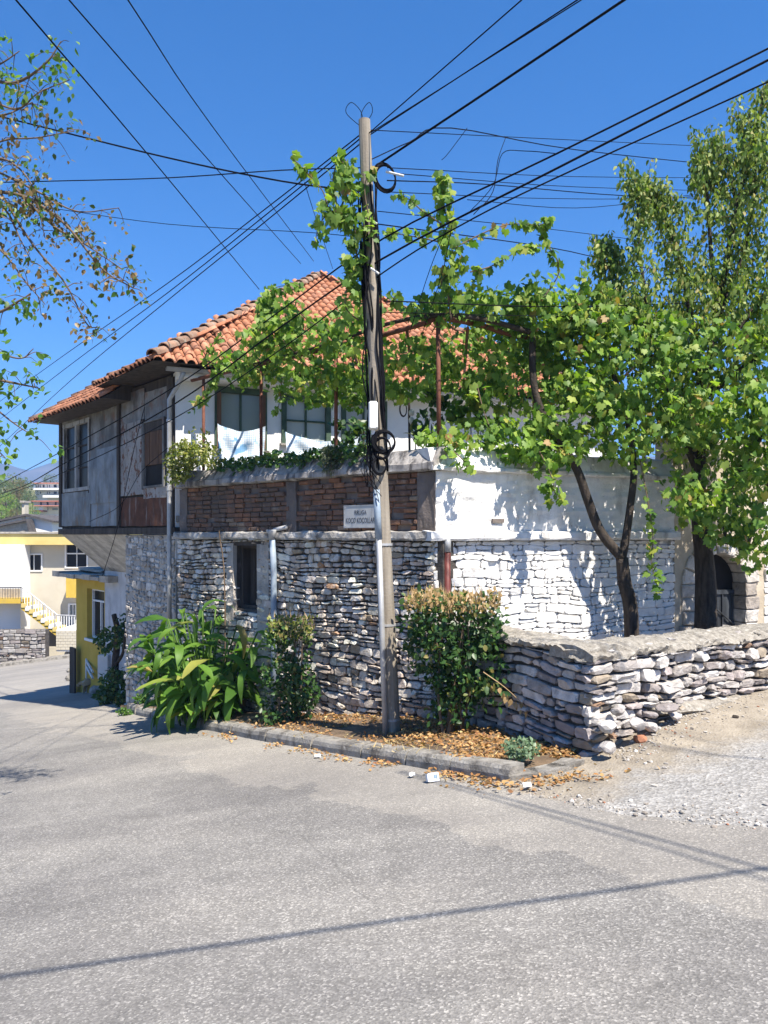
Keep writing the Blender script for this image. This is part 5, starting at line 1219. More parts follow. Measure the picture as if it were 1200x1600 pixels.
for (px, py, D, hx, hy, hd, n) in masses:
    c = P(px, py, D); b = ball(n, 0.25) * np.array([hx / F * D, hd, hy / F * D]); nc = max(6, n // 14)
    # leaves bunch along shoots inside the mass
    cc = ball(nc, 0.3) * np.array([hx / F * D, hd, hy / F * D]); idx = np.random.randint(0, nc, n)
    pos = np.where(np.random.rand(n, 1) < 0.7, cc[idx] + ball(n, 0.3) * np.array([0.17, 0.17, 0.14]), b)
    VP += [c + Vector(q) for q in pos]
VP = np.array([tuple(q) for q in VP]); random.seed(9)
n = len(VP); sz = np.random.uniform(0.045, 0.12, n)
tip, nr = orient(n, 0.75, 0.75); tip = unit(tip)
# the leaves that show largest are pieces of their own
front = np.argsort(VP[:, 1] - sz * 18)[:300]
mask = np.ones(n, bool); mask[front] = False
V, Tt = leaf_mesh(GRAPE, VP[mask], tip[mask], nr[mask], sz[mask]); mk_np('foliage', V, Tt, m['vine_leaf'], vine, kind='stuff')
def leaf_data(nm, tpl, mat):
    me = bpy.data.meshes.new(nm); me.from_pydata(tpl[0].tolist(), [], tpl[1].tolist()); me.materials.append(mat); return me
LV = leaf_data('leaf', GRAPE, m['vine_leaf'])
def leaf_obj(me, par, pos, tp, nm_, size, name='leaf'):
    t = Vector(tp).normalized(); x = t.cross(Vector(nm_)).normalized(); z = x.cross(t)
    o = bpy.data.objects.new(name, me); put(o, par, pos); o.rotation_mode = 'QUATERNION'
    o.rotation_quaternion = Matrix((x, t, z)).transposed().to_quaternion(); o.scale = (size,) * 3; return o
for i in front: leaf_obj(LV, vine, VP[i], tip[i], nr[i], sz[i])

# --- pear tree beside the gate
pb = P(1101, 992, 9.75); pb.z = G(pb.x, pb.y)
pear = thing('pear_tree', 'tall pear tree with dark trunk and upright leafy shoots in front of the gate', 'tree', pb)
cr = P(1098, 800, 9.75)
tree_tubes('trunk', [([pb + Vector((0, 0, -.1)), P(1103, 940, 9.75), P(1100, 870, 9.75), P(1094, 820, 9.75), P(1092, 740, 9.75), P(1098, 640, 9.8), P(1120, 500, 9.9), P(1150, 330, 10.0), P(1195, 140, 10.1)], 0.15, 0.012)], m['bark'], pear, 10)
limbs = [([(1094, 830, 9.75), (1120, 795, 9.7), (1150, 745, 9.6), (1185, 690, 9.5), (1230, 600, 9.5)], 0.06, 0.02),
         ([(1160, 870, 9.9), (1150, 800, 9.8), (1165, 730, 9.8), (1190, 640, 9.8)], 0.035, 0.015), ([(1160, 870, 9.9), (1180, 810, 9.7), (1215, 720, 9.5)], 0.045, 0.02), ([(1135, 850, 9.9), (1128, 780, 9.9), (1140, 690, 9.9)], 0.025, 0.012),
         ([(1092, 740, 9.75), (1050, 640, 9.6), (1020, 520, 9.6), (1000, 400, 9.7), (995, 285, 9.7)], 0.05, 0.006), ([(1095, 700, 9.8), (1040, 600, 10), (990, 500, 10), (960, 430, 10), (945, 375, 10)], 0.04, 0.006),
         ([(1098, 640, 9.8), (1080, 500, 9.9), (1060, 400, 9.9), (1035, 330, 9.9), (1012, 290, 9.9)], 0.045, 0.006), ([(1120, 500, 9.9), (1110, 380, 10), (1105, 300, 10), (1095, 240, 10)], 0.035, 0.005),
         ([(1120, 500, 9.9), (1160, 400, 10), (1180, 280, 10), (1170, 180, 10)], 0.035, 0.005), ([(1110, 560, 9.8), (1180, 480, 9.7), (1240, 380, 9.7), (1260, 250, 9.7)], 0.05, 0.008), ([(1100, 620, 9.8), (1180, 560, 9.4), (1260, 480, 9.2)], 0.05, 0.01), ([(1085, 560, 9.8), (1010, 520, 9.5), (965, 480, 9.4), (940, 470, 9.4)], 0.03, 0.006),
         ([(1150, 330, 10), (1140, 260, 10), (1120, 225, 10)], 0.02, 0.004), ([(1150, 330, 10), (1210, 230, 10), (1230, 120, 10)], 0.03, 0.005)]
TW = []; TWP = []
for i, (pts, r0, r1) in enumerate(limbs):
    c = catmull([P(*q) for q in pts], 8); tree_tubes('branch', [(c[::3] + [c[-1]], r0, r1)], m['bark'], pear, 6)
    if i < 1 or i in (1, 2, 3): continue
    L = sum((b - a).length for a, b in zip(c, c[1:]))
    for k in range(int(L * 46)):
        t = U(0.12, 1.0); q = c[min(len(c) - 1, int(t * len(c)))]; rr = 0.40 * (1 - t) ** 0.85 + 0.045
        off = Vector((U(-1, 1), U(-1, 1), U(-.3, 1.0))) * rr; e = q + off
        TW.append(e)
        if R() < 0.35: TWP.append(([q, q + off * 0.5 + Vector((0, 0, .03)), e], 0.006, 0.002))
c = catmull([P(*q) for q in [(1120, 500, 9.9), (1150, 330, 10.0), (1195, 140, 10.1)]], 10)
for k in range(80):
    t = R(); q = c[min(len(c) - 1, int(t * len(c)))]; TW.append(q + Vector((U(-1, 1), U(-1, 1), U(-.4, 1))) * (0.42 * (1 - t) ** .7 + 0.06))
for (px, py, D, dx_, ln_) in ((990, 300, 9.7, -10, 0.5), (1005, 330, 9.7, 18, 0.45), (945, 400, 10, -22, 0.35), (960, 430, 10, -30, 0.4), (1012, 300, 9.9, 6, 0.5), (1035, 340, 9.9, -6, 0.6), (1095, 260, 10, -12, 0.55), (1105, 300, 10, 14, 0.6), (1125, 240, 10, -14, 0.5), (1165, 200, 10, -6, 0.6), (1140, 280, 10, -24, 0.5), (1185, 180, 10, 10, 0.7), (940, 480, 9.4, -30, 0.4), (930, 495, 9.4, -28, 0.25), (975, 420, 9.8, -8, 0.6), (1060, 420, 9.9, -16, 0.7)):
    a = P(px, py + 30, D); e = P(px + dx_, py - 30, D) + Vector((0, U(-.2, .2), ln_ * 0.3)); TWP.append(([a, a.lerp(e, .5) + Vector((U(-.04, .04), 0, 0)), e], 0.006, 0.002))
    for k in range(16): TW.append(a.lerp(e, R()) + Vector((U(-.05, .05), U(-.05, .05), U(-.05, .03))))
tree_tubes('twigs', TWP, m['twig'], pear, 4)['kind'] = 'stuff'
foliage('crown', PEAR, clumps(TW, 10, (0.10, 0.10, 0.12)), m['pear_leaf'], pear, (0.05, 0.095), droop=1.0, spread=0.7)
ex = []
for (px, py, hx, hy, n) in ((1010, 600, 70, 90, 50), (1120, 540, 90, 120, 150), (1180, 430, 50, 110, 90), (1130, 690, 80, 60, 80), (1190, 760, 40, 60, 50), (1070, 480, 45, 80, 50), (1185, 300, 35, 80, 40)):
    cc = P(px, py, 9.9); ex += [cc + Vector(q) for q in ball(n, 0.3) * np.array([hx / F * 9.9, 0.6, hy / F * 9.9])]
foliage('inner_foliage', PEAR, clumps(ex, 12, (0.15, 0.15, 0.16)), m['pear_leaf'], pear, (0.06, 0.105), droop=1.0, spread=0.7)

# --- half-dry tree reaching in from the other side of the street
random.seed(14); np.random.seed(14)
tb = Vector((-5.6, 6.6, G(-5.6, 6.6)))
dry = thing('half_dry_tree', 'sparse half-dry tree with browning leaves reaching over the street', 'tree', tb)
c = [tb + Vector((0, 0, -.1)), Vector((-5.5, 6.6, 1.5)), Vector((-5.3, 6.5, 3.2)), Vector((-5.4, 6.5, 5.5))]
tree_tubes('trunk', [(c, 0.16, 0.07)], m['bark'], dry, 9)
DB = [([(-330, 620, 6.5), (-150, 330, 6.4), (0, 300, 6.3), (90, 340, 6.2), (160, 420, 6.1), (208, 450, 6.1)], 'd', 46), ([(-150, 330, 6.4), (-20, 230, 6.4), (60, 215, 6.3), (115, 205, 6.3)], 'd', 20), ([(-20, 260, 6.4), (60, 300, 6.3), (120, 330, 6.3), (185, 325, 6.2)], 'd', 34),
      ([(0, 300, 6.3), (50, 380, 6.2), (100, 440, 6.2), (135, 505, 6.2), (150, 512, 6.2)], 'd', 34), ([(-60, 350, 6.3), (0, 390, 6.2), (40, 440, 6.2), (70, 475, 6.2)], 'd', 24), ([(20, 290, 6.3), (80, 350, 6.3), (130, 380, 6.2), (190, 420, 6.2)], 'd', 40), ([(-40, 250, 6.3), (10, 250, 6.3), (50, 290, 6.2), (70, 370, 6.2)], 'd', 44), ([(-40, 290, 6.3), (10, 330, 6.3), (30, 370, 6.2), (50, 410, 6.2)], 'd', 34),
      ([(-250, 250, 6.6), (-60, 130, 6.5), (20, 130, 6.4), (70, 100, 6.3), (95, 65, 6.3)], 'g', 22), ([(-60, 130, 6.5), (20, 170, 6.4), (60, 145, 6.3), (108, 125, 6.3)], 'g', 18), ([(-60, 130, 6.5), (0, 100, 6.4), (30, 80, 6.4)], 'g', 12), ([(-60, 160, 6.5), (0, 180, 6.4), (50, 160, 6.4)], 'd', 26),
      ([(-330, 620, 6.5), (-140, 470, 6.2), (-20, 490, 6.0), (30, 470, 5.9), (48, 458, 5.9)], 'g', 14), ([(-140, 470, 6.2), (-20, 540, 6.0), (30, 560, 5.9), (52, 545, 5.9)], 'g', 8), ([(-330, 620, 6.5), (-120, 570, 6.2), (-20, 590, 6.0), (30, 600, 6.0), (62, 607, 6.0)], 'g', 14), ([(-120, 570, 6.2), (-20, 630, 6.0), (20, 660, 5.9), (50, 680, 5.9)], 'g', 12), ([(-120, 620, 6.0), (-30, 680, 5.9), (8, 715, 5.9)], 'g', 12)]
dl, gl_ = [], []
for pts, kind, n in DB:
    c = catmull([P(*q) for q in pts], 8)
    tree_tubes('branch', [(c[::2] + [c[-1]], 0.022 if pts[0][0] < -200 else 0.011, 0.003)], m['twig'], dry, 5)
    i0 = next(i for i, q in enumerate(c) if q.x / q.y > -0.54)
    for k in range(n):
        q = c[random.randint(i0, len(c) - 1)]; e = q + Vector((U(-.13, .13), U(-.2, .2), U(-.12, .12)))
        tree = [q, (q + e) / 2 + Vector((0, 0, .02)), e]
        if R() < 0.6: tree_tubes('twig', [(tree, 0.004, 0.002)], m['twig'], dry, 4)
        (dl if kind == 'd' and R() < 0.93 else gl_).extend([e + Vector((U(-.07, .07), U(-.07, .07), U(-.06, .05))) for _ in range(random.randint(3, 6))])
foliage('dry_foliage', OVAL, np.array([tuple(q) for q in dl]), m['dry_leaf'], dry, (0.03, 0.062), droop=0.6)
foliage('green_foliage', OVAL, np.array([tuple(q) for q in gl_]), m['green_leaf'], dry, (0.04, 0.072), droop=0.6)
# rest of its crown, out of frame to the side
oc = [Vector((-5.6, 6.4, 5.0)) + Vector(q) for q in ball(120, 0.3) * np.array([1.3, 1.8, 1.6])]
foliage('crown', OVAL, clumps(oc, 12, 0.22), m['dry_leaf'], dry, (0.04, 0.07), droop=0.6)

# --- broad-leaved clump at the kerb
random.seed(3); np.random.seed(3)
def long_leaf(bend, wdt):
    vv = []; n = 7
    for i in range(n):
        t = i / (n - 1); w_ = wdt * math.sin(math.pi * min(1, t * 0.93 + 0.05)) ** 0.75 * (1 - 0.25 * t); y = t * math.cos(bend * t * 0.6); z = -bend * t * t * 0.5
        vv += [(-w_, y, z + w_ * 0.35 + 0.012 * math.sin(i * 2.1)), (0, y, z), (w_, y, z + w_ * 0.35 - 0.012 * math.sin(i * 2.1))]
    ff = [(3 * i + j, 3 * i + j + 1, 3 * i + 4 + j, 3 * i + 3 + j) for i in range(n - 1) for j in (0, 1)]
    me = bpy.data.meshes.new('leaf'); me.from_pydata(vv, [], ff); me.polygons.foreach_set('use_smooth', [True] * len(ff)); me.materials.append(m['canna']); return me
LL = [long_leaf(b, w_) for b, w_ in ((0.4, 0.13), (0.9, 0.165), (1.5, 0.15), (0.7, 0.185), (1.9, 0.13))]
cb = LW.pt(3.75, 0, 0.55); cb.z = G(cb.x, cb.y) + 0.1
can = thing('broad_leaf_plant', 'large bright green broad-leaved plant clump at the foot of the stone wall', 'plant', cb)
for i in range(58):
    ang = U(0, 6.28); rr = U(0, 0.42); a = LW.pt(3.75 + rr * math.cos(ang) * 1.5, 0, 0.5 + rr * math.sin(ang) * 0.75); a.z = G(a.x, a.y) + 0.05
    h = U(0.75, 1.55) * (1.05 - rr * 0.55); ln = Vector((math.cos(ang) * -LW.d.x, 0, 0)) ; sp = (LW.d * math.cos(ang) * 1.3 + LW.n * math.sin(ang)) * (0.15 + rr * 0.75)
    tp = a + Vector((sp.x, sp.y, h)); st = [a, a.lerp(tp, 0.5) - Vector((sp.x, sp.y, 0)) * 0.15, tp]
    mk('stem', MB().tube(catmull(st, 3), 0.012, 5), m['green_leaf'], can, smooth=True)
    for k in range(6):
        t = 0.36 + 0.64 * k / 5; q = catmull(st, 3)[min(6, int(t * 6))]; az = U(0, 6.28); d = Vector((math.cos(az), math.sin(az) , 0)) * 0.9 + Vector((sp.x, sp.y, 0)) * 1.3 + Vector((LW.n.x, LW.n.y, 0)) * 0.45 + Vector((0, 0, U(-0.35, 0.6)))
        leaf_obj(random.choice(LL), can, q, d, Vector((0.1, -0.3, 1)) + Vector((U(-.3, .3), U(-.3, .3), 0)), U(0.30, 0.58))

# --- clipped shrubs with scorched tops
def shrub(name, label, base, parts, top_c, top_r, stems, nleaf, nburn, seed, topm='burnt_leaf'):
    np.random.seed(seed); random.seed(seed)
    sh = thing(name, label, 'shrub', base)
    mbp = []
    for i in range(stems):
        a = base + Vector((U(-.12, .12), U(-.08, .08), -0.05)); e = top_c + Vector((U(-1, 1) * top_r[0] * .7, U(-1, 1) * top_r[1] * .7, U(-.1, .1)))
        mbp.append(([a, a.lerp(e, .4) + Vector((U(-.08, .08), U(-.05, .05), 0)), e], U(0.012, 0.022), 0.005))
    tree_tubes('stems', mbp, m['twig'], sh, 5)
    pts = []
    for (c, r, k) in parts:
        nc = max(8, k // 9); cc = ball(nc, 0.6) * np.array(r); idx = np.random.randint(0, nc, k); pts.append(np.array(tuple(c)) + cc[idx] + ball(k, .3) * 0.085)
    foliage('foliage', OVAL, np.vstack(pts), m['hedge_leaf'], sh, (0.045, 0.085), droop=0.3, spread=0.9)
    tc = (np.random.rand(nburn, 3) * 2 - 1); tc = tc[(tc[:, 0] ** 2 + tc[:, 1] ** 2) < U(0.95, 1.1)]
    tc = np.array(tuple(top_c)) + tc * np.array([top_r[0], top_r[1], top_r[2]]); tc[:, 2] += np.array([0.10 * nz(q[0], q[1], seed, 5) for q in tc])
    foliage('upper_foliage', OVAL, tc[::3] + np.random.normal(size=(len(tc[::3]), 3)) * 0.05 - np.array([0, 0, 0.05]), m['hedge_leaf'], sh, (0.045, 0.085), droop=0.0, spread=0.9)
    foliage('scorched_top', OVAL, tc, m[topm], sh, (0.03, 0.06), droop=-0.7, spread=0.7)
    n = nburn // 3; tt = tc[np.random.randint(0, len(tc), n)] + np.random.normal(size=(n, 3)) * 0.02; tip, nr = orient(n, -1.6, 0.6)
    V, Tt = leaf_mesh(NEEDLE, tt, tip, nr, np.random.uniform(0.06, 0.13, n)); mk_np('cut_twigs', V, Tt, m['drytwig'], sh, kind='stuff')
    return sh
D1 = 7.55; b1 = P(712, 1150, D1); b1.z = G(b1.x, b1.y) + 0.1
def pr(px, py, D, hx, hy, hd, n): return (P(px, py, D), (hx / F * D, hd, hy / F * D), n)
sh1 = shrub('clipped_shrub', 'tall clipped evergreen shrub with scorched brown top between pole and low wall', b1,
      [pr(715, 985, D1, 78, 48, 0.42, 900), pr(690, 1010, D1, 58, 50, 0.35, 560), pr(745, 1030, D1, 52, 52, 0.35, 620), pr(720, 1065, D1, 48, 42, 0.28, 420), pr(708, 1100, D1, 34, 38, 0.2, 220), pr(770, 1000, D1, 30, 30, 0.2, 130)],
      P(708, 942, D1), (76 / F * D1, 0.42, 0.085), 9, 0, 1150, 31)
arm = [P(755, 1050, 7.3), P(790, 1075, 7.2), P(822, 1105, 7.15)]
tree_tubes('side_twig', [(arm, 0.006, 0.003)], m['drytwig'], sh1, 5)
ap_ = np.array([tuple(arm[0].lerp(arm[2], t) + Vector((U(-.03, .03), U(-.03, .03), -0.04))) for t in np.linspace(0.2, 1, 16)])
foliage('dry_side_leaves', OVAL, ap_, m['burnt_leaf'], sh1, (0.05, 0.08), droop=1.4, spread=0.5)
ap_ = np.array([tuple(P(773 + U(-18, 22), 1085 + U(-18, 22), 7.25)) for t in range(26)])
foliage('low_leaves', OVAL, ap_, m['hedge_leaf'], sh1, (0.06, 0.09), droop=0.4)
D2 = 9.55; b2 = P(450, 1128, D2); b2.z = G(b2.x, b2.y) + 0.1
shrub('clipped_shrub', 'narrow leafy shrub with yellowing clipped top beside the broad-leaved plant', b2,
      [pr(452, 1010, D2, 36, 30, 0.26, 210), pr(450, 1060, D2, 36, 40, 0.26, 300), pr(458, 1095, D2, 32, 32, 0.24, 200), pr(432, 1100, D2, 22, 30, 0.2, 110), pr(425, 1122, D2 - .2, 14, 12, 0.1, 60), pr(470, 1075, D2 - .15, 22, 45, 0.2, 260), pr(440, 1035, D2 - .1, 28, 40, 0.2, 220)],
      P(454, 982, D2), (36 / F * D2, 0.28, 0.12), 6, 0, 520, 37, 'yellow_green')

# --- terrace-top plants
random.seed(8); np.random.seed(8)
def bushlet(name, label, cat, base, spec, tpl, mat, size, droop, spread, stem='twig', nst=6):
    t = thing(name, label, cat, base)
    tree_tubes('stems', [([base, base.lerp(P(s[0], s[1], s[2]), 0.6) + Vector((U(-.03, .03), 0, 0)), P(s[0], s[1], s[2])], 0.008, 0.003) for s in spec for _ in range(2)], m[stem], t, 5)
    pts = []
    for (px, py, D, hx, hy, hd, n) in spec:
        nc = max(4, n // 8); r = np.array([hx / F * D, hd, hy / F * D]); cc = ball(nc, .4) * r; pts.append(np.array(tuple(P(px, py, D))) + cc[np.random.randint(0, nc, n)] + ball(n, .3) * 0.07)
    foliage('foliage', tpl, np.vstack(pts), mat, t, size, droop=droop, spread=spread); return t
zc = ZC1 - 0.03
def onwall(W, px, py=720, out=-0.12, z=zc):
    s, _ = W.hit(px, py, out); return W.pt(s, z, out)
bushlet('yellow_green_bush', 'yellow-green feathery bush spilling over the end of the parapet', 'bush', onwall(LW, 296), [(283, 722, 11.6, 22, 28, 0.25, 900), (300, 708, 11.5, 24, 24, 0.2, 560), (328, 712, 11.3, 20, 18, 0.2, 320), (312, 690, 11.5, 18, 18, 0.2, 130), (275, 742, 11.6, 13, 14, 0.15, 300)], OVAL, m['yellow_green'], (0.03, 0.07), 0.1, 0.9)
ivy = thing('ivy', 'low green ivy trailing along the top of the parapet', 'plant', onwall(LW, 440))
pts = []
for i in range(1500):
    px = U(335, 590); p = onwall(LW, px, 715, U(-0.3, 0.09)); p.z = ZC1 + U(-0.05, 0.12) + 0.06 * nz(px * 0.05, 0, 0) - (0.06 if px > 360 and R() < .2 else 0); pts.append(tuple(p))
foliage('foliage', GRAPE, np.array(pts), m['ivy'], ivy, (0.035, 0.075), droop=0.1, spread=0.9)
tree_tubes('stems', [([onwall(LW, x), onwall(LW, x + 20, z=ZC1 + .02), onwall(LW, x + 45, z=ZC1)], 0.006, 0.004) for x in range(340, 560, 30)], m['twig'], ivy, 4)
lv = thing('dull_tuft', 'dull grey-green needle-leaved tuft hanging over the parapet beside the sign', 'plant', onwall(LW, 520, out=0.02))
cpos = np.array([tuple(P(519 + U(-15, 15), 715 + U(-18, 24), 9.75 + U(-.12, .12))) for i in range(900)]); foliage('foliage', NEEDLE, cpos, m['lavender'], lv, (0.05, 0.11), droop=0.2, spread=0.9)
tree_tubes('stems', [([onwall(LW, 520, out=0.0), P(519 + U(-10, 10), 712, 9.75), P(519 + U(-15, 15), 735, 9.7)], 0.005, 0.003) for i in range(5)], m['twig'], lv, 4)
def onterr(px, D): q = P(px, 700, D); return Vector((q.x, q.y, 1.9))
bushlet('citrus_plant', 'dark glossy-leaved potted citrus in front of the third window', 'plant', onterr(556, 11.5), [(545, 668, 11.5, 22, 18, 0.2, 60), (570, 662, 11.4, 18, 20, 0.2, 50), (535, 690, 11.4, 20, 14, 0.2, 50), (580, 690, 11.2, 16, 16, 0.2, 40)], OVAL, m['hedge_leaf'], (0.09, 0.15), -0.2, 0.9)
bushlet('oleander', 'upright dark-leaved shrub behind the corner of the parapet', 'shrub', onterr(655, 9.9), [(650, 670, 9.9, 18, 20, 0.15, 36), (672, 650, 9.9, 14, 24, 0.15, 40), (698, 645, 10.0, 18, 24, 0.15, 46)], OVAL, m['hedge_leaf'], (0.09, 0.15), -0.7, 0.7)
bushlet('fig_sapling', 'bright-leaved sapling rising behind the whitewashed parapet', 'plant', onterr(745, 9.9), [(750, 610, 9.8, 24, 28, 0.2, 60), (735, 655, 9.8, 30, 26, 0.2, 70), (770, 660, 9.8, 24, 24, 0.2, 60)], GRAPE, m['vine_leaf'], (0.10, 0.16), 0.4, 0.8)
# blossom-like white insulators on a stake
stk = thing('garden_stake', 'dark stake with two white insulators on the terrace by the pole', 'stake', onterr(641, 10.2))
mk('stake', MB().tube([onterr(641, 10.2), P(639, 622, 10.2)], 0.018, 6), m['dark_wood'], stk)
for y in (645, 657): mk('insulator', MB().tube([P(643, y - 5, 10.15), P(643, y - 2, 10.15), P(643, y + 2, 10.15), P(643, y + 5, 10.15)], [0.02, 0.038, 0.038, 0.02], 10), m['plasticw'], stk, smooth=True)

# --- ground-level weeds, litter and fallen leaves
def weed(label, px, py, n, r, mat, size, tpl=OVAL, name='weed', z=0.1):
    x, y = ground_at(px, py); b = Vector((x, y, G(x, y) + z)); t = thing(name, label, 'weed', b)
    pts = np.array(tuple(b)) + ball(n, .3) * np.array(r) + np.array([0, 0, r[2] * 0.9]); foliage('foliage', tpl, pts, mat, t, size, droop=-0.2, spread=0.9)
    tree_tubes('stems', [([b, b + Vector((U(-1, 1) * r[0], U(-1, 1) * r[1], r[2] * 1.2))], 0.005, 0.002) for _ in range(6)], m['twig'], t, 4)
weed('grey-green leafy weed growing at the end of the kerb', 815, 1205, 420, (0.15, 0.12, 0.085), m['grey_green'], (0.025, 0.05))
weed('fresh green weed at the foot of the stone pier', 235, 1112, 260, (0.30, 0.12, 0.12), m['green_leaf'], (0.04, 0.09))
weed('small green weed growing out of the road edge below the pier', 195, 1118, 120, (0.12, 0.1, 0.06), m['green_leaf'], (0.03, 0.07), z=0.0)
weed('tiny grass tuft on the dusty driveway', 1195, 1138, 60, (0.10, 0.05, 0.03), m['green_leaf'], (0.03, 0.06), NEEDLE, z=0.0)
random.seed(17); np.random.seed(17)
LP, LN = [], []
def litter_at(x, y, z): LP.append((x, y, z))
VV = np.array([tuple(q) for q in VERGE_V]).reshape(nu, nv, 3)
for i in range(7000):
    a = R() ** 1.6 * 34; i0 = int(a); t = min(nv - 1.01, R() * nv * 0.97); j0 = int(t)
    q = VV[i0, j0] * (1 - (a - i0)) + VV[i0 + 1, j0] * (a - i0); q2 = VV[i0, min(nv - 1, j0 + 1)]
    q = q * (1 - (t - j0)) + q2 * (t - j0)
    if nz(q[0], q[1], 4, 1.5) > -0.35: litter_at(q[0] + U(-.03, .03), q[1] + U(-.03, .03), q[2] + U(0.0, 0.03))
for i in range(900):
    u = U(0.0, 3.6); a = kerb_at(u); d = abs(random.gauss(0, 0.10)) + 0.01; x, y = a.x - 0.79 * d, a.y - 0.613 * d
    if nz(x, y, 9, 2.2) > -0.1: litter_at(x, y, G(x, y) + U(0.004, 0.03))
for i in range(230):
    x, y = 1.28 + random.gauss(0, 0.24), 5.80 + random.gauss(0, 0.13); litter_at(x, y, max(G(x, y), G(x, y) + 0.02) + U(0.004, 0.02))
LPn = np.array(LP); n = len(LPn); tip = np.random.normal(size=(n, 3)); tip[:, 2] *= 0.35; nr = np.random.normal(size=(n, 3)) * 0.45 + np.array([0, 0, 1])
V, Tt = leaf_mesh(OVAL, LPn, tip, nr, np.random.uniform(0.018, 0.052, n)); o = mk_np('leaf_litter', V, Tt, m['litter'], kind='stuff'); tag(o, 'dry orange-brown fallen leaves covering the planting strip', 'leaf litter')
gp = []
for i in range(700):
    a = U(0, 9); u = U(0.6, 5.0); k = kerb_at(u); d = U(-0.02, 0.35); gp.append((k.x + 0.79 * d, k.y + 0.613 * d, G(k.x + .79 * d, k.y + .613 * d) + 0.12))
gp = np.array(gp); gp = gp[[nz(q[0], q[1], 2, 2.5) > 0.05 for q in gp]]; n = len(gp); tip, nr = orient(n, -0.25, 0.9)
V, Tt = leaf_mesh(NEEDLE, gp, tip, nr, np.random.uniform(0.03, 0.085, n)); o = mk_np('dry_grass', V, Tt, m['straw'], kind='stuff'); tag(o, 'dry straw-coloured grass along the kerb', 'grass')

# pebbles and rubble
mb = MB()
for i in range(1700):
    r = U(0.004, 0.011) if R() < .85 else U(.011, .022)
    if i < 950:
        x = U(1.0, 4.6); y = edge_y(x) + abs(random.gauss(0, 0.22)) - 0.02
    elif i < 1450:
        s = abs(random.gauss(0, 1.2)); p = QR.pt(s, 0, abs(random.gauss(0, 0.22)) + 0.1); x, y = p.x, p.y
    else: x = U(1.3, 4.6); y = U(edge_y(x), edge_y(x) + 2.2)
    q = (Vector((x, y)) - QR.o)
    if q.dot(QR.n) < 0.05 and x > 1.6: continue
    vv, ff = pebble((x, y, (drive_z(x, y) if x > 1.0 else G(x, y)) + r * 0.25), r); mb.add(vv, ff)
o = mk('gravel', mb, m['gravel'], kind='stuff'); tag(o, 'pale loose gravel scattered over the driveway edge', 'gravel')
random.seed(4)
rub = [(950, 1135, 0.11, 'stone'), (985, 1128, 0.10, 'stone'), (1015, 1135, 0.085, 'stone'), (940, 1165, 0.10, 'stone'), (1000, 1155, 0.09, 'stone'), (1033, 1103, 0.085, 'stone'), (1016, 1116, 0.06, 'stone'), (1046, 1116, 0.07, 'stone'), (1020, 1094, 0.06, 'stone'), (1055, 1104, 0.05, 'stone'), (965, 1112, 0.07, 'stone'), (1052, 1094, 0.05, 'stone')]
for i, (px, py, r, mt) in enumerate(rub):
    s, z = QR.hit(px, py, 0.14); p = QR.pt(s, 0, 0.14 + (0.06 if i % 2 else 0)); vv, ff = pebble((p.x, p.y, max(G(p.x, p.y) + 0.05, z)), r * 0.85, 0.55)
    o = mk('fallen_stone', (vv, ff), m['stone'] if i % 4 else m['gravel']); tag(o, 'pale fallen stone heaped at the broken corner of the low wall', 'stone', 'fallen stones by the low wall')
for px, py, r, lab in ((1032, 1133, 0.075, 'pinkish tan stone lying in front of the fallen stones'), (1050, 1126, 0.055, 'red brick fragment lying beside the fallen stones')):
    x, y = ground_at(px, py); y -= 0; vv, ff = pebble((x, y, drive_z(x, y) + 0.03), r, 0.5)
    o = mk('brick_fragment', (vv, ff), m['tile'] if 'red' in lab else m['stucco_beige']); tag(o, lab, 'rubble')
x, y = ground_at(1150, 1141); vv, ff = pebble((x, y, drive_z(x, y) + 0.01), 0.03, 0.4); o = mk('dark_stone', (vv, ff), m['bark']); tag(o, 'small dark lump lying on the driveway', 'stone')
# litter
def scrap(name, label, cat, px, py, w_, h_, mat, tilt=0.5, zoff=0.01, par=None):
    x, y = ground_at(px, py); b = Vector((x, y, G(x, y) + zoff)); n = 5; vv = []
    for i in range(n):
        for j in range(n):
            u, t = i / (n - 1) - .5, j / (n - 1); vv.append(b + Vector((u * w_, t * h_ * math.cos(tilt) + 0.01 * R(), t * h_ * math.sin(tilt) + 0.012 * R() + 0.004)))
    N = len(vv); vv += [q + Vector((0, 0.002, -0.003)) for q in vv]
    ff = [(i * n + j, (i + 1) * n + j, (i + 1) * n + j + 1, i * n + j + 1) for i in range(n - 1) for j in range(n - 1)]; ff += [tuple(N + q for q in reversed(f_)) for f_ in ff]
    return tag(mk(name, (vv, ff), m[mat]), label, cat)
x, y = ground_at(678, 1222); b = Vector((x, y, G(x, y)))
pk = thing('paper_carton', 'small crushed white carton leaning on the kerb', 'litter', b)
Mx = Matrix.Translation(b + Vector((0, 0, 0.004))) @ Matrix.Rotation(0.35, 4, 'Z') @ Matrix.Rotation(-0.35, 4, 'X')
def bx(a, c_): 
    q = MB().box(a, c_); q.v = [Mx @ p for p in q.v]; return q
mk('carton', bx((-0.045, -0.015, 0), (0.045, 0.015, 0.07)), m['paper'], pk); mk('flap', bx((-0.058, -0.02, 0.005), (-0.047, 0.02, 0.062)), m['paper'], pk)
for a, c_ in (((0.0, -0.018, 0.025), (0.012, -0.0155, 0.05)), ((0.016, -0.018, 0.022), (0.026, -0.0155, 0.052))): mk('print_mark', bx(a, c_), m['print_blue'], pk)
scrap('paper_scrap', 'crumpled white paper lying against the grey-green weed', 'litter', 797, 1213, 0.15, 0.09, 'paper', 0.6, 0.02)
scrap('paper_scrap', 'small white paper scrap on the gravel past the kerb end', 'litter', 825, 1238, 0.06, 0.05, 'paper', 0.3, 0.03)
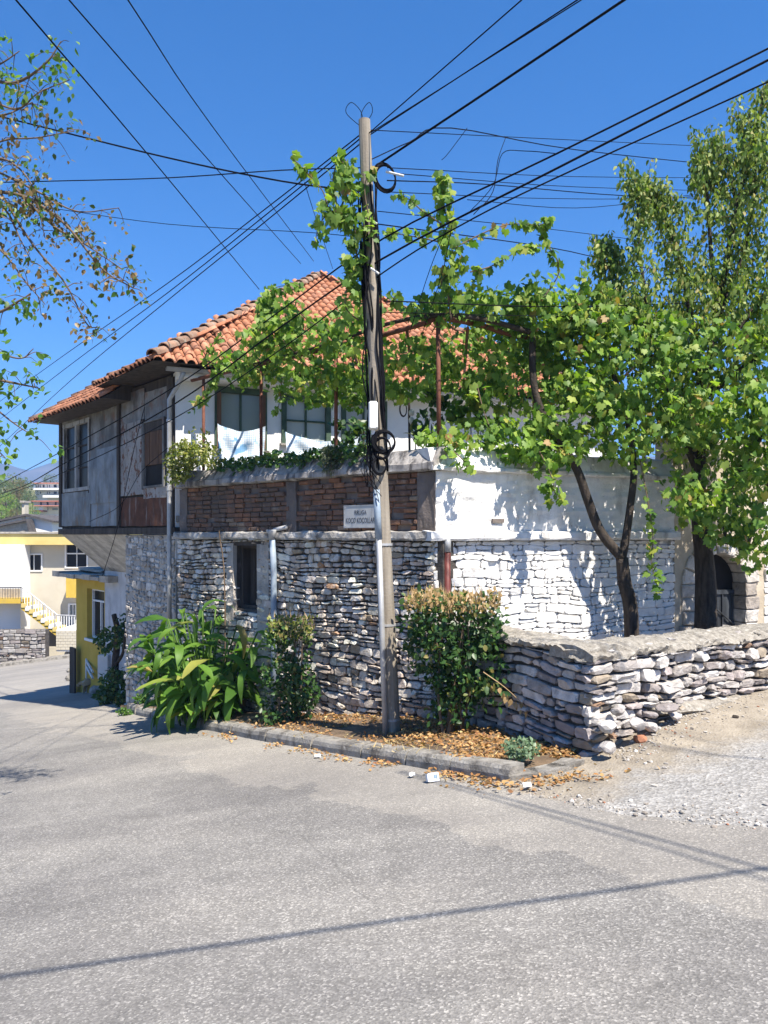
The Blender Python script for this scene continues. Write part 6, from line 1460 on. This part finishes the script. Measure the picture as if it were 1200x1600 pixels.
scrap('paper_scrap', 'little white scrap among the leaves under the kerb', 'litter', 644, 1216, 0.05, 0.04, 'paper', 0.4)
scrap('paper_scrap', 'white scrap lying in the gutter below the narrow shrub', 'litter', 496, 1186, 0.06, 0.04, 'paper', 0.5)

# ------------------------------------------------------------------ down the street: yellow building, cream house, town, trees
YW = Wall((-6.3, 17.35), (-0.656, 0.755), -1)
yb = thing('yellow_building', 'small yellow building with flat slab roof beyond the old house', 'building', YW.pt(1, G(*YW.pt(1, 0)[:2])))
yl = YW.hit(119, 980)[0]; ytop = EZ + (HOR - 905) / F * 17.9
yw = YW.rect(136, 921, 163, 1000)
mk('wall', pierced(YW, -1.0, yl, -3.6, ytop, -0.25, 0.0, [yw]), m['yellow'], yb)
mk('wall', MB().wbox(YW, yl - 0.25, yl - 0.003, -3.6, ytop, -4.0, -0.25), m['yellow'], yb)
wd = mk('window', pierced(YW, yw[0], yw[1], yw[2], yw[3], -0.2, -0.12, [(yw[0] + .05, yw[1] - .05, yw[2] + .05, yw[3] - .05)]), m['white'], yb)
mk('pane', MB().wbox(YW, yw[0] + .05, yw[1] - .05, yw[2] + .05, yw[3] - .05, -0.18, -0.17), m['dark_pane'], wd)
cm = (yw[0] + yw[1]) / 2; zt_ = yw[3] - (yw[3] - yw[2]) * .26
mk('mullion', MB().wbox(YW, cm - .02, cm + .02, yw[2] + .05, zt_, -0.169, -0.12), m['white'], wd); mk('transom', MB().wbox(YW, yw[0] + .05, yw[1] - .05, zt_, zt_ + .04, -0.169, -0.12), m['white'], wd)
mk('sill', MB().wbox(YW, yw[0] - .05, yw[1] + .05, yw[2] - .06, yw[2] - .002, -0.2, 0.05), m['white'], yb)
for i in range(7):
    a = -1.0 + (yl + 1.7) * i / 7; mk('roof_slab', MB().wbox(YW, a, a + (yl + 1.7) / 7 - .02, ytop + U(0.0, .03), ytop + U(.10, .15), -3.5, U(.25, .45)), m['slab'], yb)
for i in range(5):
    a = -0.8 + (yl + 1.2) * i / 5; mk('roof_slab', MB().wbox(YW, a, a + (yl + 1.2) / 5 - .02, ytop + .16, ytop + U(.20, .26), -3.2, U(-.3, .05)), m['slab'], yb)
# metal gate leaf and hand rail by the steps
hr = thing('hand_rail', 'dark metal gate post and sloping pale rail at the yellow building', 'railing', YW.pt(1.5, G(*YW.pt(1.5, 0)[:2]), .3))
mk('panel', MB().wbox(YW, yl - .35, yl, G(*YW.pt(yl, 0)[:2]) - .1, EZ + (HOR - 1012) / F * 18.5, 0.12, 0.16), m['dark_wood'], hr)
r0, r1 = P(135, 1032, 18.2), P(145, 1050, 17.6)
for dz in (0, -0.14): mk('rail', MB().tube([r0 + Vector((0, 0, dz)), r1 + Vector((0, 0, dz))], 0.03, 6), m['plasticw'], hr)
mk('rail_post', MB().tube([r0 + Vector((0, 0, .05)), Vector((r0.x, r0.y, G(r0.x, r0.y) - .1))], 0.025, 6), m['plasticw'], hr)
mb0 = P(158, 1058, 16.6); mb1 = P(168, 1024, 16.4)
mtb = mk('meter_cabinet', MB().box((mb0.x, mb1.y, mb0.z), (mb1.x, mb0.y, mb1.z)), m['plasticw']); tag(mtb, 'white meter cabinet on the faded wall in the shade of the jetty', 'cabinet')
# climbers in the shade under the jetty
random.seed(41); np.random.seed(41)
cl = P(178, 1085, 15.6); cl.z = G(cl.x, cl.y)
cb2 = thing('shade_creeper', 'dark creeper with woody stem growing in the shade under the jetty', 'plant', cl)
tree_tubes('stem', [([cl, P(180, 1040, 15.6), P(184, 990, 15.5), P(178, 960, 15.4)], 0.09, 0.05), ([P(180, 1040, 15.6), P(192, 1020, 15.2), P(196, 985, 15.0)], 0.04, 0.02)], m['bark'], cb2)
spec = [(165, 1000, 15.7, 14, 22, .3, 150), (190, 985, 15.3, 10, 28, .25, 150), (180, 1065, 15.2, 22, 25, .35, 240), (165, 1085, 15.2, 16, 14, .3, 150), (192, 1095, 14.6, 12, 16, .25, 150)]
pts = np.vstack([np.array(tuple(P(a, b, D))) + ball(n, .3) * np.array([hx / F * D, hd, hy / F * D]) for a, b, D, hx, hy, hd, n in spec]); foliage('foliage', OVAL, pts, m['hedge_leaf'], cb2, (0.07, 0.13), droop=.4)
for px, py, r in ((118, 1062, .22), (112, 1050, .16), (152, 1086, .2), (124, 1072, .17)):
    x, y = ground_at(px, py); vv, ff = pebble((x, y, G(x, y) + r * .3), r, .7); tag(mk('boulder', (vv, ff), m['concrete']), 'rough grey kerbside boulder by the yellow building', 'boulder', 'boulders by the yellow building')
# small tan animal nosing at the kerb in the shade
def skin(name, chains, mat, par):
    me = bpy.data.meshes.new(name); vs_, es, rs = [], [], []
    for (pts, parent_i) in chains:
        prev = parent_i
        for (p, r) in pts:
            vs_.append(p); rs.append(r)
            if prev is not None: es.append((prev, len(vs_) - 1))
            prev = len(vs_) - 1
    base = Vector(vs_[0]); me.from_pydata([tuple(Vector(v) - base) for v in vs_], es, [])
    o = bpy.data.objects.new(name, me); me.materials.append(mat); put(o, par, base)
    sm = o.modifiers.new('skin', 'SKIN'); o.modifiers.new('sub', 'SUBSURF').levels = 2; o.modifiers['sub'].render_levels = 2
    for i, r in enumerate(rs): me.skin_vertices[0].data[i].radius = (r, r)
    me.skin_vertices[0].data[0].use_root = True
    return o
x, y = ground_at(137, 1083); cb_ = Vector((x, y, G(x, y)))
cat_t = thing('cat', 'tan and white cat lowering its head at the shaded kerb', 'cat', cb_)
def cp(a, b, c): return tuple(cb_ + Vector((a, b, c)))
chains = [([(cp(.02, 0, .27), .085), (cp(.12, 0, .27), .085), (cp(.22, 0, .27), .07)], None), ([(cp(-.08, 0, .27), .075), (cp(-.15, 0, .24), .05), (cp(-.21, 0, .19), .05), (cp(-.26, 0, .155), .032)], 0),
          ([(cp(.30, 0, .26), .02), (cp(.40, .03, .20), .016), (cp(.48, .05, .22), .013)], 2)]
for sy in (-.05, .05):
    chains.append(([(cp(-.07, sy, .18), .032), (cp(-.075, sy, .09), .022), (cp(-.08, sy, .025), .02), (cp(-.11, sy, .015), .018)], 3))
    chains.append(([(cp(.22, sy, .19), .042), (cp(.20, sy, .12), .026), (cp(.245, sy, .07), .02), (cp(.23, sy, .02), .018), (cp(.20, sy, .015), .017)], 2))
skin('body', chains, m['fur'], cat_t)
for sy in (-.022, .022):
    mk('ear', MB().add([cp(-.20, sy - .015, .235), cp(-.20, sy + .015, .235), cp(-.215, sy, .275), cp(-.185, sy, .235)], [(0, 1, 2), (1, 3, 2), (3, 0, 2)]), m['fur'], cat_t)

# cream house with outside stairs
DC = 44.0
def c3(px, py, D=DC): return P(px, py, D)
ch = thing('cream_house', 'cream two-storey house with yellow roof band and outside stairs down the street', 'house', Vector((c3(40, 1010).x, DC, G(c3(40, 1010).x, DC) - .2)))
def pbox(x0, y0, x1, y1, D0, D1, ref=None):
    a = P(x0, y1, ref or D0); b = P(x1, y0, ref or D0); return MB().box((a.x, D0, a.z), (b.x, D1, b.z))
def pholes(x0, y0, x1, y1, D0, D1, holes):
    W = Wall((0, D0), (1, 0)); a = P(x0, y1, D0); b = P(x1, y0, D0)
    hs = [(P(h[0], h[3], D0).x, P(h[2], h[1], D0).x, P(h[0], h[3], D0).z, P(h[0], h[1], D0).z) for h in holes]
    return pierced(W, a.x, b.x, a.z, b.z, -(D1 - D0), 0.0, hs)
mk('wall', pholes(-60, 848, 172, 1040, DC, DC + .3, [(40, 867, 64, 891), (103, 846, 135, 886), (70, 970, 88, 1011), (108, 945, 118, 1000)]), m['cream'], ch)
mk('side_wall', pbox(-60, 848, -52, 1040, DC + .3, DC + 8, DC).box((P(165, 850, DC).x, DC + .3, P(0, 1040, DC).z), (P(172, 850, DC).x, DC + 8, P(0, 848, DC).z)), m['cream'], ch)
rb = mk('roof', pbox(-64, 834, 176, 851, DC - .7, DC + 8.5, DC), m['pale_yellow'], ch)
mk('roof_edge', pbox(-65, 831, 177, 833.7, DC - .8, DC + 8.6, DC), m['slab'], rb)
for (x0, y0, x1, y1, mt) in ((40, 867, 64, 891, 'dark_pane'), (103, 846, 135, 886, 'dark_pane'), (108, 945, 118, 1000, 'pane')):
    wd = mk('window' if y0 < 900 else 'door', pholes(x0 - 2, y0 - 2, x1 + 2, y1 + 2, DC - .06, DC + .1, [(x0, y0, x1, y1)]), m['white'], ch)
    mk('pane', pbox(x0, y0, x1, y1, DC + .15, DC + .17), m[mt], wd)
    mk('mullion', pbox((x0 + x1) / 2 - .6, y0, (x0 + x1) / 2 + .6, y1, DC + .08, DC + .14, DC), m['white'], wd)
mk('window_band', pbox(103, 864, 135, 866, DC - .05, DC + .05), m['white'], ch)
mk('door', pbox(70, 970, 88, 1011, DC + .18, DC + .22), m['void'], ch)
mk('projecting_bay', pbox(-60, 851, 32, 1030, DC - 1.2, DC - .01, DC - 1.2), m['white'], ch)
mk('yellow_block', pbox(103, 896, 122, 934, DC - 1.0, DC - .01, DC - 1.0), m['yellow'], ch)
bal = mk('balcony', pbox(-60, 936, 33, 943, DC - 2.3, DC - 1.21, DC - 2.3), m['yellow'], ch)
DB_ = DC - 2.25
for i in range(16): mk('baluster', MB().tube([P(-6 + i * 2.5, 936, DB_), P(-6 + i * 2.5, 918, DB_)], 0.018, 4), m['black_metal'], bal)
mk('rail', MB().tube([P(-40, 918, DB_), P(33, 918, DB_)], 0.03, 5), m['black_metal'], bal)
mk('brick_panel', pbox(-60, 920, 30, 935, DC - 1.35, DC - 1.22, DC - 1.3), m['stucco_beige'], bal)
stairs = mk('stair_flight', MB().add([P(33, 943, DC - 1.3), P(33, 952, DC - 1.3), P(88, 994, DC - 1.3), P(88, 985, DC - 1.3)] + [P(33, 943, DC - 2.4), P(33, 952, DC - 2.4), P(88, 994, DC - 2.4), P(88, 985, DC - 2.4)], [(0, 1, 2, 3), (7, 6, 5, 4), (0, 4, 5, 1), (1, 5, 6, 2), (2, 6, 7, 3), (3, 7, 4, 0)]), m['yellow'], ch)
ns = 9
for i in range(ns):
    x0 = 33 + 55 * i / ns; x1 = 33 + 55 * (i + 1) / ns; y = 941 + 42 * i / ns + 2
    mk('stair_tread', pbox(x0, y, x1 + .8, y + 6.5, DC - 2.45, DC - 1.28, DC - 2.45), m['white' if i % 2 else 'pale_yellow'], stairs)
for i in range(14):
    t = i / 13; x = 34 + 56 * t; y = 940 + 43 * t; mk('baluster', MB().tube([P(x, y, DC - 2.4), P(x, y - 24 + 2 * t, DC - 2.4)], 0.02 if i % 4 else .035, 4), m['white' if i % 4 else 'galv'], stairs)
for i in range(7): x = 92 + i * 4; mk('baluster', MB().tube([P(x, 984, DC - 2.4), P(x, 962, DC - 2.4)], 0.02, 4), m['white'], stairs)
mk('hand_rail', MB().tube([P(33, 916, DC - 2.4), P(90, 961, DC - 2.4), P(118, 962, DC - 2.4)], 0.035, 5), m['galv'], stairs)
bp = mk('brick_pedestal', pbox(88, 984, 124, 1018, DC - 2.6, DC - .02, DC - 2.6), m['white'], ch)
for r in range(7):
    for q in range(5):
        x0 = 87.6 + q * 7.4 - (3.7 if r % 2 else 0); x1 = x0 + 7.0; x0 = max(x0, 87.6); x1 = min(x1, 124)
        if x1 - x0 > 1: mk('pale_brick', pbox(x0, 985 + r * 4.4, x1, 985 + r * 4.4 + 3.9, DC - 2.65, DC - 2.58, DC - 2.65), m['cream'], bp)
# dry-stone wall before the cream house
SW = Wall((P(-40, 1000, 40).x, 40.0), (1, 0.03)); sl = (P(76, 1000, 40.5).x - P(-40, 1000, 40).x); zt2 = EZ + (HOR - 984) / F * 40
gs = lambda s: G(*SW.pt(s, 0)[:2])
dw = thing('dry_stone_wall', 'long dry-stone wall below the cream house stairs', 'stone wall', SW.pt(sl / 2, gs(sl / 2)))
mk('wall_core', MB().wbox(SW, 0, sl, gs(0) - .6, zt2 - .03, -.5, -.03), m['mortar'], dw)
rubble(dw, SW, 0, sl, gs, zt2, m['old_stone'], rowh=(.12, .22), wid=(.2, .5), gap=.015, proud=(.03, .1), limit=200)
# far kerb of the road bend
mk_ = MB()
for i in range(14):
    a, b = P(-60 + i * 16, 1036 - i * 1.6, 38.6 + i * .12), P(-60 + (i + 1) * 16 - .5, 1036 - (i + 1) * 1.6, 38.6 + (i + 1) * .12)
    mk_.hexa([(a.x, a.y, G(a.x, a.y) - .1), (b.x, b.y, G(b.x, b.y) - .1), (b.x, b.y + .9, G(b.x, b.y) - .1), (a.x, a.y + .9, G(a.x, a.y) - .1), (a.x, a.y, G(a.x, a.y) + .13), (b.x, b.y, G(b.x, b.y) + .13), (b.x, b.y + .9, G(b.x, b.y) + .13), (a.x, a.y + .9, G(a.x, a.y) + .13)])
o = mk('pavement', mk_, m['concrete']); o['kind'] = 'structure'
# gabled shed roofs behind
def gable(name, lab, x0, x1, xr, yl_, yr, yridge, ybase, D0, D1, wm):
    t = thing(name, lab, 'house', Vector((P((x0 + x1) / 2, 0, D0).x, D0, P(0, ybase, D0).z)))
    pts = [P(x0 + 2, ybase, D0), P(x1 - 2, ybase, D0), P(x1 - 2, yr, D0), P(xr, yridge, D0), P(x0 + 2, yl_, D0)]; dv = Vector((0, D1 - D0, 0))
    mk('wall', MB().add(pts + [p + dv for p in pts], [(0, 1, 2, 3, 4), (9, 8, 7, 6, 5), (0, 5, 6, 1), (1, 6, 7, 2), (4, 9, 5, 0)]), m[wm], t)
    for (a, b) in (((x0 - 3, yl_ + (yl_ - yridge) * 3 / max(1, xr - x0)), (xr, yridge)), ((xr, yridge), (x1 + 3, yr + (yr - yridge) * 3 / max(1, x1 - xr)))):
        p, q = P(a[0], a[1], D0) - Vector((0, .4, 0)), P(b[0], b[1], D0) - Vector((0, .4, 0)); dv2 = Vector((0, D1 - D0 + .8, 0)); u = Vector((0, 0, .16))
        mk('roof_slope', MB().hexa([p, q, q + dv2, p + dv2, p + u, q + u, q + dv2 + u, p + dv2 + u]), m['roof_dark'], t)
    return t
gh = gable('gabled_house', 'white gabled house with dark roof and pale chimney behind the cream house', -30, 84, 43, 822, 816, 806, 900, 62, 70, 'white')
chm = mk('chimney', pbox(35, 786, 39.5, 812, 61.9, 62.6, 62), m['cream'], gh); mk('cowl', pbox(33.8, 782.5, 40.8, 785.5, 61.7, 62.8, 62), m['slab'], chm)
gable('lean_to', 'grey lean-to with sloping dark roof before the white gable', -40, 46, 44, 831, 822, 814, 880, 61.0, 61.5, 'slab')
# apartment blocks on the hillside
def block(lab, x0, x1, y0, y1, D, rows, roofm, aw=None):
    t = thing('apartment_block', lab, 'building', Vector((P((x0 + x1) / 2, 0, D).x, D, P(0, y1, D).z)))
    mk('wall', pbox(x0, y0, x1, y1, D, D + 10), m['white'], t); mk('roof', pbox(x0 - 2, y0 - 1.4, x1 + 2, y0, D - 1.2, D + 11, D), m[roofm], t)
    for (yy, hh_, spots, mt) in rows:
        for (a, b) in spots:
            w_ = mk('window', pbox(a, yy, b, yy + hh_, D - .08, D + .2, D), m['white'], t); mk('pane', pbox(a + .3, yy + .3, b - .3, yy + hh_ - .3, D - .12, D - .09, D), m[mt], w_)
    return t
bA = block('upper white apartment block with balconies on the wooded hillside', 55, 108, 756, 806, 172, [(757.5, 4.5, [(57, 58.7), (60, 61.6), (62.6, 64.2), (67, 70), (73.5, 75), (77, 78.6), (84, 89)], 'dark_pane'), (768, 4, [(63, 64.5), (73.5, 75), (77, 78.6), (84, 89)], 'dark_pane')], 'apt_red')
mk('balcony_band', pbox(53, 762.5, 108, 765.5, 169.6, 171.9, 170), m['white'], bA); mk('balcony_band', pbox(68, 774, 108, 777.5, 169.6, 171.9, 170), m['white'], bA)
bB = block('lower white apartment block with red roof edge and awning on the hillside', 52, 108, 784, 850, 140, [(784.5, 5, [(63, 66), (73, 76.5), (86, 89)], 'dark_pane'), (794, 3.5, [(73, 76), (82, 91)], 'pane'), (805, 3.2, [(73, 76), (85, 88)], 'pane'), (804, 4.5, [(53, 67)], 'pane')], 'apt_red')
mk('balcony_band', pbox(52, 789.5, 108, 791, 137.6, 139.9, 138), m['apt_red'], bB)
aw_ = mk('awning', pbox(52, 791.2, 67, 797, 138.0, 139.9, 138), m['white'], bB); mk('awning_edge', pbox(52, 797.2, 67, 799.4, 137.8, 139.8, 138), m['maroon'], bB)
sm_ = block('low cottage with red roof and orange awning behind the gabled house', 80, 110, 818, 850, 90, [(821, 3, [(86, 88), (92, 94)], 'dark_pane')], 'apt_red')
# trees on the hillside
random.seed(77); np.random.seed(77)
TS = [(8, 752, 120, 12), (26, 748, 130, 14), (44, 768, 125, 9), (10, 772, 105, 12), (34, 782, 100, 10), (54, 792, 98, 8), (2, 790, 90, 10), (22, 796, 88, 8), (46, 802, 92, 7), (78, 752, 215, 9), (-20, 760, 110, 14), (50, 772, 150, 6), (48, 786, 118, 5), (-30, 790, 95, 10), (98, 781, 160, 4), (16, 762, 150, 16), (40, 752, 170, 14), (-45, 750, 130, 18)]
kinds = [('far_leaf', 'dark dense tree on the hillside beyond the gabled house'), ('vine_leaf', 'brighter green tree on the hillside beyond the gabled house'), ('dry_leaf', 'dull olive tree on the hillside beyond the gabled house')]
for i, (px, py, D, hpx) in enumerate(TS):
    ki = (0, 2, 0, 1, 0, 1, 1, 2, 1, 0, 0, 0, 1, 1, 0, 2, 0, 0)[i]
    top = P(px, py, D); r = hpx / F * D * U(1.0, 1.25); g = G(top.x, top.y); cz = max(top.z - r * .9, g + r * .7)
    t = thing('hillside_tree', kinds[ki][1], 'tree', Vector((top.x, D, g)), 'trees on the hillside')
    tree_tubes('trunk', [([Vector((top.x, D, g - .3)), Vector((top.x + .1, D, (g + cz) / 2)), Vector((top.x, D, cz))], r * .12, r * .05)], m['bark'], t, 6)
    cc = np.array([top.x, D, cz]) + ball(46, .5) * np.array([r, r, r * .95]); foliage('crown', BLADE2, clumps(cc, 26, r * .30), m[kinds[ki][0]], t, (r * .09, r * .17), droop=.1, spread=1.0)
# understorey closing the slope
pts = []
for i in range(900):
    D = U(80, 200); px = U(-60, 100)
    if px > 42 and D > 95: continue
    x = (px - 600) / F * D; pts.append((x, D, G(x, D) + U(0.2, 2.2)))
o = foliage('undergrowth', BLADE2, clumps(pts, 12, 1.3), m['far_leaf'], None, (.5, 1.0), droop=0, spread=1.0); tag(o, 'green scrub covering the hillside between the far trees', 'scrub')

# the air between here and the mountains
hzb = MB().box((-2300, -2300, -12), (2300, 2300, 262)); k = Mt('haze_air'); k.t.nodes.remove(k.b)
vol = k.n('ShaderNodeVolumePrincipled'); vol.inputs['Color'].default_value = (0.34, 0.56, 1.0, 1); vol.inputs['Density'].default_value = 0.00055; vol.inputs['Anisotropy'].default_value = 0.0
k.l(vol.outputs[0], k.t.nodes['Material Output'].inputs['Volume'])
hzo = mk('haze', hzb, k.m, kind='stuff', origin=(0, 0, 0)); tag(hzo, 'thin blue air haze over the valley', 'haze')
